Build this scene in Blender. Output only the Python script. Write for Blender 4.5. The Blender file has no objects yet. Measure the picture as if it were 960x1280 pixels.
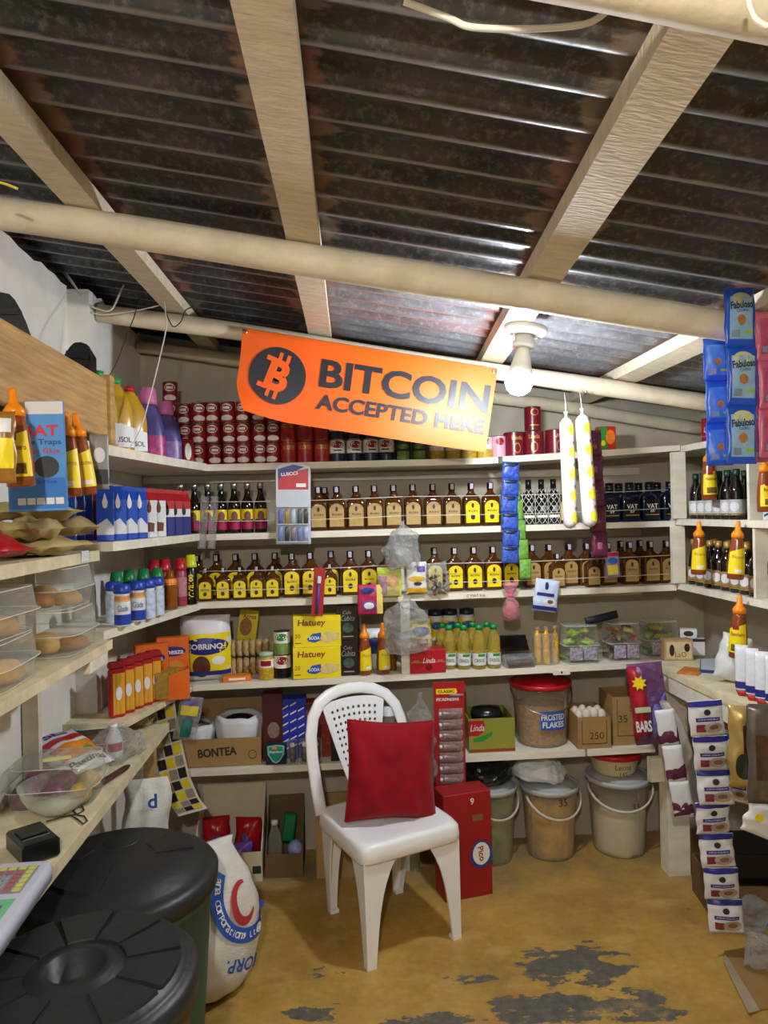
import bpy, bmesh, math, random
from mathutils import Vector, Matrix, noise
S = bpy.context.scene
COL = S.collection
R = math.radians
rnd = random.Random(7)

# ---------------------------------------------------------------- camera
FPX, YAW, ROLL, HC = 888.0, R(4.0), math.atan(.022), 1.55
Fw = Vector((math.sin(YAW), math.cos(YAW), 0)); R0 = Vector((math.cos(YAW), -math.sin(YAW), 0)); U0 = Vector((0, 0, 1))
Up = U0*math.cos(ROLL) + R0*math.sin(ROLL); Rt = R0*math.cos(ROLL) - U0*math.sin(ROLL)
CAM = Vector((0, 0, HC))
cd = bpy.data.cameras.new('camera'); cam = bpy.data.objects.new('camera', cd); COL.objects.link(cam)
m = Matrix((Rt, Up, -Fw)).transposed().to_4x4(); m.translation = CAM; cam.matrix_world = m
cd.sensor_fit = 'VERTICAL'; cd.sensor_height = 24.0; cd.lens = 24.0*FPX/1280; cd.clip_start = .02
S.camera = cam
# ---------------------------------------------------------------- world, exposure
W = bpy.data.worlds.new('world'); S.world = W; W.use_nodes = True
W.node_tree.nodes['Background'].inputs[0].default_value = (.02, .03, .05, 1)
W.node_tree.nodes['Background'].inputs[1].default_value = .3
S.view_settings.view_transform = 'Standard'; S.view_settings.look = 'None'
S.view_settings.gamma = 1; S.view_settings.use_curve_mapping = False
S.view_settings.exposure = 0.98
BULB_A, BULB_B = 320.0, 780.0       # emission of the two ceiling bulbs

# ---------------------------------------------------------------- photo pixel -> place
def ray(px, py): return Fw + Rt*((px-480)/FPX) - Up*((py-640)/FPX)
def onZ(px, py, z): d = ray(px, py); return CAM + d*((z-HC)/d.z)
def onY(px, py, y): d = ray(px, py); return CAM + d*(y/d.y)
def onX(px, py, x): d = ray(px, py); return CAM + d*(x/d.x)
def pix(p):
    q = Vector(p)-CAM; z = q.dot(Fw); return 480+FPX*q.dot(Rt)/z, 640-FPX*q.dot(Up)/z
def BX(px, Y, z):
    "x of the point at depth Y and height z that stands in photo column px"
    x = 0.0
    for _ in range(5): x += (px-pix((x, Y, z))[0])*Y/FPX*.95
    return x

# ---------------------------------------------------------------- materials
def srgb(h):
    if isinstance(h, str):
        h = [int(h[i:i+2], 16)/255 for i in (0, 2, 4)]
        return tuple(c/12.92 if c <= .04045 else ((c+.055)/1.055)**2.4 for c in h)+(1,)
    return tuple(h)+(1,)
MATS = {}
def nd(nt, t, **kw):
    n = nt.nodes.new(t)
    for k, v in kw.items(): setattr(n, k, v)
    return n
def M(name, col='808080', rough=.5, metal=0, var=.12, scale=9, bump=0, bscale=60, trans=0, coat=0, ior=1.45, stretch=(1, 1, 1), spec=.5, emit=0, sheen=0):
    if name in MATS: return MATS[name]
    mt = bpy.data.materials.new(name); mt.use_nodes = True; nt = mt.node_tree
    b = nt.nodes['Principled BSDF']; L = nt.links.new
    c = srgb(col)
    b.inputs['Roughness'].default_value = rough; b.inputs['Metallic'].default_value = metal
    b.inputs['Transmission Weight'].default_value = trans; b.inputs['Coat Weight'].default_value = coat
    b.inputs['IOR'].default_value = ior; b.inputs['Specular IOR Level'].default_value = spec
    b.inputs['Base Color'].default_value = c
    if sheen: b.inputs['Sheen Weight'].default_value = sheen
    if emit:
        b.inputs['Emission Color'].default_value = c; b.inputs['Emission Strength'].default_value = emit
    tc = nd(nt, 'ShaderNodeTexCoord'); mp = nd(nt, 'ShaderNodeMapping'); mp.inputs['Scale'].default_value = stretch
    L(tc.outputs['Object'], mp.inputs['Vector'])
    if var:
        nz = nd(nt, 'ShaderNodeTexNoise'); nz.inputs['Scale'].default_value = scale; nz.inputs['Detail'].default_value = 6; nz.inputs['Roughness'].default_value = .6
        L(mp.outputs[0], nz.inputs['Vector'])
        cr = nd(nt, 'ShaderNodeValToRGB')
        cr.color_ramp.elements[0].position = .3; cr.color_ramp.elements[1].position = .7
        cr.color_ramp.elements[0].color = tuple(x*(1-var) for x in c[:3])+(1,)
        cr.color_ramp.elements[1].color = tuple(min(1, x*(1+var*.6)) for x in c[:3])+(1,)
        L(nz.outputs['Fac'], cr.inputs[0]); L(cr.outputs[0], b.inputs['Base Color'])
    if bump:
        n2 = nd(nt, 'ShaderNodeTexNoise'); n2.inputs['Scale'].default_value = bscale; n2.inputs['Detail'].default_value = 4
        L(mp.outputs[0], n2.inputs['Vector'])
        bp = nd(nt, 'ShaderNodeBump'); bp.inputs['Strength'].default_value = bump; bp.inputs['Distance'].default_value = .004
        L(n2.outputs['Fac'], bp.inputs['Height']); L(bp.outputs[0], b.inputs['Normal'])
    MATS[name] = mt; return mt
def CLEAR(name, tint='f4f6f4', body=.10, edge=.55, rough=.12, milky='e8e8e0', crinkle=0, bump=.9):
    "thin clear or milky plastic: see-through sheet with a glossy, slightly milky skin"
    if name in MATS: return MATS[name]
    mt = bpy.data.materials.new(name); mt.use_nodes = True; nt = mt.node_tree; L = nt.links.new
    b = nt.nodes['Principled BSDF']; out = nt.nodes['Material Output']
    b.inputs['Base Color'].default_value = srgb(milky); b.inputs['Roughness'].default_value = rough; b.inputs['Specular IOR Level'].default_value = .9
    tr = nd(nt, 'ShaderNodeBsdfTransparent'); tr.inputs[0].default_value = srgb(tint)
    lw = nd(nt, 'ShaderNodeLayerWeight'); lw.inputs['Blend'].default_value = .35
    mr = nd(nt, 'ShaderNodeMapRange'); mr.inputs['To Min'].default_value = body; mr.inputs['To Max'].default_value = edge
    L(lw.outputs['Facing'], mr.inputs['Value'])
    mx = nd(nt, 'ShaderNodeMixShader'); L(mr.outputs[0], mx.inputs[0]); L(tr.outputs[0], mx.inputs[1]); L(b.outputs[0], mx.inputs[2])
    if crinkle:
        tc = nd(nt, 'ShaderNodeTexCoord'); nz = nd(nt, 'ShaderNodeTexNoise'); nz.inputs['Scale'].default_value = crinkle; nz.inputs['Detail'].default_value = 3
        L(tc.outputs['Object'], nz.inputs['Vector'])
        bp = nd(nt, 'ShaderNodeBump'); bp.inputs['Strength'].default_value = bump; bp.inputs['Distance'].default_value = .02
        L(nz.outputs['Fac'], bp.inputs['Height']); L(bp.outputs[0], b.inputs['Normal']); L(bp.outputs[0], lw.inputs['Normal'])
    L(mx.outputs[0], out.inputs[0]); MATS[name] = mt; return mt

# ---------------------------------------------------------------- mesh builder
_txt = {}
def text_geo(s, bold=.0):
    "vertices (width, height) and faces of a line of lettering, cap height about .7, starting at 0"
    k = (s, bold)
    if k in _txt: return _txt[k]
    cu = bpy.data.curves.new('lettering', 'FONT'); cu.body = s; cu.size = 1; cu.offset = bold; cu.resolution_u = 3
    ob = bpy.data.objects.new('lettering', cu)
    me = bpy.data.meshes.new_from_object(ob)
    v = [(p.co.x, p.co.y) for p in me.vertices]; f = [tuple(q.vertices) for q in me.polygons]
    bpy.data.objects.remove(ob); bpy.data.curves.remove(cu); bpy.data.meshes.remove(me)
    if v:
        x0 = min(a for a, b in v); x1 = max(a for a, b in v); z0 = min(b for a, b in v); z1 = max(b for a, b in v)
        v = [(a-x0, b-z0) for a, b in v]; r = (v, f, x1-x0, z1-z0)
    else: r = ([], [], 1, 1)
    _txt[k] = r; return r
class MB:
    def __init__(s): s.v = []; s.f = []; s.mi = []; s.cur = 0; s.sm = []; s.smooth = True; s.keep = []
    def add(s, vs, fs, smooth=None):
        o = len(s.v); s.v += [tuple(p) for p in vs]
        for f in fs:
            s.f.append(tuple(i+o for i in f)); s.mi.append(s.cur); s.sm.append(s.smooth if smooth is None else smooth)
        return s
    def mat(s, i): s.cur = i; return s
    def box(s, x0, x1, y0, y1, z0, z1):
        vs = [(x, y, z) for z in (z0, z1) for y in (y0, y1) for x in (x0, x1)]
        return s.add(vs, [(0, 2, 3, 1), (4, 5, 7, 6), (0, 1, 5, 4), (2, 6, 7, 3), (0, 4, 6, 2), (1, 3, 7, 5)], False)
    def cbox(s, c, d, b=.002, M4=None):
        hx, hy, hz = d[0]/2, d[1]/2, d[2]/2; b = min(b, hx*.8, hy*.8, hz*.8)
        V = []; ix = {}
        for sx in (-1, 1):
            for sy in (-1, 1):
                for sz in (-1, 1):
                    for a in range(3):
                        p = [sx*(hx-b), sy*(hy-b), sz*(hz-b)]; p[a] = (sx*hx, sy*hy, sz*hz)[a]
                        ix[sx, sy, sz, a] = len(V); q = Vector(p)
                        if M4: q = M4 @ q
                        V.append((q.x+c[0], q.y+c[1], q.z+c[2]))
        Fs = []
        for sg in (-1, 1):
            for a in range(3):
                o = [i for i in range(3) if i != a]; q = []
                for (u, w) in ((-1, -1), (1, -1), (1, 1), (-1, 1)):
                    k = [0, 0, 0]; k[a] = sg; k[o[0]] = u; k[o[1]] = w; q.append(ix[k[0], k[1], k[2], a])
                Fs.append(tuple(q))
        for a in range(3):
            o = [i for i in range(3) if i != a]
            for u in (-1, 1):
                for w in (-1, 1):
                    def g(t, ax):
                        k = [0, 0, 0]; k[a] = t; k[o[0]] = u; k[o[1]] = w; return ix[k[0], k[1], k[2], ax]
                    Fs.append((g(-1, o[0]), g(1, o[0]), g(1, o[1]), g(-1, o[1])))
        for sx in (-1, 1):
            for sy in (-1, 1):
                for sz in (-1, 1): Fs.append(tuple(ix[sx, sy, sz, a] for a in range(3)))
        return s.add(V, Fs, False)
    def lathe(s, prof, n=20, cx=0, cy=0, a0=0, a1=2*math.pi, cap=True):
        full = abs(a1-a0-2*math.pi) < 1e-6; k = n if full else n+1; V = []; Fs = []
        for r, z in prof:
            for i in range(k):
                a = a0+(a1-a0)*i/n; V.append((cx+r*math.cos(a), cy+r*math.sin(a), z))
        for j in range(len(prof)-1):
            for i in range(n):
                i2 = (i+1) % k; Fs.append((j*k+i, j*k+i2, (j+1)*k+i2, (j+1)*k+i))
        if cap and full:
            if prof[0][0] > 1e-4: Fs.append(tuple(reversed(range(k))))
            if prof[-1][0] > 1e-4: Fs.append(tuple((len(prof)-1)*k+i for i in range(k)))
        return s.add(V, Fs)
    def loft(s, secs, n=24, cap=True):
        "sections (z, rx, ry, exponent[, ox, oy])"
        V = []; Fs = []
        for q in secs:
            z, rx, ry, e = q[:4]; ox, oy = (q[4], q[5]) if len(q) > 4 else (0, 0)
            for i in range(n):
                a = 2*math.pi*(i+.5)/n; c, t = math.cos(a), math.sin(a)
                V.append((ox+rx*math.copysign(abs(c)**(2/e), c), oy+ry*math.copysign(abs(t)**(2/e), t), z))
        for j in range(len(secs)-1):
            for i in range(n):
                i2 = (i+1) % n; Fs.append((j*n+i, j*n+i2, (j+1)*n+i2, (j+1)*n+i))
        if cap: Fs.append(tuple(reversed(range(n)))); Fs.append(tuple((len(secs)-1)*n+i for i in range(n)))
        return s.add(V, Fs)
    def tube(s, pts, r, n=8, cap=True, flat=1.0):
        P = [Vector(p) for p in pts]; k = len(P); rr = r if isinstance(r, (list, tuple)) else [r]*k
        V = []; Fs = []; ref = None
        for i, p in enumerate(P):
            t = (P[min(i+1, k-1)]-P[max(i-1, 0)]).normalized()
            if ref is None: ref = Vector((0, 0, 1)) if abs(t.z) < .9 else Vector((1, 0, 0))
            u = (ref-t*ref.dot(t)).normalized(); w = t.cross(u); ref = u
            for j in range(n):
                a = 2*math.pi*j/n; V.append(p+(u*math.cos(a)*flat+w*math.sin(a))*rr[i])
        for i in range(k-1):
            for j in range(n):
                j2 = (j+1) % n; Fs.append((i*n+j, i*n+j2, (i+1)*n+j2, (i+1)*n+j))
        if cap: Fs.append(tuple(reversed(range(n)))); Fs.append(tuple((k-1)*n+j for j in range(n)))
        return s.add(V, Fs)
    def prism(s, poly, y0, y1, fn=None):
        "polygon in (x, z) given thickness from y0 to y1"
        n = len(poly); V = [(x, y0, z) for x, z in poly]+[(x, y1, z) for x, z in poly]
        if fn: V = [fn(*p) for p in V]
        Fs = [tuple(range(n)), tuple(reversed(range(n, 2*n)))]+[(i, (i+1) % n, n+(i+1) % n, n+i) for i in range(n)]
        return s.add(V, Fs, False)
    def slab(s, poly, z0, z1):
        n = len(poly); V = [(x, y, z0) for x, y in poly]+[(x, y, z1) for x, y in poly]
        return s.add(V, [tuple(reversed(range(n))), tuple(range(n, 2*n))]+[(i, (i+1) % n, n+(i+1) % n, n+i) for i in range(n)], False)
    def cyl_patch(s, r, a0, a1, z0, z1, n=6, oval=False, cx=0, cy=0, sy=1.0):
        "label patch wrapped on an upright cylinder; -y is angle -90 degrees"
        if not oval:
            V = []; Fs = []
            for i in range(n+1):
                a = a0+(a1-a0)*i/n
                for z in (z0, z1): V.append((cx+r*math.cos(a), cy+r*sy*math.sin(a), z))
            for i in range(n): Fs.append((2*i, 2*i+2, 2*i+3, 2*i+1))
            return s.add(V, Fs)
        ac, zc, da, dz = (a0+a1)/2, (z0+z1)/2, (a1-a0)/2, (z1-z0)/2; m_ = 16
        V = [(cx+r*math.cos(ac), cy+r*sy*math.sin(ac), zc)]; Fs = []
        for k in (1, 2):
            for i in range(m_):
                t = 2*math.pi*i/m_; a = ac+da*math.cos(t)*k/2; V.append((cx+r*math.cos(a), cy+r*sy*math.sin(a), zc+dz*math.sin(t)*k/2))
        for i in range(m_):
            i2 = (i+1) % m_; Fs.append((0, 1+i, 1+i2)); Fs.append((1+i, 1+m_+i, 1+m_+i2, 1+i2))
        return s.add(V, Fs)
    def text(s, t, x, z, h, y=0, bold=.02, w=None, fn=None, ang=0, center=True, shear=0):
        "lettering in the x-z plane facing -y; h = letter height, w squeezes to a width"
        v, f, tw, th = text_geo(t, bold); k = h/th; kx = k if w is None else w/tw
        V = []; ca, sa = math.cos(ang), math.sin(ang)
        for a, b in v:
            X = (a-(tw/2 if center else 0))*kx + shear*(b*k); Z = (b-(th/2 if center else 0))*k
            q = (x+X*ca-Z*sa, y, z+X*sa+Z*ca); V.append(fn(*q) if fn else q)
        s.keep.append((len(s.f), len(s.f)+len(f)))
        return s.add(V, f, False)
    def pillow(s, w, h, t, nx=8, nz=10, seal=.012, seed=0, crump=.004, x=0, y=0, z=0, pinch=0, back=1.0):
        "sealed plastic sachet standing in the x-z plane, bottom edge at z"
        V = []; Fs = []
        for side in (-1, 1):
            for j in range(nz+1):
                for i in range(nx+1):
                    u, q = i/nx, j/nz
                    bu = max(0, 1-abs(2*u-1)**3)*max(0, 1-abs(2*q-1)**4)
                    ww = w*(1-pinch*math.sin(math.pi*q)*.5)
                    nzv = noise.noise(Vector((u*4+seed, q*5, side*3.1+seed)))
                    on = min(u, 1-u, q, 1-q) > .01
                    yy = side*(t/2)*bu*(1 if side < 0 else back)+(nzv*crump if on else side*.0004)
                    V.append((x+(u-.5)*ww+(noise.noise(Vector((seed, q*4, 0)))*crump), y+yy, z+q*h))
        k = (nx+1)*(nz+1)
        for o in (0, k):
            for j in range(nz):
                for i in range(nx):
                    a = o+j*(nx+1)+i; Fs.append((a, a+1, a+nx+2, a+nx+1) if o == 0 else (a, a+nx+1, a+nx+2, a+1))
        for j in range(nz):
            a = j*(nx+1); Fs.append((a, a+nx+1, k+a+nx+1, k+a)); a += nx; Fs.append((a, k+a, k+a+nx+1, a+nx+1))
        for i in range(nx):
            Fs.append((i, k+i, k+i+1, i+1)); a = nz*(nx+1)+i; Fs.append((a, a+1, k+a+1, k+a))
        return s.add(V, Fs)
    def blob(s, prof, n=24, seed=0, amp=.01, freq=8, sx=1, sy=1, ox=0, oy=0, oz=0, flat=False, sub=1):
        "crumpled bag: lathe profile pushed about by noise"
        V = []; Fs = []
        if sub > 1:
            q = []
            for (r0, z0), (r1, z1) in zip(prof, prof[1:]): q += [(r0+(r1-r0)*k/sub, z0+(z1-z0)*k/sub) for k in range(sub)]
            prof = q+[prof[-1]]
        for r, z in prof:
            for i in range(n):
                a = 2*math.pi*i/n; p = Vector((r*math.cos(a)*sx, r*math.sin(a)*sy, z))
                q = (noise.noise_vector(p*freq+Vector((seed, seed*1.7, 0)))+(noise.noise_vector(p*freq*3.1+Vector((seed, 3, 1)))*.45 if flat else Vector()))*amp*min(1, r/.02)
                # sharp creases
                rid = abs(noise.noise(p*freq*1.7+Vector((seed*2.3, 0, 1))))
                p = p*(1)+q; p.x *= 1-rid*amp*4; p.y *= 1-rid*amp*4
                V.append((p.x+ox, p.y+oy, p.z+oz))
        for j in range(len(prof)-1):
            for i in range(n):
                i2 = (i+1) % n; Fs.append((j*n+i, j*n+i2, (j+1)*n+i2, (j+1)*n+i))
        Fs.append(tuple(reversed(range(n)))); Fs.append(tuple((len(prof)-1)*n+i for i in range(n)))
        if flat: Fs = [t for f in Fs for t in ([f] if len(f) != 4 else [(f[0], f[1], f[2]), (f[0], f[2], f[3])])]
        return s.add(V, Fs, not flat)
    def move(s, d, k0=0):
        for i in range(k0, len(s.v)): p = s.v[i]; s.v[i] = (p[0]+d[0], p[1]+d[1], p[2]+d[2])
        return s
    def xform(s, M4, k0=0):
        for i in range(k0, len(s.v)): s.v[i] = tuple(M4 @ Vector(s.v[i]))
        return s
    def mesh(s, name, *mats, recalc=True):
        me = bpy.data.meshes.new(name); me.from_pydata(s.v, [], s.f)
        for q in mats: me.materials.append(q)
        me.polygons.foreach_set('material_index', s.mi); me.polygons.foreach_set('use_smooth', s.sm)
        if recalc and not s.keep:
            bm = bmesh.new(); bm.from_mesh(me); bmesh.ops.recalc_face_normals(bm, faces=bm.faces); bm.to_mesh(me); bm.free()
        me.update(); return me

# ---------------------------------------------------------------- things and parts
def tag(o, label, cat, group=None):
    o['label'] = label; o['category'] = cat
    if group: o['group'] = group
    return o
def put(o, loc, rz=0, rx=0, ry=0, sc=1):
    o.location = loc; o.rotation_euler = (rx, ry, rz); o.scale = (sc, sc, sc) if not isinstance(sc, (tuple, list)) else sc
def kids(o, parts):
    for p in parts:
        c = bpy.data.objects.new(p[0], p[1]); COL.objects.link(c); c.parent = o
        if len(p) > 3: c['label'] = p[3]
        if len(p) > 2 and p[2]: kids(c, p[2])
def thing(name, parts, loc, label, cat, group=None, rz=0, rx=0, ry=0, sc=1):
    "parts: (name, mesh[, sub-parts[, label]]); one part and nothing else makes the thing a mesh of its own"
    solo = len(parts) == 1
    o = bpy.data.objects.new(name, parts[0][1] if solo else None); COL.objects.link(o)
    if not solo: o.empty_display_size = .02
    put(o, loc, rz, rx, ry, sc); tag(o, label, cat, group)
    kids(o, (parts[0][2] if len(parts[0]) > 2 and parts[0][2] else []) if solo else parts)
    return o
def struct(name, me=None, parts=(), loc=(0, 0, 0)):
    o = bpy.data.objects.new(name, me); COL.objects.link(o); o.location = loc; o['kind'] = 'structure'
    kids(o, parts); return o
# ================================================================ the room
XL, XLB, XR, YB, YF = -.94, -.865, 1.76, 3.30, -1.25
SLOPE = .155
def roofz(x): return 2.275-SLOPE*x
def polez(x): return 2.180-SLOPE*x
PURL = [(-.105, .0235), (.41, .079), (-.66, .033), (1.12, .012), (-1.02, 0)]     # purlin centre x = a + b*y

def floor_material():
    mt = bpy.data.materials.new('worn yellow floor paint'); mt.use_nodes = True; nt = mt.node_tree; L = nt.links.new
    b = nt.nodes['Principled BSDF']; tc = nd(nt, 'ShaderNodeTexCoord')
    def nz(sc, det, st=(1, 1, 1), loc=(0, 0, 0)):
        mp = nd(nt, 'ShaderNodeMapping'); mp.inputs['Scale'].default_value = st; mp.inputs['Location'].default_value = loc
        L(tc.outputs['Object'], mp.inputs[0]); n = nd(nt, 'ShaderNodeTexNoise'); n.inputs['Scale'].default_value = sc; n.inputs['Detail'].default_value = det; n.inputs['Roughness'].default_value = .68
        L(mp.outputs[0], n.inputs['Vector']); return n.outputs['Fac']
    def ramp(v, a, bb, ca, cb):
        r = nd(nt, 'ShaderNodeValToRGB'); e = r.color_ramp.elements; e[0].position = a; e[1].position = bb; e[0].color = ca; e[1].color = cb; L(v, r.inputs[0]); return r.outputs[0]
    def math_(op, a, c):
        n = nd(nt, 'ShaderNodeMath', operation=op)
        for i, q in enumerate((a, c)):
            if isinstance(q, (int, float)): n.inputs[i].default_value = q
            else: L(q, n.inputs[i])
        return n.outputs[0]
    def mix(f, a, c):
        n = nd(nt, 'ShaderNodeMixRGB')
        L(f, n.inputs[0])
        for i, q in ((1, a), (2, c)):
            if isinstance(q, tuple): n.inputs[i].default_value = q
            else: L(q, n.inputs[i])
        return n.outputs[0]
    base = ramp(nz(3.2, 8), .3, .72, srgb('9a773a'), srgb('cda451'))
    fine = ramp(nz(26, 6, (1, 1.6, 1)), .3, .7, (.84, .84, .84, 1), (1.08, 1.07, 1.04, 1))
    mul = nd(nt, 'ShaderNodeMixRGB', blend_type='MULTIPLY'); mul.inputs[0].default_value = 1; L(base, mul.inputs[1]); L(fine, mul.inputs[2])
    # where feet have worn the paint through to the cement
    sx = nd(nt, 'ShaderNodeSeparateXYZ'); L(tc.outputs['Object'], sx.inputs[0])
    blobs = [(.78, 2.36, .26, .17, .30), (.62, 2.16, .30, .10, .30), (.30, 2.13, .34, .07, .26), (-.06, 2.40, .10, .05, .24), (.9, 2.15, .18, .12, .28), (-.12, 2.22, .14, .07, .22), (.4, 2.33, .2, .05, .21)]
    tot = None
    for cx, cy, rx, ry, h in blobs:
        dx = math_('DIVIDE', math_('SUBTRACT', sx.outputs[0], cx), rx); dy = math_('DIVIDE', math_('SUBTRACT', sx.outputs[1], cy), ry)
        g = math_('MULTIPLY', math_('MAXIMUM', math_('SUBTRACT', 1.0, math_('ADD', math_('MULTIPLY', dx, dx), math_('MULTIPLY', dy, dy))), 0.0), h)
        tot = g if tot is None else math_('MAXIMUM', tot, g)
    wv = math_('ADD', nz(8.5, 10, (1, 2.2, 1), (3.3, 1.2, 0)), tot)
    worn = ramp(wv, .675, .69, (0, 0, 0, 1), (1, 1, 1, 1))
    gray = ramp(nz(30, 5), .3, .7, srgb('4d4c47'), srgb('6d6a60'))
    c1 = mix(worn, mul.outputs[0], gray)
    # flour-pale scuffs
    dust = ramp(nz(4.2, 9, (1, 1.7, 1), (7.7, 2.4, 0)), .54, .68, (0, 0, 0, 1), (.55, .55, .55, 1))
    c2 = mix(dust, c1, srgb('c9ab62'))
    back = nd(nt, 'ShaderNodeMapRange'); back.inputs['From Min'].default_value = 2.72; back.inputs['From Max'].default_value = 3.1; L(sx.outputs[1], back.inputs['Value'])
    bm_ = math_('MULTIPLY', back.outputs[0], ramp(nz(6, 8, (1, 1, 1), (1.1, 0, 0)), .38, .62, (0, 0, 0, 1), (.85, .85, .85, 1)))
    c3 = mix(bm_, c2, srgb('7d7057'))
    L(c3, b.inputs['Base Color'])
    L(ramp(nz(9, 6), .3, .7, (.32, .32, .32, 1), (.62, .62, .62, 1)), b.inputs['Roughness'])
    bp = nd(nt, 'ShaderNodeBump'); bp.inputs['Strength'].default_value = .2; bp.inputs['Distance'].default_value = .004
    L(math_('SUBTRACT', nz(14, 8), math_('MULTIPLY', worn, .25)), bp.inputs['Height']); L(bp.outputs[0], b.inputs['Normal'])
    return mt
def roof_material(nm='blackened corrugated zinc', dark='2b2b2d', light='555558', sp='85858a'):
    mt = bpy.data.materials.new(nm); mt.use_nodes = True; nt = mt.node_tree; L = nt.links.new
    b = nt.nodes['Principled BSDF']; tc = nd(nt, 'ShaderNodeTexCoord'); sx = nd(nt, 'ShaderNodeSeparateXYZ'); L(tc.outputs['Object'], sx.inputs[0])
    def nz(sc, det, st=(1, 1, 1), ro=.6):
        mp = nd(nt, 'ShaderNodeMapping'); mp.inputs['Scale'].default_value = st; L(tc.outputs['Object'], mp.inputs[0])
        n = nd(nt, 'ShaderNodeTexNoise'); n.inputs['Scale'].default_value = sc; n.inputs['Detail'].default_value = det; n.inputs['Roughness'].default_value = ro; L(mp.outputs[0], n.inputs['Vector']); return n.outputs['Fac']
    def ramp(v, a, bb, ca, cb):
        r = nd(nt, 'ShaderNodeValToRGB'); e = r.color_ramp.elements; e[0].position = a; e[1].position = bb; e[0].color = ca; e[1].color = cb; L(v, r.inputs[0]); return r.outputs[0]
    def mt_(op, a, c):
        n = nd(nt, 'ShaderNodeMath', operation=op)
        for i, q in enumerate((a, c)):
            if isinstance(q, (int, float)): n.inputs[i].default_value = q
            else: L(q, n.inputs[i])
        return n.outputs[0]
    base = ramp(nz(5, 10, (1, 2.5, 1)), .32, .72, srgb(dark), srgb(light))
    speck = ramp(nz(55, 6, (1, 1, 1), .7), .50, .72, (0, 0, 0, 1), (.6, .6, .6, 1))
    m1 = nd(nt, 'ShaderNodeMixRGB'); L(speck, m1.inputs[0]); L(base, m1.inputs[1]); m1.inputs[2].default_value = srgb(sp)
    # glints along the low ridges, put into the colour as pale bands
    u = mt_('FRACT', mt_('DIVIDE', sx.outputs[1], .105), 0.0)
    cr = mt_('ABSOLUTE', mt_('SUBTRACT', u, .5), 0.0)
    crest_glint = ramp(mt_('ADD', cr, mt_('MULTIPLY', mt_('SUBTRACT', nz(12, 5), .5), .10)), .035, .085, (.75, .75, .75, 1), (0, 0, 0, 1))
    m1b = nd(nt, 'ShaderNodeMixRGB'); L(crest_glint, m1b.inputs[0]); L(m1.outputs[0], m1b.inputs[1]); m1b.inputs[2].default_value = srgb('9b9a9a')
    # slopped paint beside each purlin
    dm = None
    for a, bb in PURL:
        d = mt_('ABSOLUTE', mt_('SUBTRACT', mt_('SUBTRACT', sx.outputs[0], a), mt_('MULTIPLY', sx.outputs[1], bb)), 0.0)
        dm = d if dm is None else mt_('MINIMUM', dm, d)
    sm = mt_('ADD', dm, mt_('MULTIPLY', mt_('SUBTRACT', nz(9, 5, (.6, 2.2, 1)), .5), .22))
    smear = ramp(sm, .058, .075, (.8, .8, .8, 1), (0, 0, 0, 1))
    pc = ramp(nz(3, 2), .42, .6, srgb('8d8378'), srgb('97706c'))
    m2 = nd(nt, 'ShaderNodeMixRGB'); L(smear, m2.inputs[0]); L(m1b.outputs[0], m2.inputs[1]); L(pc, m2.inputs[2])
    L(m2.outputs[0], b.inputs['Base Color'])
    b.inputs['Metallic'].default_value = .45
    L(ramp(nz(18, 6), .3, .7, (.34, .34, .34, 1), (.6, .6, .6, 1)), b.inputs['Roughness'])
    bp = nd(nt, 'ShaderNodeBump'); bp.inputs['Strength'].default_value = .4; bp.inputs['Distance'].default_value = .003
    L(nz(45, 5), bp.inputs['Height']); L(bp.outputs[0], b.inputs['Normal'])
    return mt
mFloor, mRoof, mRoofP = floor_material(), roof_material(), roof_material('paler grey zinc', '67686e', 'a4a6ae', 'c4c6cc')
mWall = M('dirty white wall paint', 'b4ab99', .75, var=.14, scale=5, bump=.35, bscale=22)
mWallL = M('rough whitewash', 'eae7e0', .85, var=.10, scale=6, bump=.8, bscale=14)
mPaint = M('cream painted wood', 'd6cab0', .6, var=.14, scale=12, bump=.5, bscale=40, stretch=(1, 1, 1))
mPaintR = M('cream painted rough sawn wood', 'd9cdb4', .7, var=.16, scale=16, bump=1.0, bscale=34, stretch=(1, 3.5, 1))
mShelf = M('white painted shelf board', 'ddd7c6', .55, var=.16, scale=10, bump=.25, bscale=30, stretch=(.5, 2, 2))
mTop = M('worn painted worktop', 'd8cda9', .6, var=.22, scale=14, bump=.3, bscale=30)
mRaw = M('raw pine', 'b8935c', .7, var=.34, scale=9, bump=.5, bscale=24, stretch=(6, .7, 9))
mCement = M('bare cement', '8a8478', .85, var=.2, bump=.4)

b = MB(); b.box(XL-.1, XR+.1, YF-.05, YB+.1, -.06, 0); struct('floor', b.mesh('floor', mFloor))
# back wall, right wall, wall behind the viewer
b = MB(); b.prism([(XL-.1, 0), (XR+.1, 0), (XR+.1, roofz(XR)-.012), (XL-.1, roofz(XL)-.012)], YB, YB+.1); struct('wall_back', b.mesh('wall_back', mWall))
b = MB(); b.box(XR, XR+.1, YF, YB, 0, roofz(XR)-.015); struct('wall_right', b.mesh('wall_right', mWall))
b = MB(); b.prism([(XL-.1, 0), (XR+.1, 0), (XR+.1, roofz(XR)-.012), (XL-.1, roofz(XL)-.012)], YF-.1, YF); struct('wall_front', b.mesh('wall_front', M('bare brown plaster', '5d5548', .85, var=.15, bump=.3)))  # unseen wall, its colour kept dark to cut bounced light
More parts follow.
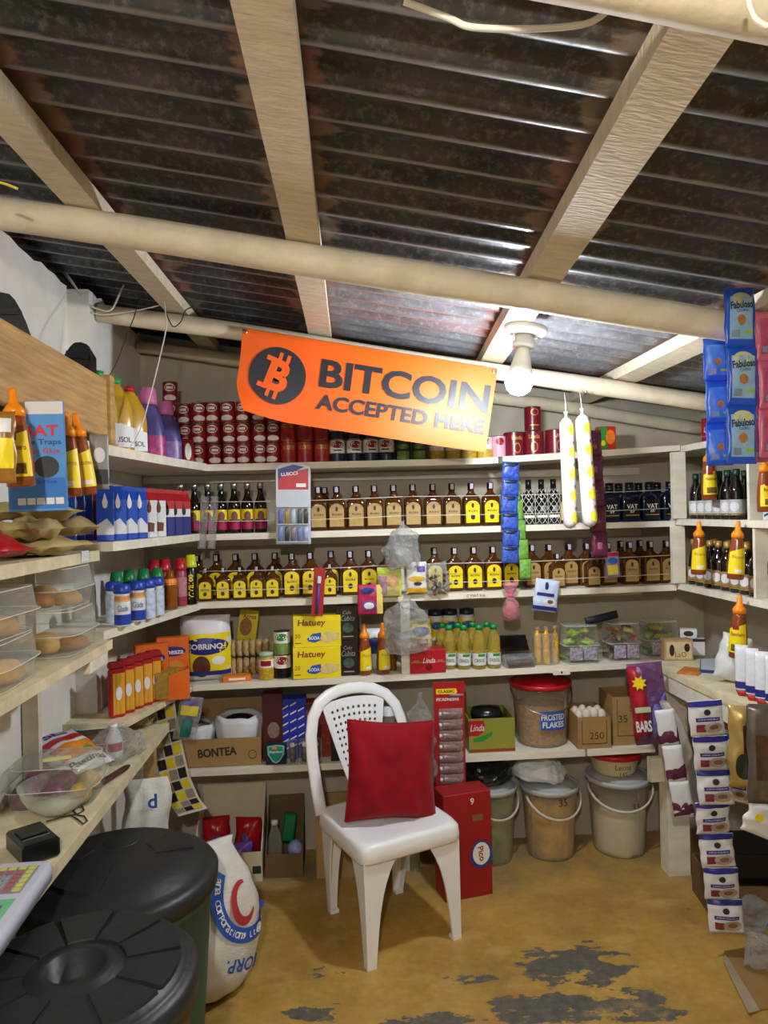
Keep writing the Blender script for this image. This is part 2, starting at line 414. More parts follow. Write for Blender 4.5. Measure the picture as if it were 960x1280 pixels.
# left wall with its ragged plaster top, stepping in near the back corner
def ragged(x, y0, y1, z, n, seed, th):
    b = MB(); top = [(y0+(y1-y0)*i/n, z-.035+.03*noise.noise(Vector((i*.9+seed, 0, 0)))) for i in range(n+1)]
    V = []; Fs = []
    for y, zt in top: V += [(x, y, 0), (x, y, zt), (x-th, y, 0), (x-th, y, zt)]
    for i in range(n):
        a = 4*i; Fs += [(a, a+4, a+5, a+1), (a+1, a+5, a+7, a+3), (a+2, a+3, a+7, a+6)]
    Fs += [(0, 1, 3, 2), (4*n, 4*n+2, 4*n+3, 4*n+1)]; b.add(V, Fs, False); return b
wl = struct('wall_left', ragged(XL, YF, 2.62, roofz(XL), 70, 3, .1).mesh('wall_left', mWallL),
            [('corner_pier', ragged(XLB, 2.62, YB, roofz(XLB), 14, 9, .14).mesh('corner_pier', mWallL))])
# roof: overlapping corrugated sheets, ridges running down the slope to the right
def sheet(y0, y1, dz, xs=None, mat=None):
    b = MB(); P = .105; n = int((y1-y0)/P*12); V = []; Fs = []; xs = xs or [XL-.12, -.4, .2, .8, 1.3, XR+.12]
    for i in range(n+1):
        y = y0+(y1-y0)*i/n; c = (1-math.cos(2*math.pi*(y/P)))/2
        h = -.021*c**1.7+.010
        for x in xs: V.append((x, y, roofz(x)+h+.008+dz+.004*noise.noise(Vector((x*1.3, y*2, 5)))))
    k = len(xs)
    for i in range(n):
        for j in range(k-1): Fs.append((i*k+j, i*k+j+1, (i+1)*k+j+1, (i+1)*k+j))
    b.add(V, Fs, True); me = b.mesh('roof_sheet', mat or mRoof)
    return me
ys = [-1.36, -.525, .315, 1.155, 1.995, 2.835, 3.45]
struct('ceiling', None, [('roof_sheet', sheet(ys[i], ys[i+1]+.1, .0015*(i % 2))) for i in (0, 1, 2, 3, 5)] +
       [('roof_sheet', sheet(ys[4], ys[5]+.1, .0, [XL-.12, -.6, -.045])), ('roof_sheet', sheet(ys[4]+.06, ys[5]+.1, -.001, [-.06, .2, .8, 1.3, XR+.12], mRoofP))])  # last sheet is a paler grey, from the middle batten to the right

# purlins (sawn battens) and poles (round timber)
def batten(a, bb, y0, y1, w=.085, t=.04):
    b = MB(); n = 16; V = []; Fs = []
    for i in range(n+1):
        y = y0+(y1-y0)*i/n; x = a+bb*y; w2 = w/2*(1+.05*noise.noise(Vector((y*3, a*9, 0))))
        for dx, dz in ((-w2, 0), (w2, 0), (w2, t), (-w2, t)): V.append((x+dx, y, roofz(x+dx)-.012-t+dz))
    for i in range(n):
        for j in range(4): Fs.append((4*i+j, 4*i+(j+1) % 4, 4*i+4+(j+1) % 4, 4*i+4+j))
    Fs += [(3, 2, 1, 0), (4*n, 4*n+1, 4*n+2, 4*n+3)]; b.add(V, Fs, False); return b.mesh('purlin', mPaintR)
plab = ['sawn cream roof batten in the middle, running over the banner', 'sawn cream roof batten at right that carries the bulb',
        'sawn cream roof batten at left above the wires', 'short cream batten at far right behind the blue sachets']
for i in range(4):
    thing('roof_batten', [('b', batten(*PURL[i], YF, YB-.01))], (0, 0, 0), plab[i], 'roof batten', 'roof battens')
def pole(Y, r, x0, x1, seed, dy=0, dz=0):
    b = MB(); n = 26; pts = []; rr = []
    for i in range(n+1):
        x = x0+(x1-x0)*i/n
        pts.append((x, Y+dy*x+.012*noise.noise(Vector((x*1.2+seed, 0, 0))), polez(x)+dz+.010*noise.noise(Vector((x*1.4, seed, 2)))))
        rr.append(r*(1+.10*noise.noise(Vector((x*2.2, seed, 7)))))
    b.tube(pts, rr, 12); return b.mesh('pole', mPaint)
for Y, r, sd, lab, z in ((.755, .039, 1, 'white painted round roof pole at top right above the loose cable', 0), (1.8, .041, 4, 'long white painted roof pole crossing above the banner', 0),
                      (2.7, .034, 9, 'white painted roof pole from which the orange banner hangs', 0), (3.235, .03, 13, 'thin white roof pole along the top of the back wall', .002), (-.35, .04, 17, 'roof pole behind the viewer', 0)):
    thing('roof_pole', [('p', pole(Y, r, XL+.01 if Y < 2.6 else XLB+.01, XR-.01, sd, dz=z))], (0, 0, 0), lab, 'roof pole', 'roof poles')

# ---------------------------------------------------------------- shelving
SHY = 2.98
SH = {1: (1.762, 1.776), 2: (1.473, 1.484), 3: (1.192, 1.206), 4: (.853, .879), 5: (.501, .513)}
def shz(k, x):
    a, c = SH[k]; z = a+(c-a)*(x+.6)/2.02
    if k == 1 and x > .62: z += (x-.62)*.04
    return z
def board(k, x0, x1, y0=SHY, y1=YB-.002, th=.026):
    b = MB(); V = []; Fs = []; xs = [x0, (x0*2+x1)/3, .62 if x0 < .62 < x1 else (x0+x1)/2, x1]
    for x in xs:
        z = shz(k, x)
        for y, dz in ((y0, 0), (y1, 0), (y1, -th), (y0, -th)): V.append((x, y, z+dz+(.002*math.sin(x*5) if dz else 0)))
    for i in range(len(xs)-1):
        for j in range(4): Fs.append((4*i+j, 4*i+(j+1) % 4, 4*i+4+(j+1) % 4, 4*i+4+j))
    n = 4*(len(xs)-1); Fs += [(3, 2, 1, 0), (n, n+1, n+2, n+3)]; b.add(V, Fs, False); return b.mesh('board', mShelf)
def bxm(name, mat, *d, rot=None):
    b = MB(); b.box(*d); return (name, b.mesh(name, mat))
xp = BX(507, 2.995, 1.0)
parts = [('board', board(1, XLB+.002, .70)), ('board', board(1, .72, 1.50)), ('board', board(2, XLB+.002, 1.47)), ('board', board(3, XLB+.002, 1.47)), ('board', board(4, XLB+.002, 1.47)), ('board', board(5, XLB+.002, 1.05)), ('board', board(5, 1.06, 1.36))]
parts += [bxm('upright', mShelf, xp-.02, xp+.02, 2.986, 3.02, shz(4, xp)+.0005, shz(3, xp)-.027), bxm('upright', mShelf, xp-.02, xp+.02, 3.2, 3.235, shz(3, xp)+.0005, shz(2, xp)-.027),
          bxm('upright', mShelf, xp-.02, xp+.02, 3.05, 3.085, .001, shz(5, xp)-.027)]
wall_strips = []
for k in (1, 2, 3, 4, 5):      # thin battens on the wall that carry the boards
    wall_strips.append(bxm('bearer', mShelf, XLB+.004, 1.45, YB-.02, YB-.003, shz(k, -.6)-.062, shz(k, -.6)-.029))
thing('wall_shelf', parts+wall_strips, (0, 0, 0), 'white painted five-board shelf unit along the back wall', 'shelf', 'shop shelving')
# right-hand unit
def sl(name, mat, poly, z1, th=.026):
    b = MB(); b.slab(poly, z1-th, z1); return (name, b.mesh(name, mat))
RY0 = 1.3
parts = [sl('board', mShelf, [(1.505, RY0), (XR-.002, RY0), (XR-.002, YB-.004), (1.505, YB-.004)], 1.808), sl('board', mShelf, [(1.475, RY0), (XR-.002, RY0), (XR-.002, YB-.004), (1.475, YB-.004)], 1.492),
         sl('board', mShelf, [(1.475, RY0), (XR-.002, RY0), (XR-.002, YB-.004), (1.475, YB-.004)], 1.214),
         bxm('upright', mShelf, 1.445, 1.50, 2.955, 2.978, 1.217, 1.463), bxm('upright', mShelf, 1.452, 1.51, 2.955, 2.978, 1.494, 1.78),
         bxm('divider', mShelf, 1.48, XR-.003, 2.44, 2.455, 1.493, 1.781), bxm('divider', mShelf, 1.485, XR-.003, 2.42, 2.435, 1.215, 1.465)]
thing('wall_shelf', parts, (0, 0, 0), 'white painted shelf unit along the right wall above the counter', 'shelf', 'shop shelving')
CZ = .885
parts = [sl('counter_top', mTop, [(1.34, .95), (XR-.002, .95), (XR-.002, 2.972), (1.34, 2.972)], CZ, .03), bxm('counter_leg', mShelf, 1.362, 1.455, 2.88, 2.955, .001, CZ-.031),
         bxm('counter_leg', mShelf, 1.38, 1.44, 1.0, 1.06, .001, CZ-.031), bxm('counter_rail', mShelf, 1.345, 1.36, .96, 2.875, CZ-.095, CZ-.031), bxm('bracket', mShelf, 1.30, 1.361, 2.90, 2.93, .39, .49)]
thing('counter', parts, (0, 0, 0), 'cream wooden counter with white leg along the right wall', 'counter')
# left-hand unit
WZ = .745
parts = [sl('board', mShelf, [(XL+.002, 2.10), (-.665, 2.08), (-.60, 2.55), (-.52, 2.975), (XLB+.002, 2.975), (XLB+.002, 2.616), (XL+.002, 2.616)], 1.765, .03),
         sl('board', mShelf, [(XL+.002, 1.05), (-.675, 1.05), (-.675, 2.075), (XL+.002, 2.075)], 1.765, .026),
         sl('board', mTop, [(XL+.002, 1.05), (-.70, 1.05), (-.70, 2.17), (XL+.002, 2.17)], 1.455, .03), sl('board', mShelf, [(XL+.002, 2.185), (-.665, 2.185), (-.55, 2.975), (XLB+.002, 2.975), (XLB+.002, 2.616), (XL+.002, 2.616)], 1.478, .028),
         sl('board', mTop, [(XL+.002, 1.05), (-.668, 1.05), (-.668, 2.17), (XL+.002, 2.17)], 1.188, .026), sl('board', mShelf, [(XL+.002, 2.30), (-.735, 2.30), (-.56, 2.975), (XLB+.002, 2.975), (XLB+.002, 2.616), (XL+.002, 2.616)], 1.192, .028),
         sl('board', mTop, [(XL+.002, 2.49), (-.725, 2.51), (-.60, 2.975), (XLB+.002, 2.975), (XLB+.002, 2.616), (XL+.002, 2.616)], .85, .022),
         bxm('back_panel', mShelf, XL+.004, XL+.02, 1.05, 1.62, 1.19, 1.425), bxm('back_panel', mShelf, XL+.004, XL+.026, 1.65, 2.16, 1.19, 1.425),
         bxm('upright', mShelf, XL+.004, XL+.05, 2.176, 2.20, .75, 1.76),
         bxm('cleat', mShelf, -.69, -.67, 1.98, 2.13, 1.128, 1.16)]
thing('wall_shelf', parts, (0, 0, 0), 'cream painted shelf unit along the left wall above the worktop', 'shelf', 'shop shelving')
thing('worktop', [sl('worktop_board', mTop, [(XL+.002, .75), (-.67, .75), (-.662, 2.83), (XLB+.004, 2.83), (XLB+.004, 2.616), (XL+.002, 2.616)], WZ, .032),
                  bxm('worktop_leg', mRaw, -.73, -.69, 2.70, 2.74, .001, WZ-.033), bxm('worktop_leg', mRaw, -.73, -.69, .80, .84, .001, WZ-.033)], (0, 0, 0), 'scuffed cream worktop along the left wall under the bread shelf', 'worktop')
b = MB(); b.cbox((-.662, 1.60, 1.868), (.022, 1.03, .17), .003); thing('wooden_plank', [('p', b.mesh('plank', mRaw), None)], (0, 0, 0), 'raw pine plank edging the top left shelf, sauce bottles hang from it', 'plank')
b = MB(); b.cbox((-.655, 2.135, 1.868), (.03, .035, .20), .003)
thing('wooden_block', [('p', b.mesh('block', mRaw))], (0, 0, 0), 'short raw pine end block beside the long plank', 'wood block')

# retaining cords across the bottle shelves
mCord = M('pale nylon cord', 'cfcabd', .5, var=0)
def cord(pts, r, name, label, cat='cord', mat=None, group=None):
    b = MB(); b.tube(pts, r, 6); return thing(name, [('c', b.mesh(name, mat or mCord))], (0, 0, 0), label, cat, group)
for k, hs in ((2, (.055, .135)), (3, (.05, .13))):
    for j, h in enumerate(hs):
        for (x0, x1, w) in ((-.56, xp, 'left'), (xp, 1.44, 'right')):
            pts = [(x0+(x1-x0)*i/8, 2.975, shz(k, x0+(x1-x0)*i/8)+h-.006*math.sin(math.pi*i/8)) for i in range(9)]
            cord(pts, .0013, 'retaining_cord', '%s pale cord strung across the %s half of the %s bottle shelf' % (('lower', 'upper')[j], w, {2: 'upper', 3: 'lower'}[k]), group='retaining cords')

# ---------------------------------------------------------------- the two bulbs
mWhiteP = M('white lamp plastic', 'e4e2da', .4, var=0); mGlow = M('lit bulb globe', 'f4f8ff', .4, var=0)
def bulb(loc, power, label, col):
    nm = 'lit globe %d' % power
    g = bpy.data.materials.new(nm); g.use_nodes = True; p = g.node_tree.nodes['Principled BSDF']
    p.inputs['Base Color'].default_value = (.9, .9, .9, 1); p.inputs['Emission Color'].default_value = col+(1,); p.inputs['Emission Strength'].default_value = power
    a = MB(); a.lathe([(.0, .002), (.052, .002), (.052, -.006), (.046, -.014), (.030, -.018), (.0, -.018)], 28)
    s_ = MB(); s_.lathe([(.0, -.017), (.024, -.017), (.023, -.03), (.027, -.033), (.027, -.048), (.0, -.048)], 24)
    h = MB(); h.lathe([(.0, -.046), (.015, -.047), (.016, -.055), (.023, -.085), (.0315, -.115), (.0, -.115)], 28)
    gl = MB(); gl.lathe([(.031, -.1152), (.033, -.125), (.0325, -.136), (.027, -.150), (.017, -.159), (.006, -.1625), (.0005, -.163)], 28)
    def sc(x): q = MB(); q.lathe([(0, -.0185), (.004, -.0185), (.003, -.0205), (0, -.021)], 8, x, 0); return ('screw', q.mesh('screw', M('steel', '9a9a98', .3, 1, var=0)))
    return thing('ceiling_lamp', [('rosette', a.mesh('rosette', mWhiteP), [sc(-.034), sc(.034)]), ('lampholder', s_.mesh('lampholder', mWhiteP)), ('bulb', h.mesh('bulb_base', mWhiteP), [('globe', gl.mesh('globe', g), None, 'glowing white globe')])], loc, label, 'lamp', 'ceiling lamps', ry=math.atan(SLOPE), sc=1.32)
q = PURL[1]; by = 2.22; bxx = q[0]+q[1]*by
bulb((bxx+.035, by, roofz(bxx+.035)-.012-.04-.003), BULB_A, 'lit white bulb in a ceiling holder beside the orange banner', (.86, .93, 1.0))
q = PURL[0]; by = -.42; bxx = q[0]+q[1]*by
bulb((bxx, by, roofz(bxx)-.012-.04-.003), BULB_B, 'second lit bulb on the middle batten behind the viewer', (1.0, .95, .85))
# ================================================================ banner
mOrange = M('orange vinyl', 'f2600c', .5, var=.03, scale=3); mNavy = M('dark navy print', '23262f', .45, var=0); mReverse = M('white vinyl reverse', 'd9d6d2', .5, var=.05)
A = onY(303, 410, 2.645); B = onY(622, 461, 2.645); bw = (B-A).length; bh = .318
bang = math.atan2(B.z-A.z, B.x-A.x)
def bsurf(x, y, z):
    "banner-local (x right, z up from the top edge) -> hanging, slightly billowed sheet"
    u, v = x/bw, -z/bh
    yy = -.014*math.sin(math.pi*min(1, max(0, u)))*math.sin(math.pi*.9*v)-.02*v*(1-u)+.010*math.sin(u*9)*v
    curl = max(0, v-.62)/.38*max(0, 1-u/.22)
    return (x+.055*curl**1.4*(1)+.01*math.sin(math.pi*v)*(1-u), yy-.03*curl**1.5+y, z+.012*curl-.006*math.sin(math.pi*u)*v)
sh_ = MB(); nx, nz = 40, 14; V = []; Fs = []
for side in (0, 1):
    for j in range(nz+1):
        for i in range(nx+1): V.append(bsurf(bw*i/nx, .003*side, -bh*j/nz))
k = (nx+1)*(nz+1)
for side in (0, 1):
    for j in range(nz):
        for i in range(nx):
            a = side*k+j*(nx+1)+i; f = (a, a+nx+1, a+nx+2, a+1); sh_.mat(side).add([], []); Fs.append((f if side == 0 else f[::-1], side))
sh_.v = V; sh_.f = [f for f, _ in Fs]; sh_.mi = [q for _, q in Fs]; sh_.sm = [True]*len(Fs); sh_.keep = [0]
pr = MB(); off = -.0035
fb = lambda x, y, z: bsurf(x, off+y, z)
pr.text('BITCOIN', .648*bw, -.375*bh, .106, bold=.028, w=.672*bw, fn=fb)
pr.text('ACCEPTED HERE', .648*bw, -.705*bh, .056, bold=.030, w=.665*bw, fn=fb)
lg = MB(); cx, cz, rr_ = .150*bw, -.49*bh, .106
V = []; Fs = []
for kk in range(1, 6):
    for i in range(48): a = 2*math.pi*i/48; V.append(fb(cx+rr_*kk/5*math.cos(a), 0, cz+rr_*kk/5*math.sin(a)))
V.append(fb(cx, 0, cz))
for kk in range(4):
    for i in range(48): i2 = (i+1) % 48; Fs.append((kk*48+i, kk*48+i2, kk*48+48+i2, kk*48+48+i))
for i in range(48): Fs.append((240, i, (i+1) % 48))
lg.add(V, Fs); lg.keep = [0]
bl = MB(); ta = -.24; fo = lambda x, y, z: bsurf(x, off-.003+y, z)
bl.text('B', cx+.004, cz, .118, bold=.045, w=.084, fn=fo, ang=ta)
def lbar(x, z, w, h):
    ca, sa = math.cos(ta), math.sin(ta); P = [fo(cx+(x+dx)*ca-(z+dz)*sa, 0, cz+(x+dx)*sa+(z+dz)*ca) for dx, dz in ((-w/2, -h/2), (w/2, -h/2), (w/2, h/2), (-w/2, h/2))]
    bl.add(P, [(0, 1, 2, 3)], False)
for x in (-.012, .018):
    lbar(x, .070, .014, .032); lbar(x, -.070, .014, .032)
lbar(-.042, .052, .034, .018); lbar(-.042, -.052, .034, .018)
ey = MB()
def ring(x, z):
    q = MB(); q.lathe([(.005, -.001), (.009, -.001), (.009, .002), (.005, .002)], 12, cap=False); q.xform(Matrix.Translation(Vector((x, -.002, z))) @ Matrix.Rotation(R(90), 4, 'X')); return ('eyelet', q.mesh('eyelet', M('steel', '9a9a98', .3, 1, var=0)))
thing('banner', [('sheet', sh_.mesh('banner_sheet', mOrange, mReverse)), ('lettering', pr.mesh('lettering', mNavy)), ('logo_disc', lg.mesh('logo_disc', mNavy), [('logo_letter', bl.mesh('logo_letter', mOrange))]), ring(.012, -.012), ring(bw-.012, -.012)],
      A, 'orange vinyl banner reading BITCOIN ACCEPTED HERE hung from the roof pole', 'banner', ry=-bang)
# ================================================================ loose wires
mWireW = M('white cable', 'd8d4c8', .5, var=.1); mWireD = M('dark wire', '35312c', .6, var=0); mWireY = M('yellow wire', 'd8c93a', .5, var=0)
def wire(px, Y, r, label, mat, dY=0):
    P = [onY(a, b_, Y+dY*i/max(1, len(px)-1)) for i, (a, b_) in enumerate(px)]
    out = []
    for i in range(len(P)-1):
        p0, p1, p2, p3 = P[max(i-1, 0)], P[i], P[i+1], P[min(i+2, len(P)-1)]
        for t in [q/5 for q in range(5)]:
            out.append(.5*((2*p1)+(p2-p0)*t+(2*p0-5*p1+4*p2-p3)*t*t+(3*p1-p0-3*p2+p3)*t**3))
    out.append(P[-1]); cord(out, r, 'cable', label, 'cable', mat, 'loose cables')
wire([(505, 2), (560, 22), (590, 34), (660, 36), (720, 32), (745, 24), (765, 8)], .82, .0042, 'thick pale cable sagging below the top right roof pole', mWireW)
wire([(58, 300), (72, 325), (90, 352), (108, 378), (128, 388), (140, 386), (150, 366), (157, 352)], 2.60, .0035, 'white cable dropping from the roof beside the left wall', mWireW, .06)
wire([(60, 318), (78, 340), (96, 362), (118, 392), (170, 388), (205, 380)], 2.62, .0025, 'second thin pale cable twisted along the left end of the pole', mWireW, .03)
wire([(203, 345), (206, 385), (208, 408), (199, 450), (189, 490), (175, 538), (160, 562), (145, 572)], 2.60, .0022, 'long thin white lead hanging down to the softener shelf', mWireW, -.3)
wire([(174, 372), (168, 395), (160, 415), (146, 452), (128, 486)], 2.60, .0018, 'thin dark wire hanging above the oil jugs', mWireD, -.4)
wire([(207, 390), (216, 408), (226, 402), (232, 388), (243, 383)], 2.62, .0022, 'short dark wire looped under the left roof batten', mWireD)
wire([(0, 228), (10, 231), (22, 236)], 1.55, .003, 'short yellow wire end at the far left of the roof', mWireY)
wire([(935, -6), (938, 10), (945, 24), (960, 34)], .70, .003, 'thin pale cord crossing the top right corner pole', mWireW)
# ================================================================ chair and cushion
mPl = M('white moulded plastic', 'e9e9ea', .28, var=.03, scale=4, spec=.5)
def leg(x, y, fx, fy, front):
    b = MB(); V = []; Fs = []; sx = 1 if x > 0 else -1; sy = -1 if front else 1; n = 10
    for i in range(n+1):
        t = i/n; z = .39*(1-t); w = .075*(1-t)**4+.045*(1-t)+.034; X = x+(fx-x)*t; Y = y+(fy-y)*t; th = .009
        # corner section, outside corner at (X, Y)
        for dx, dy in ((0, 0), (-w, 0), (-w, th), (-th, th), (-th, w*.8), (0, w*.8)): V.append((X+sx*dx, Y-sy*dy if front is None else Y+(-sy)*dy, z))
    for i in range(n):
        for j in range(6): Fs.append((6*i+j, 6*i+(j+1) % 6, 6*i+6+(j+1) % 6, 6*i+6+j))
    Fs += [(0, 1, 2, 3, 4, 5), tuple(6*n+q for q in range(6))]; b.add(V, Fs, False)
    b.box(*(sorted((fx, fx-sx*.034))), *(sorted((fy, fy-sy*.030))), 0, .012)
    return ('leg', b.mesh('leg', mPl))
seat = MB(); seat.loft([(.352, .203, .199, 11), (.360, .207, .203, 11), (.403, .206, .201, 10), (.415, .199, .194, 8), (.418, .187, .182, 6), (.413, .14, .13, 4), (.410, .07, .06, 3)], 40)
bk = MB(); bp_ = []
def backp(x, z): return (x, .170+.10*((z-.42)/.4)+.03*(1-(x/.21)**2)*max(0, (z-.42)/.4), z)
path = [(-.196, .40), (-.204, .50), (-.208, .60), (-.203, .68), (-.185, .745), (-.15, .79), (-.10, .815), (-.05, .825), (0, .828)]
path = path+[(-x, z) for x, z in reversed(path[:-1])]
bk.tube([backp(x, z) for x, z in path], [.0085]*len(path), 10, flat=2.9)
spl = MB(); nc, nr = 11, 13; z0, z1 = .46, .795
def sp(u, v):
    w = .115+.165*(v**.9); x = (u-.5)*w; z = z0+(z1-z0)*v-.015*(2*u-1)**2*v; return x, z
def cell(u0, u1, v0, v1, hole):
    o = [(u0, v0), ((u0+u1)/2, v0), (u1, v0), (u1, (v0+v1)/2), (u1, v1), ((u0+u1)/2, v1), (u0, v1), (u0, (v0+v1)/2)]
    uc, vc = (u0+u1)/2, (v0+v1)/2
    for sd in (0, 1): pass
    if not hole:
        V = []
        for dy in (0, .006):
            for u, v in ((u0, v0), (u1, v0), (u1, v1), (u0, v1)): q = backp(*sp(u, v)); V.append((q[0], q[1]-.004+dy, q[2]))
        spl.add(V, [(0, 1, 2, 3), (7, 6, 5, 4)], True); return
    V = []
    for dy in (0, .006):
        for u, v in o: q = backp(*sp(u, v)); V.append((q[0], q[1]-.004+dy, q[2]))
        for u, v in o:
            q = backp(*sp(uc+(u-uc)*.5*(.8 if (u in (u0, u1) and v in (v0, v1)) else 1), vc+(v-vc)*.5*(.8 if (u in (u0, u1) and v in (v0, v1)) else 1))); V.append((q[0], q[1]-.004+dy, q[2]))
    Fs = []
    for i in range(8):
        j = (i+1) % 8; Fs += [(i, j, 8+j, 8+i), (16+i, 24+i, 24+j, 16+j), (8+i, 8+j, 24+j, 24+i)]
    spl.add(V, Fs, False)
for i in range(nc):
    for j in range(nr): cell(i/nc, (i+1)/nc, j/nr, (j+1)/nr, 1 <= i < nc-1 and 1 <= j < nr-1)
CR = R(24); CC = Vector((.172, 2.655, 0))
thing('plastic_chair', [('seat', seat.mesh('seat', mPl)), ('back_frame', bk.mesh('back_frame', mPl)), ('back_splat', spl.mesh('back_splat', mPl), None, 'white perforated back panel'),
      leg(-.194, -.190, -.190, -.198, True), leg(.194, -.190, .190, -.198, True), leg(-.192, .186, -.160, .207, False), leg(.192, .186, .160, .207, False)], CC, 'white moulded plastic chair with a perforated back standing on the yellow floor', 'chair', rz=CR)
mVel = M('red velvet', '8c0216', .8, var=.22, scale=6, sheen=.08, spec=.25)
cu = MB(); cw, ch, ct = .352, .352, .13; n = 22; V = []; Fs = []
for side in (-1, 1):
    for j in range(n+1):
        for i in range(n+1):
            u, q = i/n*2-1, j/n*2-1
            bu = max(0, (1-abs(u)**2.6)*(1-abs(q)**2.6))**.62
            pin = 1-.07*(1-abs(u)**1.5)*abs(q)**6-.0; pin2 = 1-.07*(1-abs(q)**1.5)*abs(u)**6
            fold = .011*math.sin((u*1.3+q*.7)*7+side+2*noise.noise(Vector((u*1.5, q*1.5, 4))))*bu*(abs(u)+abs(q))*.75 + .008*noise.noise(Vector((u*4, q*4, side)))*bu
            V.append((u*cw/2*pin2, side*(ct/2*bu+.0015)+fold, (q*pin+1)*ch/2))
k = (n+1)**2
for o in (0, k):
    for j in range(n):
        for i in range(n): a = o+j*(n+1)+i; Fs.append((a, a+1, a+n+2, a+n+1))
edge = [i for i in range(n+1)]+[j*(n+1)+n for j in range(1, n+1)]+[n*(n+1)+i for i in range(n-1, -1, -1)]+[j*(n+1) for j in range(n-1, 0, -1)]
for i in range(len(edge)): a, c = edge[i], edge[(i+1) % len(edge)]; Fs.append((a, c, k+c, k+a))
cu.add(V, Fs); pip = MB()
pip.tube([((V[e][0]+V[e+k][0])/2, (V[e][1]+V[e+k][1])/2, (V[e][2]+V[e+k][2])/2) for e in edge]+[((V[0][0]+V[k][0])/2, 0, V[0][2])], .0032, 6)
p_ = CC+Matrix.Rotation(CR, 3, 'Z') @ Vector((-.012, -.055, .419))
thing('cushion', [('cover', cu.mesh('cover', mVel)), ('piping', pip.mesh('piping', mVel))], p_, 'square red velvet cushion propped on the white plastic chair', 'cushion', rz=R(14), rx=R(-15), ry=R(7))

# ================================================================ barrels, sack, buckets and boxes on the floor
mBlk = M('black moulded plastic', '26282a', .42, var=.12, scale=14, bump=.25, bscale=50); mGrn = M('dark green plastic', '2b5a50', .5, var=.10, scale=8, bump=.15)
def barrel(r, h):
    b = MB(); b.lathe([(.001, .0), (r*.80, .0), (r*.82, .01), (r*.90, h*.5), (r*.955, h-.06), (r*.985, h-.055), (r*.985, h-.02), (r*.93, h-.015), (r*.92, h-.02), (.001, h-.02)], 44); return b
def wedge(r0, r1, a0, a1, z0, z1, n=8, taper=.006):
    V = []; Fs = []
    for i in range(n+1):
        a = a0+(a1-a0)*i/n
        for r, z in ((r0, z0), (r1, z0), (r1-taper, z1), (r0+taper, z1)): V.append((r*math.cos(a), r*math.sin(a), z))
    for i in range(n):
        for j in range(4): Fs.append((4*i+j, 4*i+(j+1) % 4, 4*i+4+(j+1) % 4, 4*i+4+j))
    Fs += [(3, 2, 1, 0), (4*n, 4*n+1, 4*n+2, 4*n+3)]; return V, Fs
h1, r1 = .585, .262
ld = MB(); ld.lathe([(r1*.99, h1-.05), (r1*1.03, h1-.05), (r1*1.035, h1-.018), (r1*1.0, h1-.006), (r1*.95, h1), (r1*.86, h1+.004), (r1*.82, h1+.020), (r1*.3, h1+.028), (.001, h1+.029)], 56)
lidp = []
for i, (a0, a1, ra, rb, zz) in enumerate(((.25, .95, .36, .80, .0285), (3.75, 4.75, .12, .70, .0315), (2.5, 3.1, .36, .80, .0285))):
    q = MB(); q.add(*wedge(r1*ra, r1*rb, a0, a1, h1+.016, h1+zz), False); lidp.append(('lid_panel', q.mesh('lid_panel', mBlk)))
q = MB(); q.lathe([(r1*.2, h1+.016), (r1*.2, h1+.028), (r1*.18, h1+.030), (.001, h1+.030)], 24, r1*.45*math.cos(1.75), r1*.45*math.sin(1.75)); lidp.append(('lid_panel', q.mesh('lid_panel', mBlk)))
hd = MB(); hd.cbox((0, r1*.97, h1-.085), (.09, .04, .04), .008)
hd2 = MB(); hd2.cbox((0, -r1*.97, h1-.085), (.09, .04, .04), .008)
thing('barrel', [('body', barrel(r1, h1-.02).mesh('barrel_body', mGrn)), ('lid', ld.mesh('barrel_lid', mBlk), lidp), ('handle', hd.mesh('handle', mBlk)), ('handle', hd2.mesh('handle', mBlk))], (-.617, 2.0, 0), 'dark green plastic barrel with black lid under the worktop', 'barrel', 'plastic barrels')
h2, r2 = .645, .228
ld = MB(); ld.lathe([(r2*.99, h2-.06), (r2*1.03, h2-.06), (r2*1.04, h2-.012), (r2*1.0, h2-.002), (r2*.96, h2), (r2*.93, h2+.004), (r2*.91, h2+.012), (r2*.34, h2+.016), (r2*.32, h2+.022), (r2*.24, h2+.022), (r2*.22, h2-.03), (.001, h2-.032)], 56)
lidp = []
for i in range(10):
    a = i*math.pi/5+.25; q = MB(); q.add(*wedge(r2*.40, r2*.89, a, a+.56, h2+.008, h2+.0195, taper=.004), False); lidp.append(('lid_panel', q.mesh('lid_panel', mBlk)))
thing('barrel', [('body', barrel(r2, h2-.02).mesh('barrel_body', mBlk)), ('lid', ld.mesh('barrel_lid', mBlk), lidp)], (-.53, 1.445, 0), 'black barrel with a holed segmented lid, nearest the viewer', 'barrel', 'plastic barrels')
# rice sack
mSack = M('woven white sack', 'd5d3cc', .6, var=.08, scale=20, bump=.5, bscale=90, stretch=(1, 1, 3)); mSB = M('sack blue print', '2a56b0', .6, var=.1); mSR = M('sack red print', 'b0303a', .6, var=.1); mSW = M('sack white print', 'e2e2e0', .6, var=0)
SKS = [(0, .05, .03), (.012, .085, .05), (.06, .128, .08), (.16, .158, .10), (.28, .155, .10), (.36, .130, .08), (.42, .095, .045), (.46, .075, .022), (.475, .085, .012)]
def sacky(x, z):
    z = min(max(z, 0), .474)
    for (z0, a0, b0), (z1, a1, b1) in zip(SKS, SKS[1:]):
        if z <= z1: t = (z-z0)/(z1-z0); rx, ry = a0+(a1-a0)*t, b0+(b1-b0)*t; break
    return -ry*max(0, 1-min(1, abs(x)/rx)**2.6)**(1/2.6)
sk = MB(); n_ = 36; V = []; Fs = []; zz = [.475*i/26 for i in range(27)]
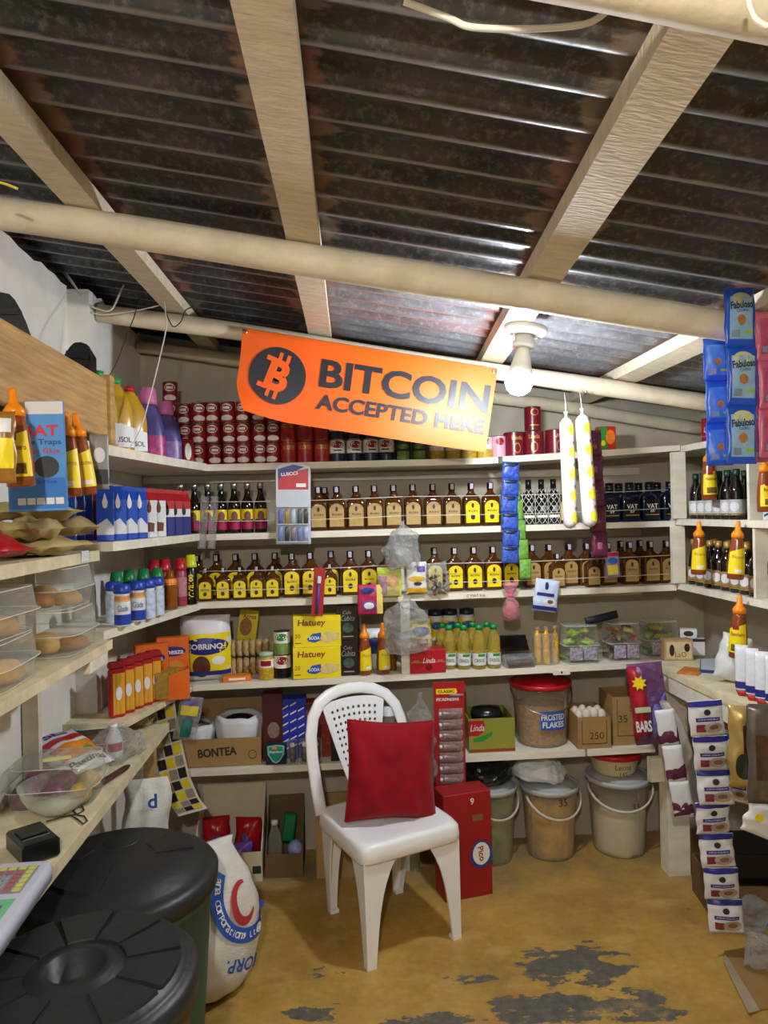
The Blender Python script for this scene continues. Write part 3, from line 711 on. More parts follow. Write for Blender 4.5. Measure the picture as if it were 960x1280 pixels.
for z in zz:
    for (z0, a0, b0), (z1, a1, b1) in zip(SKS, SKS[1:]):
        if z <= z1+1e-6: t = (z-z0)/(z1-z0); rx, ry = a0+(a1-a0)*t, b0+(b1-b0)*t; break
    for i in range(n_):
        a = 2*math.pi*(i+.5)/n_; c, q = math.cos(a), math.sin(a); w_ = .006*noise.noise(Vector((c*2, q*2, z*14)))-.004*abs(noise.noise(Vector((c*3+4, q, z*30+c*9))))
        V.append((math.copysign(abs(c)**(2/2.6), c)*(rx+w_), math.copysign(abs(q)**(2/2.6), q)*(ry+w_*min(1, ry/.05)), z))
for j in range(26):
    for i in range(n_): i2 = (i+1) % n_; Fs.append((j*n_+i, j*n_+i2, (j+1)*n_+i2, (j+1)*n_+i))
Fs += [tuple(reversed(range(n_))), tuple(26*n_+i for i in range(n_))]; sk.add(V, Fs)
fs = lambda x, y, z: (x, sacky(x, z)-.006+y, z)
bd = MB(); V = []; Fs = []; c0, cz0 = .085, .315
for i in range(31):
    a = R(140)+R(180)*i/30
    for rr_ in (.105, .12, .135, .15): V.append(fs(c0+rr_*math.cos(a), 0, cz0+rr_*math.sin(a)))
for i in range(30):
    for j in range(3): Fs.append((4*i+j, 4*i+4+j, 4*i+5+j, 4*i+1+j))
bd.add(V, Fs); bd.keep = [0]
tx = MB(); fs2 = lambda x, y, z: (x, sacky(x, z)-.009+y, z)
def arc_text(mb, s, r, a_c, h, fn, gap=.72):
    n = len(s); step = h*gap/r
    for i, c in enumerate(s):
        a = a_c+(i-(n-1)/2)*step
        if c != ' ': mb.text(c, c0+r*math.cos(a), cz0+r*math.sin(a), h, bold=.01, fn=fn, ang=a+math.pi/2)
arc_text(tx, 'ana Corporation, Ltd.', .127, R(218), .019, fs2, .78)
arc_text(tx, 'OIL', .127, R(296), .03, fs2, .9)
em = MB(); V = []; Fs = []
for i in range(17):
    t = i/16; a = R(300)-R(190)*t; rr_ = .05+.03*math.sin(t*3.1)
    for d in (0, .03*math.sin(math.pi*(t*.9+.05))+.008): V.append(fs(.075+(rr_+d)*.62*math.cos(a), 0, .305+(rr_+d)*.85*math.sin(a)))
for i in range(16): Fs.append((2*i, 2*i+2, 2*i+3, 2*i+1))
em.add(V, Fs); em.keep = [0]
ct_ = MB(); ct_.text('CORP.', .055, .10, .042, bold=.02, fn=fs, ang=R(165))
thing('rice_sack', [('sack', sk.mesh('sack', mSack)), ('printed_band', bd.mesh('printed_band', mSB), [('band_lettering', tx.mesh('band_lettering', mSW))]), ('emblem', em.mesh('emblem', mSR)), ('lettering', ct_.mesh('lettering', mSB))],
      (-.415, 2.325, .004), 'white woven sack with blue band and red emblem behind the green barrel', 'sack', rz=R(42), rx=R(-6), ry=R(3))
sk = MB(); sk.pillow(.16, .61, .10, 12, 18, seed=12, crump=.028); l2 = MB(); l2.text('d', .03, .545, .05, y=-.050, bold=.02)
thing('rice_sack', [('sack', sk.mesh('sack', mSack)), ('lettering', l2.mesh('lettering', mSB))], (-.70, 2.60, .004), 'second white sack with a blue letter standing behind the lidded barrel', 'sack', rz=R(10))
# buckets
mFrost = CLEAR('milky bucket plastic', 'f0ede2', .13, .62, .25, 'e2dfd2'); mLidG = M('grey milky lid', 'bcc0c0', .35, var=.06, trans=.15); mMilk = M('milk white plastic', 'c9c4b4', .4, var=.05)
mRice = M('white flour', 'd8d0bb', .9, var=.1, bump=.3); mInk = M('black marker ink', '2a2722', .6, var=0); mWireS = M('steel', '9a9a98', .3, 1, var=0)
def bucket_parts(r, h, lid, body, fill, fillh, mark=None, handle=True, droop=1):
    b = MB(); b.lathe([(.001, 0), (r*.80, 0), (r*.83, .008), (r*.97, h-.03), (r*.985, h-.028), (r*.985, h-.022), (r*.975, h-.02), (r*.985, h)], 36, cap=False)
    l = MB(); l.lathe([(r*1.0, h-.018), (r*1.05, h-.018), (r*1.06, h-.004), (r*1.04, h+.004), (r*.98, h+.002), (r*.94, h-.004), (r*.85, h+.006), (r*.5, h+.010), (.001, h+.011)], 40)
    ps = [('body', b.mesh('bucket_body', body)), ('lid', l.mesh('bucket_lid', lid))]
    if fill:
        f = MB(); f.blob([(r*.78, .006), (r*.80, .02), (r*(.80+.15*fillh*.9), h*fillh), (r*.5, h*fillh+.008), (r*.1, h*fillh+.012)], 30, seed=r*50, amp=.006, freq=16); ps.append(('contents', f.mesh('contents', fill)))
    if handle:
        hb = MB(); hb.tube([(r*1.04*math.cos(t), -r*.25-r*.82*math.sin(t)*.9, h-.03-.09*math.sin(t)*droop) for t in [math.pi*i/16 for i in range(17)]], .005 if droop else .003, 8, flat=1.8); ps.append(('handle', hb.mesh('handle', mMilk)))
    if mark:
        t_ = MB(); t_.text(mark[0], 0, h*mark[1], .032, bold=-.005, fn=lambda x, y, z: ((r*.995)*math.sin(x/r+mark[2]), -(r*.995)*math.cos(x/r+mark[2]), z)); ps.append(('marking', t_.mesh('marking', mInk)))
    return ps
def ctr(px, Yc): return BX(px, Yc, .15)
mPasta = M('yellow packets in bucket', 'd0a032', .6, var=.6, scale=14, bump=.4, bscale=20); mGreenP = M('green and tan packets in bucket', '7f8a3c', .6, var=.7, scale=12, bump=.4, bscale=20)
thing('lidded_bucket', bucket_parts(.118, .325, mLidG, mFrost, mGreenP, .85, None), (ctr(612, 3.14), 3.14, 0), 'clear lidded bucket with green packets standing beside the red carton', 'bucket', 'buckets under the back shelf', rz=R(20))
thing('lidded_bucket', bucket_parts(.126, .310, mLidG, mFrost, mPasta, .82, ('35', .86, 0)), (ctr(687, 3.155), 3.155, 0), 'clear lidded bucket full of yellow packets, marked 35', 'bucket', 'buckets under the back shelf', rz=R(12))
thing('lidded_bucket', bucket_parts(.138, .335, mLidG, mFrost, mRice, .60, ('35', .70, .35)), (ctr(773, 3.155), 3.155, 0), 'milky lidded bucket half full of white flour, marked 35', 'bucket', 'buckets under the back shelf', rz=R(-8))
mBag = M('black bin bag film', '16171a', .25, var=.1, bump=.6, bscale=25); mBagW = M('white bag film', 'e2e6ee', .35, var=.05, bump=.4, bscale=25)
def bagm(w, h, d, seed, mat, name='bag', amp=.02, knot=True, freq=9):
    b = MB(); P = [(w*.30, 0), (w*.46, h*.10), (w*.5, h*.3), (w*.46, h*.52), (w*.36, h*.70), (w*.2, h*.82), (w*.07, h*.88)]
    P += [(w*.05, h*.91), (w*.10, h*.97), (w*.13, h)] if knot else [(w*.02, h*.9)]
    b.blob(P, 40, seed, amp, freq, 1, d/w, flat=True, sub=3); return b.mesh(name, mat)
x = ctr(606, 3.13); thing('bin_bag', [('b', bagm(.25, .14, .2, 3, mBag))], (x, 3.13, .341), 'crumpled black plastic bag heaped on a lidded bucket', 'bag')
x = ctr(678, 3.15); thing('plastic_bag', [('b', bagm(.25, .125, .2, 8, mBagW))], (x-.01, 3.15, .327), 'white tied plastic bag lying on the bucket of yellow packets', 'bag', ry=R(6))
mBowlY = M('cream food tub', 'd2c79a', .4, var=.06); mRedLid = M('red plastic lid', 'b31622', .35, var=.08)
b1 = MB(); b1.lathe([(.001, 0), (.075, 0), (.095, .02), (.108, .075), (.112, .078), (.112, .085), (.1, .085)], 36)
b2 = MB(); b2.lathe([(.110, .084), (.122, .084), (.122, .100), (.115, .106), (.10, .104), (.09, .111), (.001, .113)], 36)
b3 = MB(); rr = .108
for s_, zz, hh in (('Lecna', .055, .022), ('145', .026, .018)): b3.text(s_, 0, zz, hh, bold=-.005, fn=lambda x, y, z: (rr*math.sin(x/rr), -rr*math.cos(x/rr), z))
x = ctr(770, 3.155); thing('food_tub', [('tub', b1.mesh('tub', mBowlY)), ('lid', b2.mesh('tub_lid', mRedLid)), ('marking', b3.mesh('marking', mInk))], (x-.005, 3.15, .3465), 'cream tub with red lid marked Lecna 145 on top of a bucket', 'tub')
# red carton
mRedB = M('red carton', '97161c', .5, var=.06); mWh = M('white print', 'e6e2da', .5, var=0); mBluP = M('blue print', '24408f', .5, var=0)
b = MB(); b.cbox((0, 0, .21), (.205, .11, .42), .002)
p = MB(); p.text('9', .02, .385, .026, y=-.0565, bold=.01)
lgo = MB(); lgo.prism([(.055+.045*math.cos(t)*(1.15 if math.sin(t) < 0 else 1), .17+.055*math.sin(t)) for t in [2*math.pi*i/20 for i in range(20)]], -.0575, -.0555)
lgr = MB(); lgr.prism([(.055+.037*math.cos(t), .172+.045*math.sin(t)) for t in [2*math.pi*i/20 for i in range(20)]], -.0585, -.0575)
lt = MB(); lt.text('Pico', .055, .172, .026, y=-.0592, bold=.02, ang=R(-80))
hs = MB(); hs.prism([(.02, .305), (.065, .305), (.065, .33), (.02, .33)], -.0565, -.0555)
thing('carton', [('body', b.mesh('body', mRedB)), ('number', p.mesh('number', mWh)), ('logo', lgo.mesh('logo', mBluP), [('logo_face', lgr.mesh('logo_face', mWh)), ('logo_lettering', lt.mesh('logo_lettering', mRedB))]), ('sticker', hs.mesh('sticker', M('brown tape', '7c5a34', .6)))], (.492, 2.862, 0), 'tall red carton with oval logo standing behind the chair', 'carton', rz=R(13))
# open cartons
mCard = M('brown cardboard', '94713f', .75, var=.12, scale=12, bump=.2); mCardW = M('white carton board', 'cfc5ae', .7, var=.08); mCardD = M('dark cardboard', '6c5436', .8, var=.15)
def open_box(w, d, hf, hb, mat, th=.004, flap=0):
    ps = []
    b = MB(); b.box(-w/2, w/2, -d/2, -d/2+th, 0, hf); ps.append(('front_panel', b.mesh('front_panel', mat)))
    b = MB(); b.box(-w/2, w/2, d/2-th, d/2, 0, hb); ps.append(('back_panel', b.mesh('back_panel', mat)))
    for sx in (-1, 1):
        b = MB(); x0, x1 = sorted((sx*w/2, sx*(w/2-th))); V = [(x, y, z) for x in (x0, x1) for y, z in ((-d/2+th, 0), (d/2-th, 0), (d/2-th, hb), (-d/2+th, hf))]
        b.add(V, [(0, 1, 2, 3), (7, 6, 5, 4), (0, 4, 5, 1), (1, 5, 6, 2), (2, 6, 7, 3), (3, 7, 4, 0)], False); ps.append(('side_panel', b.mesh('side_panel', mat)))
    b = MB(); b.box(-w/2+th, w/2-th, -d/2+th, d/2-th, 0, th); ps.append(('bottom', b.mesh('bottom', mat)))
    return ps
ps = open_box(.285, .24, .125, .33, mCardW)
t_ = MB(); t_.text('Bar', .02, .085, .024, y=-.1212, bold=0, shear=.3); t_.text('duro', .045, .045, .030, y=-.1212, bold=.03)
g_ = MB(); g_.prism([(.102, .034), (.138, .034), (.138, .066), (.102, .066)], -.1212, -.1202)
x = BX(285, 3.04, .1); bxX = x
thing('open_carton', ps+[('lettering', t_.mesh('lettering', M('maroon print', '6a1f22', .6, var=0))), ('printed_square', g_.mesh('printed_square', M('dark green print', '26331f', .6, var=0)))], (x, 3.155, 0), 'open white printed carton holding red sweet bags on the floor', 'carton', 'open cartons on the floor')
mCandy = M('red sweet wrapper', 'b01420', .28, var=.25, scale=20, bump=.6, bscale=30); mCandyB = M('violet sweet wrapper', '6a4aa0', .28, var=.35, scale=20, bump=.6, bscale=30)
for i, (dx, dy, z, w, h, mt_, lab, rz, rx) in enumerate(((-.072, .03, .012, .115, .20, mCandy, 'red shiny sweet bag on the left in the white carton', 8, -10), (.06, .03, .012, .115, .19, mCandy, 'red shiny sweet bag on the right in the white carton', -8, -10), (.02, -.06, .012, .15, .125, mCandyB, 'small violet and red sweet bag at the front of the white carton', 6, -4))):
    b = MB(); b.pillow(w, h, .055, 10, 12, seed=i*3.3, crump=.014); p2 = MB(); p2.pillow(w*.5, h*.35, .058, 6, 6, seed=i*3.3+.4, crump=.01, z=h*.35, y=-.006)
    thing('sweet_bag', [('bag', b.mesh('bag', mt_)), ('printed_panel', p2.mesh('printed_panel', mCandyB if mt_ is mCandy else mWh))], (bxX+dx, 3.155+dy, z), lab, 'sweet bag', 'sweet bags in the white carton', rz=R(rz), rx=R(rx))
ps = open_box(.16, .22, .10, .27, mCardD); x = BX(355, 3.05, .1)
thing('open_carton', ps, (x, 3.165, 0), 'small open brown carton with empty bottles on the floor', 'carton', 'open cartons on the floor')
mPET = CLEAR('clear PET', 'eef2ee', .12, .6, .08); mGreenC = M('green plastic', '0f7a45', .35, var=.08); mBluBall = M('pale blue plastic', '8f9dd0', .3, var=.15)
b = MB(); b.lathe([(.001, 0), (.03, 0), (.032, .01), (.03, .05), (.032, .11), (.024, .15), (.013, .175), (.013, .19), (.001, .19)], 20)
c_ = MB(); c_.lathe([(.015, .188), (.015, .205), (.001, .206)], 14)
thing('empty_bottle', [('bottle', b.mesh('pet', mPET)), ('cap', c_.mesh('cap', mWh))], (x-.045, 3.14, .006), 'empty clear bottle in the small brown carton', 'bottle')
b = MB(); b.cbox((0, 0, .06), (.055, .04, .12), .006); thing('sponge_pack', [('p', b.mesh('pack', mGreenC))], (x+.005, 3.2, .09), 'green scouring pack standing in the small brown carton', 'pack', rx=R(-8), ry=R(8))
b = MB(); b.lathe([(.001, 0)]+[(.034*math.sin(t), .034-.034*math.cos(t)) for t in [math.pi*i/12 for i in range(1, 12)]]+[(.001, .068)], 20); thing('plastic_ball', [('p', b.mesh('ball', mBluBall))], (x+.045, 3.105, .066), 'pale blue round bottle end in the small brown carton', 'bottle')
# plywood crate and roll behind the chair
mPly = M('pale plywood', 'a5834f', .7, var=.25, scale=6, bump=.2, stretch=(4, 1, .8))
ps = []
for nm, dd in (('front_board', (-.13, .13, -.01, 0, 0, .28)), ('back_board', (-.13, .13, .20, .21, 0, .28)), ('side_board', (-.13, -.12, 0, .2, 0, .28)), ('side_board', (.12, .13, 0, .2, 0, .28)), ('bottom_board', (-.12, .12, 0, .2, 0, .01))): ps.append(bxm(nm, mPly, *dd))
thing('wooden_crate', ps, (BX(428, 3.03, .1)+.02, 3.04, 0), 'pale plywood crate on the floor behind the chair legs', 'crate')
b = MB(); b.lathe([(.001, 0), (.024, 0), (.024, .30), (.018, .30), (.016, .02), (.001, .02)], 18); thing('paper_roll', [('r', b.mesh('roll', M('paper roll', 'c8c2b4', .7)))], (BX(518, 3.05, .1), 3.06, 0), 'pale upright roll standing behind the chair beside the crate', 'roll')
# ================================================================ tins, bottles and packs: one build of each kind
mTin = M('tin plate', 'b9b7b2', .3, 1, var=.05); mRed = M('deep red print', '8f1220', .4, var=.10, scale=30); mRed2 = M('red orange print', 'a8261a', .4, var=.12, scale=30)
mYel = M('yellow print', 'e8cf1a', .45, var=.05); mCream = M('tan label', 'ab8d55', .5, var=.12, scale=40); mBlack = M('black gloss', '121214', .22, var=0); mNav = M('dark blue print', '171d33', .4, var=.1)
mDkGreen = M('dark green print', '1c2f1d', .4, var=.25, scale=60); mPea = M('pea green print', '7a9a4a', .5, var=.5, scale=90); mCorn = M('corn yellow print', 'caa52a', .5, var=.4, scale=120); mBurg = M('burgundy tin', '6e0f22', .3, var=.08)
mGold = M('gold print', 'b6924a', .35, .3, var=.1); mPink = M('pink print', 'd8507f', .45, var=.2); mGreenL = M('green print', '2c8a3a', .4, var=.1); mBrownP = M('dark brown print', '3d2014', .5, var=.1)
mAmber = M('amber rum', '6a3a08', .06, var=.12, scale=10, trans=.55, ior=1.33, coat=.4); mGlassD = M('dark bottle glass', '0f0a08', .05, var=0, coat=.5); mDkBlue = M('blue black glass', '0c1230', .12, var=.08, coat=.4)
mOil = M('cooking oil in bottle', 'ecd868', .06, var=.05, trans=.75, ior=1.33, coat=.4); mSauce = M('brown sauce bottle', '87401b', .18, var=.10, coat=.5); mOrangeC = M('orange nozzle', 'ef8b12', .35, var=.05)
mGlassC = CLEAR('clear glass', 'f3f5f2', .04, .5, .03)
FA = -math.pi/2     # towards the viewer
def can_parts(r, h, bands, emblem=None, top=True, text=None):
    b = MB(); b.lathe([(.001, 0), (r*.96, 0), (r, .003), (r, h-.003), (r*.97, h), (r*.93, h-.0015), (r*.90, h-.004), (.001, h-.004)], 20)
    ps = [('tin', b.mesh('tin', mTin))]; sub = []
    if emblem:
        for (z0, z1, da, mt_, oval) in emblem:
            e = MB(); e.cyl_patch(r*1.012+.0006*len(sub), FA-da, FA+da, z0*h, z1*h, 8, oval); sub.append(('emblem', e.mesh('emblem', mt_)))
    if text:
        t = MB(); rr = r*1.03
        t.text(text[0], 0, text[1]*h, text[2], bold=.03, w=text[3], fn=lambda x, y, z: (rr*math.sin(x/rr), -rr*math.cos(x/rr), z)); sub.append(('lettering', t.mesh('lettering', text[4])))
    for i, (z0, z1, mt_) in enumerate(bands):
        l = MB(); l.lathe([(r*1.006, z0*h), (r*1.006, z1*h)], 20, cap=False); ps.append(('label', l.mesh('label', mt_), sub if i == 0 else None))
    return ps
canMilk = can_parts(.0305, .0885, [(.05, .95, mRed)], [(.52, .90, .80, mWh, True), (.58, .84, .62, mRed, True), (.08, .36, .85, mWh, True), (.64, .76, .45, mWh, False), (.02, .10, 1.2, mRed, False)])
canTom = can_parts(.0338, .092, [(.03, .97, mRed2)], [(.10, .42, .7, mRed, True)], text=('ACOTES', .72, .018, .055, mGold))
canBean = can_parts(.0335, .094, [(.40, .97, mWh), (.03, .40, mNav)], [(.62, .95, .80, mRed, True), (.5, .56, .5, mNav, False)])
canPea = can_parts(.0338, .094, [(.03, .97, mDkGreen)], [(.52, .74, .8, mPea, True), (.06, .42, .85, mPea, False)])
canCorn = can_parts(.0330, .094, [(.42, .97, mWh), (.03, .42, mCorn)], [(.62, .95, .80, mRed, True)])
canPink = can_parts(.031, .094, [(.03, .97, M('pale pink print', 'd9a3b4', .45, var=.1))], [(.55, .9, .6, mRed, True)])
canBurg = can_parts(.0445, .105, [(.03, .97, mBurg)], [(.12, .55, .34, mGold, True), (.16, .50, .26, mBurg, True)], text=('Linda', .76, .018, .05, mGold))
canBurgT = can_parts(.036, .105, [(.03, .97, mBurg)], [(.62, .90, .5, mGold, True), (.65, .87, .42, mBurg, True), (.2, .24, .6, mGold, False)])
ORD = ['first', 'second', 'third', 'fourth', 'fifth', 'sixth', 'seventh', 'eighth', 'ninth', 'tenth', 'eleventh', 'twelfth']
LEV = {1: [''], 2: ['lower', 'upper'], 3: ['bottom', 'middle', 'top'], 4: ['bottom', 'second', 'third', 'top']}
def stack(parts, name, px, Y, k, n, h, label, cat, group, jit=.002, col=None):
    x = BX(px, Y, shz(k, 0)+.05)
    for i in range(n): thing(name, parts, (x+rnd.uniform(-jit, jit), Y+rnd.uniform(-jit, jit), shz(k, x)+.0008+i*(h+.0006)), label.format(o=ORD[col] if col is not None else '', l=LEV[n][i]).replace('  ', ' ').strip(), cat, group, rz=rnd.uniform(-.25, .25))
G1 = 'red milk tins on the top shelf'
for c_i, (px, Y, n) in enumerate(((234, 3.10, 3), (250, 3.06, 3), (268, 3.06, 3), (287, 3.06, 3), (305, 3.06, 3), (324, 3.06, 3), (342, 3.06, 3))):
    stack(canMilk, 'milk_tin', px, Y, 1, n, .0885, '{l} red milk tin in the {o} three-high stack from the left', 'tin', G1, col=c_i)
stack(canMilk, 'milk_tin', 214, 3.06, 1, 4, .0885, '{l} red milk tin of the four-high stack in the back left corner', 'tin', 'corner stack of red milk tins')
for c_i, px in enumerate((361, 382, 402)): stack(canTom, 'tomato_tin', px, 3.06, 1, 3, .092, '{l} red and orange tin in the {o} such stack from the left', 'tin', 'red and orange tins', col=c_i)
for c_i, px in enumerate((422, 443, 463, 483)): stack(canBean, 'bean_tin', px, 3.06, 1, 2, .094, '{l} navy and white tin in the {o} such stack from the left', 'tin', 'navy and white bean tins', col=c_i)
for c_i, px in enumerate((504, 525)): stack(canPea, 'pea_tin', px, 3.06, 1, 2, .094, '{l} dark green pea tin in the {o} of two stacks under the banner', 'tin', 'green pea tins', col=c_i)
for c_i, px in enumerate((546, 566, 586, 605)): stack(canCorn, 'corn_tin', px, 3.06, 1, 1 if px > 580 else 2, .094, '{l} white and yellow corn tin, {o} column from the left under the banner', 'tin', 'corn tins', col=c_i)
stack(canPink, 'pink_tin', 623, 3.06, 1, 1, .094, 'pale pink tin between the corn tins and the burgundy tins', 'tin', None)
for px, lab in ((642, 'wide burgundy tin next to the pale pink tin'), (667, 'wide burgundy tin carrying a narrower tin on top'), (694, 'rightmost wide burgundy tin beside the hanging white sausages')):
    stack(canBurg, 'cocoa_tin', px, 3.06, 1, 1, .105, lab, 'tin', 'burgundy tins')
x = BX(666, 3.06, 1.9); thing('cocoa_tin', canBurgT, (x, 3.06, shz(1, x)+.1075), 'narrow burgundy tin standing on top of a wide one', 'tin', 'burgundy tins')

def boxp(w, d, h, mat, prints=(), bev=.0015):
    "carton, front face at -y; prints: (name, kind, args, material)"
    b = MB(); b.cbox((0, 0, h/2), (w, d, h), bev); ps = [('carton_body', b.mesh('carton_body', mat))]; y = -d/2
    for q in prints:
        m_ = MB(); lay = q[4] if len(q) > 4 else 1; yy = y-.0006*lay
        if q[1] == 'rect':
            x0, x1, z0, z1 = q[2]; m_.prism([(x0*w, z0*h), (x1*w, z0*h), (x1*w, z1*h), (x0*w, z1*h)], yy, y+.0002)
        elif q[1] == 'oval':
            x0, z0, rx, rz_ = q[2]; m_.prism([(x0*w+rx*w*math.cos(t), z0*h+rz_*h*math.sin(t)) for t in [2*math.pi*i/18 for i in range(18)]], yy, y+.0002)
        elif q[1] == 'poly': m_.prism([(a*w, c*h) for a, c in q[2]], yy, y+.0002)
        else:
            s_, x0, z0, hh, ww = q[2][:5]; m_.text(s_, x0*w, z0*h, hh*h, y=yy-.0006, bold=q[2][5] if len(q[2]) > 5 else .02, w=ww*w if ww else None, shear=q[2][6] if len(q[2]) > 6 else 0, ang=q[2][7] if len(q[2]) > 7 else 0)
        ps.append((q[0], m_.mesh(q[0], q[3])))
    return ps
mJuice = M('red juice carton', 'b5281c', .4, var=.08); mOrF = M('orange slice print', 'e8752a', .45, var=.3, scale=40)
jc = boxp(.075, .05, .105, mJuice, [('printed_panel', 'rect', (-.5, -.05, .02, .98), mGreenL), ('fruit_print', 'oval', (.16, .55, .28, .3), mOrF, 2), ('leaf_print', 'oval', (-.28, .3, .13, .12), mYel, 2)])
x = BX(757, 3.06, 1.85); thing('juice_carton', jc, (x, 3.06, shz(1, x)+.001), 'red and green fruit juice carton at the right end of the top shelf', 'carton')
rb = boxp(.085, .16, .095, M('dark red gift carton', '8e1222', .4, var=.08), [('lettering', 'text', ('Linda', 0, .5, .22, .6, 0, .2), mWh), ('gold_line', 'rect', (-.48, .48, .2, .23), mGold)])
for i, (px, yy) in enumerate(((847, 2.80), (872, 2.64))):
    x = 1.555; thing('gift_carton', rb, (1.60, yy-.02*i, 1.8095), ('dark red carton on the right top shelf nearest the corner', 'dark red carton on the right top shelf beside the blue sachets')[i], 'carton', 'red cartons on the right top shelf', rz=R(-78))

# ---- dark syrup bottles
def syrup_bottle():
    b = MB(); b.lathe([(.001, 0), (.024, 0), (.0262, .004), (.0262, .112), (.024, .130), (.014, .155), (.0115, .175), (.0115, .192), (.001, .192)], 20)
    c = MB(); c.lathe([(.0135, .186), (.0138, .205), (.013, .212), (.001, .213)], 16)
    l = MB(); l.lathe([(.0267, .035), (.0267, .100)], 20, cap=False); l2 = MB(); l2.lathe([(.0269, .015), (.0269, .052)], 20, cap=False)
    e = MB(); e.cyl_patch(.0275, FA-.55, FA+.55, .05, .092, 6, True); e2 = MB(); e2.cyl_patch(.0273, FA-.9, FA+.9, .05, .058)
    return [('bottle', b.mesh('bottle', mGlassD)), ('cap', c.mesh('cap', mTin)), ('label', l.mesh('label', mYel), [('figure_print', e.mesh('figure_print', M('brown figure print', '7a4a3a', .5, var=.5, scale=120)))]), ('label', l2.mesh('label', M('magenta label', '9c1445', .45, var=.1)), [('label_band', e2.mesh('label_band', M('violet band', '5a2a70', .5, var=.2)))])]
SY = syrup_bottle()
for c_i, px in enumerate((226.5, 243.5, 260, 276.5, 293, 309.5, 326)):
    x = BX(px, 3.06, 1.55); thing('syrup_bottle', SY, (x, 3.06, shz(2, x)+.001), ORD[c_i]+' from left of the seven dark syrup bottles with yellow and magenta labels', 'bottle', 'dark syrup bottles', rz=rnd.uniform(-.2, .2))
# ---- rum flasks
def rum_parts(w, d, h, lab, cap=mBlack):
    f = MB(); hw, hd = w/2, d/2; bt = h*.64
    f.loft([(.0, hw*.90, hd*.85, 4), (.004, hw*.98, hd*.97, 4.5), (.01, hw, hd, 5), (bt*.9, hw, hd, 5), (bt, hw*.97, hd*.95, 4.5), (bt*1.08, hw*.80, hd*.85, 3.5), (bt*1.16, hw*.50, hd*.62, 2.6), (bt*1.22, .0145*h/.185, .0145*h/.185, 2), (h*.86, .0125*h/.185, .0125*h/.185, 2)], 28)
    nk = MB(); nk.lathe([(.0145*h/.185, h*.845), (.0145*h/.185, h*.99), (.013*h/.185, h), (.001, h)], 16)
    tx = MB(); tx.cyl_patch(.0148*h/.185, FA-.5, FA+.5, h*.86, h*.985, 4)
    arch = [(-.39*w, .12*bt), (.39*w, .12*bt), (.40*w, .72*bt)]+[(.40*w*math.cos(t), .72*bt+.20*bt*math.sin(t)) for t in [math.pi*i/8 for i in range(1, 8)]]+[(-.40*w, .72*bt)]
    lb = MB(); lb.prism(arch, -hd-.0012, -hd*.9)
    pr_ = MB(); pr_.prism([(.075*w*math.cos(t)+0, .74*bt+.085*bt*math.sin(t)) for t in [2*math.pi*i/12 for i in range(12)]], -hd-.0018, -hd-.001)
    p2 = MB(); p2.text('RON', 0, .55*bt, .07*bt, y=-hd-.0016, bold=.02, w=.5*w)
    p3 = MB(); p3.prism([(.13*w*math.cos(t), .33*bt+.10*bt*math.sin(t)) for t in [2*math.pi*i/12 for i in range(12)]], -hd-.0018, -hd-.001)
    return [('flask', f.mesh('flask', mAmber)), ('cap', nk.mesh('cap', cap), [('tax_strip', tx.mesh('tax_strip', M('pale tax strip', 'b9b4c4', .5, var=.4, scale=300)))]), ('label', lb.mesh('label', lab), [('label_crest', pr_.mesh('label_crest', mBrownP)), ('label_lettering', p2.mesh('label_lettering', mBrownP)), ('label_seal', p3.mesh('label_seal', mBrownP if lab is mYel else mGold))])]
RT = rum_parts(.078, .046, .188, mCream); RY = rum_parts(.078, .046, .188, mYel); RTs = rum_parts(.068, .038, .15, mCream); RYs = rum_parts(.062, .036, .138, mYel)
def rum(parts, pxs, k, Y, label, group, jit=.08):
    for c_i, px in enumerate(pxs):
        x = BX(px, Y, shz(k, 0)+.08); thing('rum_flask', parts, (x, Y, shz(k, x)+.001), label+(', %s from the left' % ORD[c_i] if len(pxs) > 1 else ''), 'bottle', group, rz=math.atan2(-x, Y)*-.35+rnd.uniform(-jit, jit)*.6)
rum(RT, (398, 421, 445, 468, 492, 516, 541, 565), 2, 3.07, 'tan-label amber rum flask on the second shelf under the banner', 'tan-label rum flasks on the second shelf')
rum(RT, (406,), 2, 3.16, 'amber rum flask half hidden behind the front row beside the lighter card', None)
rum(RY, (589, 613), 2, 3.07, 'amber rum flask with bright yellow label ending the second shelf row', 'yellow-label rum flasks on the second shelf')
rum(RYs, (257, 279, 300, 321, 341), 3, 3.03, 'short yellow-label rum flask at the left of the third shelf', 'short yellow-label flasks')
rum(RY, (247, 271, 295, 319, 344), 3, 3.13, 'tall yellow-label rum flask in the back row behind the short flasks', 'tall flasks behind the short ones')
rum(RY, (365, 388), 3, 3.06, 'tall yellow-label rum flask beside the hanging toothbrush', 'flasks beside the toothbrush')
rum(RYs, (412,), 3, 3.03, 'short yellow-label flask between two tall ones, right of the toothbrush', None)
rum(RY, (414,), 3, 3.12, 'tall rum flask standing directly behind the short one right of the toothbrush', None)
rum(RY, (438, 461), 3, 3.06, 'tall yellow-label rum flask above the black coffee boxes', 'flasks above the black boxes')
rum(RY, (484,), 3, 3.10, 'yellow-label rum flask behind the hanging noodle packet', None)
rum(RY, (543,), 3, 3.12, 'rum flask behind the hanging packet of seeds', None)
rum(RY, (568, 592, 616), 3, 3.06, 'tall yellow-label rum flask above the cooking oil bottles', 'flasks above the cooking oil')
rum(RY, (637,), 3, 3.08, 'yellow-label rum flask behind the hanging green strip', None)
rum(RT, (665, 686, 711, 733), 3, 3.09, 'tall tan-label rum flask above the yellow drink bottles', 'tan-label flasks right of the green strip')
rum(RTs, (696, 740), 3, 3.02, 'short tan-label rum flask standing in front of the taller row', 'short tan-label flasks')
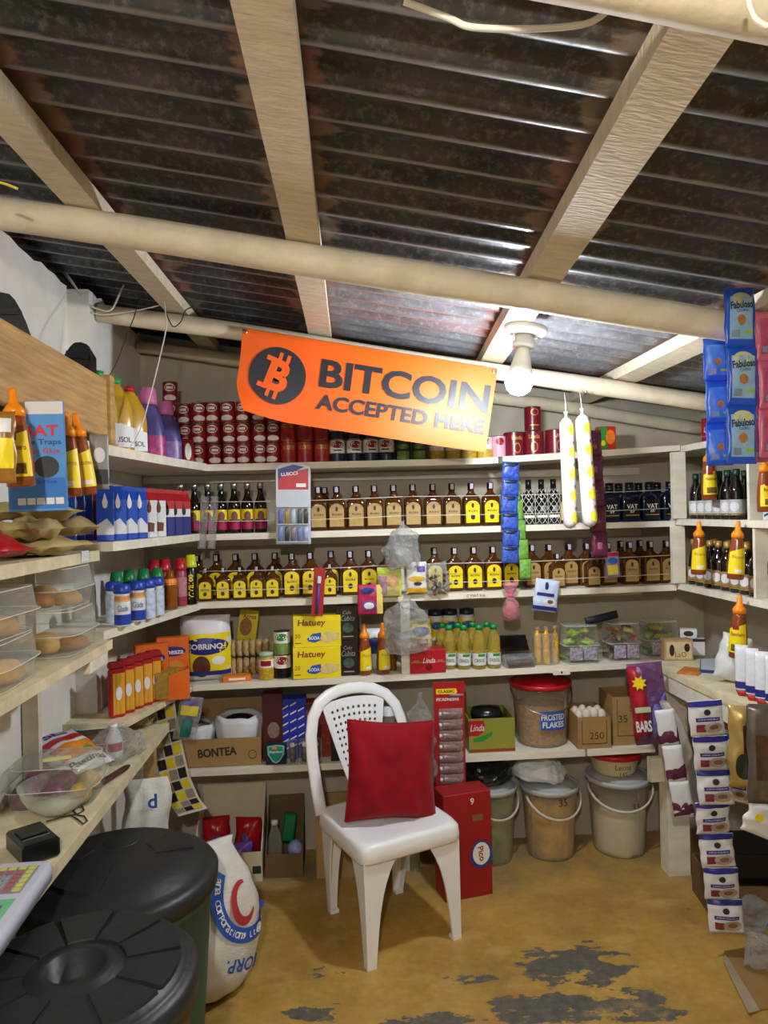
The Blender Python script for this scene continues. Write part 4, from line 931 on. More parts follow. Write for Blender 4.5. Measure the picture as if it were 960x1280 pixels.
rum(RT, (760, 787, 813, 833), 3, 3.07, 'tall tan-label rum flask at the right end of the third shelf', 'tan-label flasks at the right end')
rum(RT, (776, 800), 3, 3.17, 'rum flask in the rearmost row near the right corner', 'rear flasks near the right corner')
# ---- wine bottles in white net
def wine_net():
    b = MB(); r = .027; b.lathe([(.001, 0), (.024, 0), (r, .004), (r, .115), (.024, .135), (.0125, .155), (.0115, .19), (.001, .19)], 20)
    c = MB(); c.lathe([(.0128, .158), (.0128, .195), (.001, .196)], 14)
    l = MB(); l.cyl_patch(.0274, FA-1.0, FA+1.0, .035, .085, 8); l2 = MB(); l2.cyl_patch(.0276, FA-1.0, FA+1.0, .028, .04, 8)
    e = MB(); e.cyl_patch(.0278, FA-.4, FA+.4, .055, .08, 6)
    n_ = MB()
    for s in (-1, 1):
        for q in range(7):
            n_.tube([(((.0290 if z < .118 else .0290-(z-.118)*.35))*math.cos(s*(z*26)+q*2*math.pi/7), ((.0290 if z < .118 else .0290-(z-.118)*.35))*math.sin(s*(z*26)+q*2*math.pi/7), z) for z in [.002+.15*i/18 for i in range(19)]], .0009, 4, cap=False)
    return [('bottle', b.mesh('bottle', mGlassD)), ('capsule', c.mesh('capsule', mBlack)), ('label', l.mesh('label', mBlack), [('label_print', e.mesh('label_print', M('grey print', '8c8c8c', .5, var=.6, scale=300)))]), ('label', l2.mesh('label', mWh)), ('net', n_.mesh('net', mWh), None, 'white netting sleeve')]
WN = wine_net(); nets = None
for c_i, px in enumerate((645, 661, 677, 692)):
    x = BX(px, 3.06, 1.55); thing('wine_bottle', WN, (x, 3.06, shz(2, x)+.001), ORD[c_i]+' from left of the black bottles in white netting', 'bottle', 'netted black bottles')
x = BX(706, 3.08, 1.55); thing('rum_flask', rum_parts(.06, .04, .18, M('pale yellow label', 'd8c87a', .5, var=.1)), (x, 3.08, shz(2, x)+.001), 'dark flask with pale yellow label just left of the hanging sausages', 'bottle')
# ---- black VAT 69 flasks
def vat():
    f = MB(); w, d = .043, .028
    f.loft([(0, w*.92, d*.9, 4), (.004, w, d, 5), (.105, w, d, 5), (.118, w*.92, d*.9, 4), (.126, w*.55, d*.7, 3), (.13, .018, .018, 2), (.165, .0165, .0165, 2)], 28)
    c = MB(); c.lathe([(.0185, .138), (.0185, .172), (.001, .173)], 16)
    g = MB(); g.lathe([(.0188, .142), (.0188, .147)], 16, cap=False)
    lb = MB(); lb.prism([(-.034, .02), (.034, .02), (.034, .098), (-.034, .098)], -d-.001, -d*.85)
    t1 = MB(); t1.text('VAT', 0, .066, .020, y=-d-.0016, bold=.01, w=.048); t2 = MB(); t2.text('69', 0, .045, .014, y=-d-.0016, bold=.01)
    ba = MB(); ba.prism([(-.03, .026), (.03, .026), (.03, .030), (-.03, .030)], -d-.0014, -d)
    return [('flask', f.mesh('flask', mDkBlue)), ('cap', c.mesh('cap', mBlack), [('cap_ring', g.mesh('cap_ring', M('teal ring', '2f4f55', .3, .5, var=0)))]), ('label', lb.mesh('label', mBlack), [('lettering', t1.mesh('lettering', mWh)), ('number', t2.mesh('number', mWh)), ('gold_bar', ba.mesh('gold_bar', mGold))])]
VT = vat()
for c_i, px in enumerate((762, 787, 812, 838)):
    x = BX(px, 3.06, 1.55); thing('whisky_flask', VT, (x, 3.06, shz(2, x)+.001), ORD[c_i]+' from left of the front row of black VAT 69 flasks', 'bottle', 'black VAT 69 flasks')
for c_i, px in enumerate((774, 799, 822)):
    x = BX(px, 3.14, 1.55); thing('whisky_flask', VT, (x, 3.145, shz(2, x)+.001), ORD[c_i]+' from left of the black flasks behind the front VAT 69 row', 'bottle', 'rear black flasks')

# ================================================================ fourth shelf (left to right)
S4 = lambda px, Y: (BX(px, Y, .92), Y, shz(4, BX(px, Y, .92))+.001)
mPkY = M('yellow pack print', 'e6d21e', .4, var=.08); mPkW = M('white pack print', 'd8d8dc', .4, var=.06); mBluDk = M('royal blue print', '1f2a7c', .4, var=.1); mChoc = M('cocoa photo print', '5a3320', .45, var=.3, scale=40)
def printed_pillow(w, h, t, base, prints, seed=0, crump=.006, nx=12, nz=16, inner=None):
    b = MB(); b.pillow(w, h, t, nx, nz, seed=seed, crump=crump); ps = [('pouch', b.mesh('pouch', base))]
    def sy(x, z):
        u, q = x/w+.5, z/h; bu = max(0, 1-abs(2*u-1)**3)*max(0, 1-abs(2*q-1)**4); return -(t/2)*bu+noise.noise(Vector((u*4+seed, q*5, -3.1+seed)))*crump
    for q in prints:
        lay = q[4] if len(q) > 4 else 1; m_ = MB(); fn = lambda x, y, z, lay=lay: (x, sy(x, z)-.0012*lay-.0012, z)
        if q[1] == 'text':
            s_, x0, z0, hh, ww = q[2][:5]; m_.text(s_, x0*w, z0*h, hh*h, bold=q[2][5] if len(q[2]) > 5 else .02, w=ww*w if ww else None, fn=fn, ang=q[2][6] if len(q[2]) > 6 else 0)
        else:
            n1, n2 = 10, 6; V = []; Fs = []
            if q[1] == 'rect':
                x0, x1, z0, z1 = q[2]
                for j in range(n2+1):
                    for i in range(n1+1): V.append(fn((x0+(x1-x0)*i/n1)*w, 0, (z0+(z1-z0)*j/n2)*h))
                for j in range(n2):
                    for i in range(n1): a = j*(n1+1)+i; Fs.append((a, a+1, a+n1+2, a+n1+1))
            else:
                x0, z0, rx, rz_ = q[2]; V.append(fn(x0*w, 0, z0*h))
                for k in (1, 2, 3):
                    for i in range(20): a = 2*math.pi*i/20; V.append(fn((x0+rx*math.cos(a)*k/3)*w, 0, (z0+rz_*math.sin(a)*k/3)*h))
                for i in range(20):
                    j = (i+1) % 20; Fs.append((0, 1+i, 1+j))
                    for k in (0, 1): Fs.append((1+20*k+i, 21+20*k+i, 21+20*k+j, 1+20*k+j))
            m_.add(V, Fs); m_.keep = [0]
        ps.append((q[0], m_.mesh(q[0], q[3])))
    return ps
sob = printed_pillow(.205, .275, .10, mPkW, [('yellow_panel', 'rect', (-.5, .5, .14, .74), mPkY), ('blue_band', 'oval', (0, .55, .46, .13), mBluDk, 2), ('lettering', 'text', ('SOBRINO', 0, .55, .085, .70, .03), mPkW, 3), ('cocoa_picture', 'oval', (-.08, .24, .18, .17), mChoc, 2), ('blue_base', 'rect', (-.5, .5, .10, .17), mBluDk, 3), ('badge', 'oval', (.26, .33, .13, .07), mWh, 2)], seed=2, crump=.008)
p_ = S4(258, 3.055); thing('cocoa_pack', sob, p_, 'large yellow and white SOBRINO bag at the left end of the fourth shelf', 'bag', rz=R(6))
bx_ = boxp(.085, .03, .20, mPkY, [('picture', 'oval', (-.1, .62, .32, .2), M('pasta photo print', 'a9713a', .5, var=.5, scale=60)), ('lettering', 'text', ('Arroz', .05, .86, .1, .7), mRed)])
p_ = S4(306, 3.23); thing('rice_box', bx_, (p_[0], p_[1], p_[2]+.07), 'yellow food carton leaning behind the rows of wrapped biscuits', 'carton', ry=R(8))
mBisc = M('biscuit in film', 'b89a6c', .3, var=.5, scale=60, bump=.5, bscale=60)
bs = MB(); bs.pillow(.03, .075, .026, 6, 8, seed=5, crump=.005); bsr = MB(); bsr.pillow(.022, .022, .0275, 4, 4, seed=5, crump=.002, z=.028)
BI = [('wrapper', bs.mesh('wrapper', mBisc)), ('printed_mark', bsr.mesh('printed_mark', M('biscuit print red', '9a4a42', .4, var=.4, scale=80)))]
for r_ in range(2):
    for i in range(9):
        x = BX(282+i*8.3, 3.10+.02*r_, .92); thing('biscuit_pack', BI, (x, 3.12+.012*r_, shz(4, x)+.001+r_*.078), '%s wrapped biscuit pack from the left in the %s row beside the SOBRINO bag' % (ORD[i], ('lower', 'upper')[r_]), 'biscuits', ('lower', 'upper')[r_]+' row of wrapped biscuits', rz=R(-38))
p_ = S4(296, 3.03); thing('sweet_box', boxp(.115, .06, .022, M('orange carton', 'e07a1c', .45, var=.1), [('lettering', 'rect', (-.3, .3, .3, .7), mWh)]), p_, 'flat orange carton lying in front of the biscuits', 'carton', rz=R(8))
# jars and tins
jar = MB(); jar.lathe([(.001, 0), (.030, 0), (.032, .004), (.032, .085), (.028, .093), (.028, .098)], 22)
jl = MB(); jl.lathe([(.030, .096), (.030, .112), (.001, .113)], 20); jb = MB(); jb.lathe([(.0325, .05), (.0325, .085)], 22, cap=False); jr = MB(); jr.cyl_patch(.0332, FA-.7, FA+.7, .058, .08)
p_ = S4(333, 3.03); thing('corn_jar', [('jar', jar.mesh('jar', mCorn)), ('lid', jl.mesh('lid', M('pale green lid', 'a7c4a8', .4))), ('label', jb.mesh('label', mWh), [('label_mark', jr.mesh('label_mark', mRed))])], p_, 'small jar of corn with pale lid before the biscuits', 'jar')
p_ = S4(353, 3.04); thing('bean_tin', can_parts(.0355, .098, [(.45, .97, mWh), (.03, .45, mBlack)], [(.6, .95, .8, mRed, True)]), p_, 'white and black bean tin at the bottom of a pair beside the yellow boxes', 'tin')
thing('pea_tin', can_parts(.0355, .098, [(.5, .97, mWh), (.03, .5, mPea)], [(.6, .92, .8, mGreenL, True)]), (p_[0], p_[1], p_[2]+.0995), 'white and green pea tin stacked on a bean tin beside the yellow boxes', 'tin')
# Hatuey boxes
mHY = M('lemon yellow carton', 'ecd51c', .4, var=.04); mCrack = M('cracker photo print', 'd9c07c', .5, var=.25, scale=50); mBrR = M('brown red print', '8a3412', .5, var=0); mBl2 = M('blue swoosh print', '1c57b0', .4, var=.1)
HT = boxp(.199, .075, .13, mHY, [('lettering', 'text', ('Hatuey', -.12, .76, .26, .58, .02, .12), mBrR), ('blue_swoosh', 'poly', [(-.22, .26), (-.10, .42), (.08, .46), (.10, .22), (-.05, .14), (-.18, .18)], mBl2), ('soda_lettering', 'text', ('SODA', -.06, .29, .11, .22, .03), mWh, 2), ('cracker_picture', 'poly', [(.06, .30), (.20, .50), (.47, .42), (.44, .22), (.20, .12), (.08, .18)], mCrack, 2), ('number', 'text', ('20', -.41, .36, .13, None, 0), mBrR), ('side_note', 'rect', (-.47, -.34, .12, .15), mBrR)])
p_ = S4(396, 3.02); thing('cracker_box', HT, p_, 'yellow Hatuey cracker box at the bottom of the pair', 'carton', 'yellow cracker boxes', rz=R(3))
thing('cracker_box', HT, (p_[0]+.004, p_[1]+.008, p_[2]+.1305), 'yellow Hatuey cracker box on top of the pair', 'carton', 'yellow cracker boxes', rz=R(1))
mCof = M('near black carton', '20100f', .4, var=.1); mSil = M('silver print', '9da39d', .4, .3, var=.1)
CF = boxp(.09, .06, .148, mCof, [('script_print', 'text', ('Cubita', .02, .64, .16, .65, .0, .2), mSil), ('script_print', 'text', ('Cafe', .0, .80, .1, .4, 0, .2), mSil), ('leaf_print', 'oval', (.05, .36, .26, .14), M('green leaf print', '3d5a44', .5, var=.5, scale=80)), ('small_print', 'rect', (-.2, .3, .1, .13), mSil)])
p_ = S4(434.5, 3.035)
for i in range(2): thing('coffee_box', CF, (p_[0], p_[1], p_[2]+.1485*i), 'near black carton with silver script, %s of the two beside the Hatuey boxes' % ('lower', 'upper')[i], 'carton', 'black coffee cartons')
# squeeze sauce bottles
def sauce_parts(h=.225, text='Ranchero', back=False):
    k = h/.225; b = MB(); b.lathe([(.001, 0), (.026*k, 0), (.030*k, .004*k), (.031*k, .05*k), (.0285*k, .10*k), (.0215*k, .150*k), (.0205*k, .162*k), (.001, .162*k)], 24)
    c = MB(); c.lathe([(.0225*k, .160*k), (.0228*k, .175*k), (.015*k, .186*k), (.011*k, .190*k), (.009*k, .215*k), (.006*k, .225*k), (.001, .2255*k)], 18)
    rr = lambda z: (.0318*k if z < .05*k else .0318*k-(z-.05*k)*.066)
    def patch(a0, a1, z0, z1, off, slant=0):
        m_ = MB(); V = []; Fs = []
        for i in range(11):
            a = FA+a0+(a1-a0)*i/10
            for j in range(5):
                z = z0+(z1-z0)*j/4+(slant*(i/10) if j == 4 else 0); r = rr(z)+off; V.append((r*math.cos(a), r*math.sin(a), z))
        for i in range(10):
            for j in range(4): q = i*5+j; Fs.append((q, q+5, q+6, q+1))
        m_.add(V, Fs); return m_
    fn = lambda x, y, z: ((rr(z)+.0016)*math.sin(x/.03/k), -(rr(z)+.0016)*math.cos(x/.03/k), z)
    t = MB(); t.text(text, .002, .088*k, .013*k, bold=.01, w=.046*k, fn=fn)
    sub = [('lettering', t.mesh('lettering', mRed)), ('food_picture', patch(-.6, .7, .028*k, .052*k, .0010).mesh('food_picture', M('taco photo print', '6b5428', .5, var=.6, scale=120))), ('badge', patch(-.55, .2, .104*k, .118*k, .0010).mesh('badge', mRed))]
    if back: sub = [('lettering', t.mesh('lettering', M('faint print', 'a8902a', .5, var=0))), ('barcode', patch(-.3, .5, .028*k, .04*k, .001).mesh('barcode', mWh))]
    return [('bottle', b.mesh('bottle', mSauce)), ('nozzle_cap', c.mesh('nozzle_cap', mOrangeC)), ('label', patch(-1.15, 1.15, .022*k, .105*k, .0004, .022*k).mesh('label', mYel), sub)]
SA = sauce_parts(); SAb = sauce_parts(.225, 'Picante', True); SAs = sauce_parts(.215, 'Picante', True)
for px, lab in ((456, 'brown sauce bottle with orange nozzle on the fourth shelf, next to the black cartons'), (479, 'brown sauce bottle with orange nozzle on the fourth shelf, nearer the post')):
    p_ = S4(px, 3.015); thing('sauce_bottle', SAs, p_, lab, 'bottle', 'brown sauce bottles', rz=R(25))
p_ = S4(468, 3.10); pk = printed_pillow(.11, .18, .05, mPkW, [('blue_band', 'oval', (0, .6, .4, .2), mBluDk)], seed=9); thing('cocoa_pack', pk, p_, 'white pack with blue oval behind the two sauce bottles', 'bag')
p_ = S4(490, 3.07); b = MB(); b.lathe([(.001, 0), (.018, 0), (.02, .004), (.02, .12), (.01, .15), (.01, .165), (.001, .165)], 16); thing('syrup_bottle', [('b', b.mesh('b', M('amber glass', '9a5a18', .08, var=.1, trans=.4)))], p_, 'slim amber bottle behind the sauce bottles by the post', 'bottle')
# red box, yellow pack, mayonnaise, oil
p_ = S4(533, 3.02); thing('gift_carton', boxp(.152, .09, .098, M('bright red carton', 'ab1424', .4, var=.06), [('lettering', 'text', ('Linda', .02, .55, .22, .34, .0, .25), mWh), ('gold_stripe', 'rect', (-.49, .49, .46, .49), mGold), ('small_print', 'rect', (-.42, -.25, .52, .56), mGold), ('small_print', 'rect', (.26, .42, .52, .56), mGold), ('ornament', 'oval', (0.02, .26, .1, .14), mBurg)], .002), p_, 'bright red carton lettered Linda beside the cooking oil', 'carton', rz=R(2))
pk = printed_pillow(.10, .21, .05, mPkY, [('red_panel', 'rect', (-.45, .3, .3, .6), mRed), ('lettering', 'text', ('Harina', -.05, .30, .10, .75, .03), mPkW, 2), ('blue_panel', 'oval', (.0, .75, .4, .1), mBluDk)], seed=6)
p_ = S4(526, 3.11); thing('flour_pack', pk, p_, 'yellow and red flour pack behind the red Linda carton', 'bag')
def mayo():
    b = MB(); b.lathe([(.001, 0), (.034, 0), (.036, .005), (.037, .08), (.033, .10), (.030, .112), (.001, .112)], 22)
    c = MB(); c.lathe([(.0325, .110), (.0335, .116), (.0335, .134), (.001, .135)], 20); e = MB(); e.cyl_patch(.0378, FA-.8, FA+.8, .05, .085, 6, True); l = MB(); l.lathe([(.0373, .015), (.0373, .09)], 22, cap=False)
    return [('jar', b.mesh('jar', mPkW)), ('lid', c.mesh('lid', mNav)), ('label', l.mesh('label', mPkY), [('label_oval', e.mesh('label_oval', mBl2))])]
MY = mayo()
for i, px in enumerate((545, 563, 584)):
    x = BX(px, 3.2, .95); thing('mayonnaise_jar', MY, (x, 3.20, shz(4, x)+.10), 'navy-lidded yellow jar behind the oil, %s from the left' % ORD[i], 'jar', 'upper row of mayonnaise jars')
b = MB(); b.cbox((0, 0, .049), (.26, .12, .098), .002); x = BX(566, 3.2, .9); thing('stock_carton', [('c', b.mesh('c', mCard))], (x, 3.215, shz(4, x)+.0005), 'brown carton behind the oil bottles carrying the jars', 'carton')
def oil():
    b = MB(); b.lathe([(.001, 0), (.026, 0), (.029, .004), (.029, .07), (.027, .078), (.0285, .086), (.0265, .094), (.0285, .102), (.0265, .110), (.0285, .118), (.024, .140), (.014, .160), (.0125, .17), (.001, .17)], 22)
    c = MB(); c.lathe([(.0145, .166), (.015, .186), (.001, .187)], 16); l = MB(); l.lathe([(.0295, .018), (.0295, .068)], 22, cap=False); g = MB(); g.cyl_patch(.0302, FA-.2, FA+.9, .055, .066)
    t = MB(); rr = .0305; t.text('CRISOL', 0, .038, .014, bold=.01, w=.046, fn=lambda x, y, z: (rr*math.sin(x/rr), -rr*math.cos(x/rr), z))
    return [('bottle', b.mesh('bottle', mOil)), ('cap', c.mesh('cap', M('green cap', '0f8a4c', .35, var=.05))), ('label', l.mesh('label', mPkW), [('label_flash', g.mesh('label_flash', mGreenL)), ('lettering', t.mesh('lettering', mInk))])]
OI = oil()
for c_i, (px, Y) in enumerate(((562, 3.05), (580, 3.03), (599, 3.02), (617.5, 3.02))):
    thing('oil_bottle', OI, S4(px, Y), 'green-capped CRISOL oil bottle in the front row, %s from the left' % ORD[c_i], 'bottle', 'front row of CRISOL oil', rz=R(-8))
for c_i, (px, Y) in enumerate(((553, 3.115), (573, 3.105), (591, 3.10), (609, 3.095))):
    thing('oil_bottle', OI, S4(px, Y), 'green-capped oil bottle in the second row, %s from the left' % ORD[c_i], 'bottle', 'second row of oil bottles')
# meat tray
mMeat = M('dark sausage', '4a2420', .4, var=.3, scale=30); mFilm = CLEAR('crinkled clear film', 'f4f4f2', .17, .66, .2, 'c6c8c8', 35, 1.0); mTub = CLEAR('clear clamshell plastic', 'f6f7f3', .035, .42, .06, 'e8eae4')
p_ = S4(648, 3.03); ps = []
for i in range(4):
    q = MB(); q.tube([(-.055+.004*i, -.03+.02*i, .012+.012*(i % 2)), (0, -.028+.02*i, .02+.012*(i % 2)), (.055, -.03+.02*i, .014+.012*(i % 2))], .012, 10); ps.append(('sausage', q.mesh('sausage', mMeat)))
q = MB(); q.loft([(0, .066, .045, 5), (.035, .072, .05, 5), (.045, .06, .04, 4)], 24); ps.append(('film', q.mesh('film', mFilm)))
thing('sausage_pack', ps, p_, 'clear pack of dark sausages right of the cooking oil', 'pack', rz=R(4))
b = MB(); b.pillow(.14, .09, .02, 10, 8, seed=3, crump=.006); thing('black_pouch', [('p', b.mesh('p', mBlack))], (p_[0]+.0, p_[1]+.075, p_[2]+.05), 'flat black pouch lying behind the sausage pack', 'pouch', rx=R(-50))
# yellow drink bottles in a bag
yb = MB(); yb.lathe([(.001, 0), (.014, 0), (.0155, .004), (.0155, .06), (.0135, .065), (.0155, .07), (.0155, .12), (.008, .14), (.007, .15), (.001, .15)], 16); yc = MB(); yc.lathe([(.0085, .148), (.0085, .162), (.001, .163)], 12)
YB_ = [('bottle', yb.mesh('bottle', M('yellow drink', 'eeb60c', .3, var=.06))), ('cap', yc.mesh('cap', M('cream cap', 'e6d5c8', .4)))]
for i, (px, Y) in enumerate(((672, 3.05), (683, 3.04), (694, 3.06))):
    thing('drink_bottle', YB_, S4(px, Y), 'slim yellow drink bottle in the clear bag, %s from the left' % ORD[i], 'bottle', 'yellow drink bottles')
p_ = S4(684, 3.03); b = MB(); b.blob([(.05, .001), (.062, .01), (.06, .05), (.05, .10), (.058, .13)], 34, 5, .012, 14, 1, .8, flat=True, sub=3); thing('clear_bag', [('b', b.mesh('b', mFilm))], (p_[0], 3.05, p_[2]), 'open clear bag around the yellow drink bottles', 'bag')
# clear clamshells of sweets
def clamshell(w, d, h, ribs=14):
    V = []; Fs = []; n = ribs*4; P = []
    for (z, s, rib) in ((0, .90, 0), (.004, .93, 0), (h*.45, .985, 1), (h*.46, 1.04, 0), (h*.50, 1.04, 0), (h*.51, .985, 0), (h*.96, .93, 1), (h, .90, 0)): P.append((z, s, rib))
    b = MB()
    for z, s, rib in P:
        for i in range(n):
            a = 2*math.pi*(i+.5)/n; c, t = math.cos(a), math.sin(a); k = s*(1-.012*rib*(i % 2)); V.append((w/2*k*math.copysign(abs(c)**.35, c), d/2*k*math.copysign(abs(t)**.35, t), z))
    for j in range(len(P)-1):
        for i in range(n): i2 = (i+1) % n; Fs.append((j*n+i, j*n+i2, (j+1)*n+i2, (j+1)*n+i))
    Fs.append(tuple(reversed(range(n)))); Fs.append(tuple((len(P)-1)*n+i for i in range(n))); b.add(V, Fs, True)
    rims = []
    for z, s in ((h*.48, 1.045), (h*.985, .915), (.003, .915)):
        q = MB(); q.tube([(w/2*s*math.copysign(abs(math.cos(a))**.35, math.cos(a)), d/2*s*math.copysign(abs(math.sin(a))**.35, math.sin(a)), z) for a in [2*math.pi*(i+.5)/40 for i in range(41)]], .0013, 5, cap=False); rims.append(('rim', q.mesh('rim', CLEAR('rim plastic with glint', 'ffffff', .45, .8, .15, 'f2f3ee'))))  # rims paler than the shell, bright edge glints put into their colour
    return ('clamshell', b.mesh('clamshell', mTub), rims)
def candyfill(cols, w, d, z0, z1, n, seed, sz=.048):
    ps = []; r_ = random.Random(seed)
    proto = []
    for c in cols: q = MB(); q.pillow(sz, sz*.55, sz*.35, 5, 4, seed=seed, crump=.003); proto.append(q.mesh('sweet', c))
    return proto, r_
mSwG = M('lime sweet wrapper', '8fb53a', .35, var=.35, scale=60); mSwR = M('orange red sweet', 'b2452e', .35, var=.4, scale=60); mSwV = M('violet label print', '5c4a9a', .4, var=.4, scale=60); mSwY = M('dull yellow sweet', 'a79a3e', .4, var=.4, scale=60)
def sweet_shell(px, Y, w, h, cols, label, seed):
    p = S4(px, Y); shell = clamshell(w, .13, h)
    proto, r_ = candyfill(cols, w, .13, 0, h, 0, seed)
    sub = []
    o = thing('sweet_tub', [shell, ('label', boxp(w*.36, .002, h*.34, M('busy sweet label', 'a49ab0', .4, var=.85, scale=75), [])[0][1])], p, label, 'tub', 'clear tubs of sweets')
    lab = [c for c in o.children if c.name.startswith('label')][0]; lab.location = (-w*.2, -.064, h*.1)
    l2 = bpy.data.objects.new('label', lab.data); COL.objects.link(l2); l2.parent = o; l2.location = (w*.2, -.064, h*.1)
    for i in range(34):
        c = bpy.data.objects.new('sweet', proto[i % len(proto)]); COL.objects.link(c); c.parent = o
        c.location = (r_.uniform(-w*.36, w*.36), r_.uniform(-.042, .042), h*.04+(h*.80)*(i//9)/3.6+r_.uniform(0, .006)); c.rotation_euler = (r_.uniform(-1.3, -.6), r_.uniform(-.4, .4), r_.uniform(-3, 3))
sweet_shell(723, 3.06, .155, .165, [mSwG, mSwG, mSwY], 'clear tub of lime green sweets beside the yellow drinks', 3)
sweet_shell(776, 3.065, .145, .165, [mSwR, mSwY, mMeat], 'clear tub of orange and brown sweets in the middle of three', 5)
sweet_shell(823, 3.10, .15, .16, [mSwY, mSwG, M('grey green sweet', '5c6a48', .4, var=.4)], 'clear tub of dull yellow sweets, rightmost of three', 8)
b = MB(); b.pillow(.15, .035, .02, 10, 4, seed=2, crump=.004); p_ = S4(743, 3.1); thing('hair_comb_pack', [('p', b.mesh('p', M('dark blue pack', '171b2e', .4, var=.4, scale=80)))], (p_[0]+.02, 3.05, p_[2]+.17), 'dark narrow pack lying across the tops of two sweet tubs', 'pack', ry=R(-12))
# ================================================================ left-hand shelves
T1 = 1.766
mShoe = M('black rubber shoe', '0f0f10', .45, var=.2, scale=20, bump=.4, bscale=60)
def shoe():
    s = MB(); V = []; Fs = []; n = 26
    out = []
    for i in range(n):
        t = 2*math.pi*i/n; z = .145-.145*math.cos(t); k = z/.29; w = .034+.014*math.sin(k*math.pi*1.1)+(.010 if k > .5 else 0); x = math.copysign(w*abs(math.sin(t))**.55, math.sin(t)); out.append((x, z))
    s.prism(out, -.012, .006)
    u = MB(); u.loft([(.012, .036, .035, 2.6, 0, .038), (.06, .040, .042, 2.6, 0, .040), (.13, .042, .036, 2.6, 0, .034), (.20, .045, .028, 2.6, 0, .028), (.26, .036, .018, 2.4, 0, .022), (.28, .02, .010, 2.2, 0, .018)], 20)
    tr = []
    for i in range(7):
        q = MB(); z = .03+.035*i; w = .026+.008*(i > 3); q.prism([(-w, z), (w, z), (w, z+.018), (-w, z+.018)], -.017, -.011); tr.append(('tread', q.mesh('tread', mShoe)))
    return [('sole', s.mesh('sole', mShoe), tr), ('upper', u.mesh('upper', mShoe))]
SHO = shoe()
p = onX(18, 400, -.79); thing('shoe', SHO, (-.80, p.y, T1+.016), 'black shoe standing on end, sole out, at the far left above the plank', 'shoe', 'black shoes', rz=R(16), ry=R(-4), rx=R(-4), sc=1.18)
p = onX(92, 450, -.78); thing('shoe', SHO, (-.805, p.y-.05, T1+.016), 'black shoe with only its rounded toe showing beside the oil jugs', 'shoe', 'black shoes', rz=R(-8), ry=R(9), rx=R(-10), sc=1.06)
# oil jugs
mJug = M('yellow oil jug', 'd7bf62', .25, var=.06, trans=.3); mJug2 = M('deep yellow oil jug', 'd2a52a', .25, var=.06, trans=.25); mCapG = M('green screw cap', '2f9a55', .4, var=0); mCapR = M('red screw cap', 'b5202a', .4, var=0)
def jug(mat, cap, h=.25):
    k = h/.25; b = MB(); b.loft([(0, .05, .034, 4), (.006, .055, .038, 4), (.12*k, .055, .038, 4), (.17*k, .050, .034, 3.5), (.215*k, .026, .024, 2.5), (.228*k, .018, .018, 2), (.238*k, .016, .016, 2)], 24)
    c = MB(); c.lathe([(.0195, .232*k), (.0195, .252*k), (.001, .253*k)], 16); l = MB(); l.prism([(-.045, .02), (.045, .02), (.045, .085), (.0, .10), (-.045, .085)], -.0395, -.036); t = MB(); t.text('CRISOL', 0, .045, .018, y=-.0405, bold=.01, w=.07)
    return [('jug', b.mesh('jug', mat)), ('cap', c.mesh('cap', cap)), ('label', l.mesh('label', mPkW), [('lettering', t.mesh('lettering', mInk))])]
for px, Y, mt_, cp, lab in ((123, 2.32, mJug, mCapG, 'pale yellow oil jug with green cap, nearest the shoe'), (145, 2.45, mJug2, mCapG, 'deep yellow oil jug with green cap in the middle of three'), (163, 2.60, mJug2, mCapR, 'yellow oil jug with red cap beside the pink softener')):
    thing('oil_jug', jug(mt_, cp), (BX(px, Y, 1.85), Y, T1), lab, 'jug', 'oil jugs on the top left shelf', rz=R(40))
# softener bottles
mPinkB = M('floral pink bottle print', 'b03a7a', .35, var=.6, scale=45); mVio = M('violet bottle', '4a4180', .3, var=.3, scale=20); mPinkC = M('pink cap', 'c86aa0', .35, var=.1)
def softener(h, a_, c_):
    k = h/.29; b = MB(); b.loft([(0, .05, .03, 3.5), (.005, .056, .036, 3.5), (.10*k, .056, .036, 3.2), (.17*k, .046, .030, 3), (.21*k, .030, .024, 2.6), (.225*k, .026, .026, 2)], 24)
    c = MB(); c.lathe([(.028, .222*k), (.030, .235*k), (.026, .285*k), (.022, .29*k), (.001, .291*k)], 18); l = MB(); l.loft([(.012, .0572, .0372, 3.5), (.095*k, .0572, .0372, 3.2)], 24, cap=False)
    return [('bottle', b.mesh('bottle', a_)), ('cap', c.mesh('cap', mPinkC)), ('label', l.mesh('label', c_))]
for px, Y, a_, c_, h, lab in ((187, 2.73, mVio, mPinkB, .27, 'pink and violet softener bottle at the shelf edge'), (208, 2.83, mVio, M('violet floral label', '7a5a9a', .35, var=.5, scale=45), .235, 'violet softener bottle next to the corner stack of tins'), (183, 2.92, mPinkB, mPinkB, .29, 'tall pink softener bottle at the back by the wall')):
    thing('softener_bottle', softener(h, a_, c_), (BX(px, Y, 1.85), Y, T1), lab, 'bottle', 'softener bottles', rz=R(25))
pk = printed_pillow(.05, .10, .02, mRed, [('white_arrow', 'oval', (0, .45, .25, .35), mWh)], seed=3, crump=.003)
for i, px in enumerate((219, 227, 236)): thing('soup_sachet', pk, (BX(px, 2.94, 1.8), 2.945-.01*i, T1+.0), 'small red sachet with white arrow in front of the corner tins, %s from the left' % ORD[i], 'sachet', 'red sachets before the corner tins', rz=R(20), rx=R(-6))
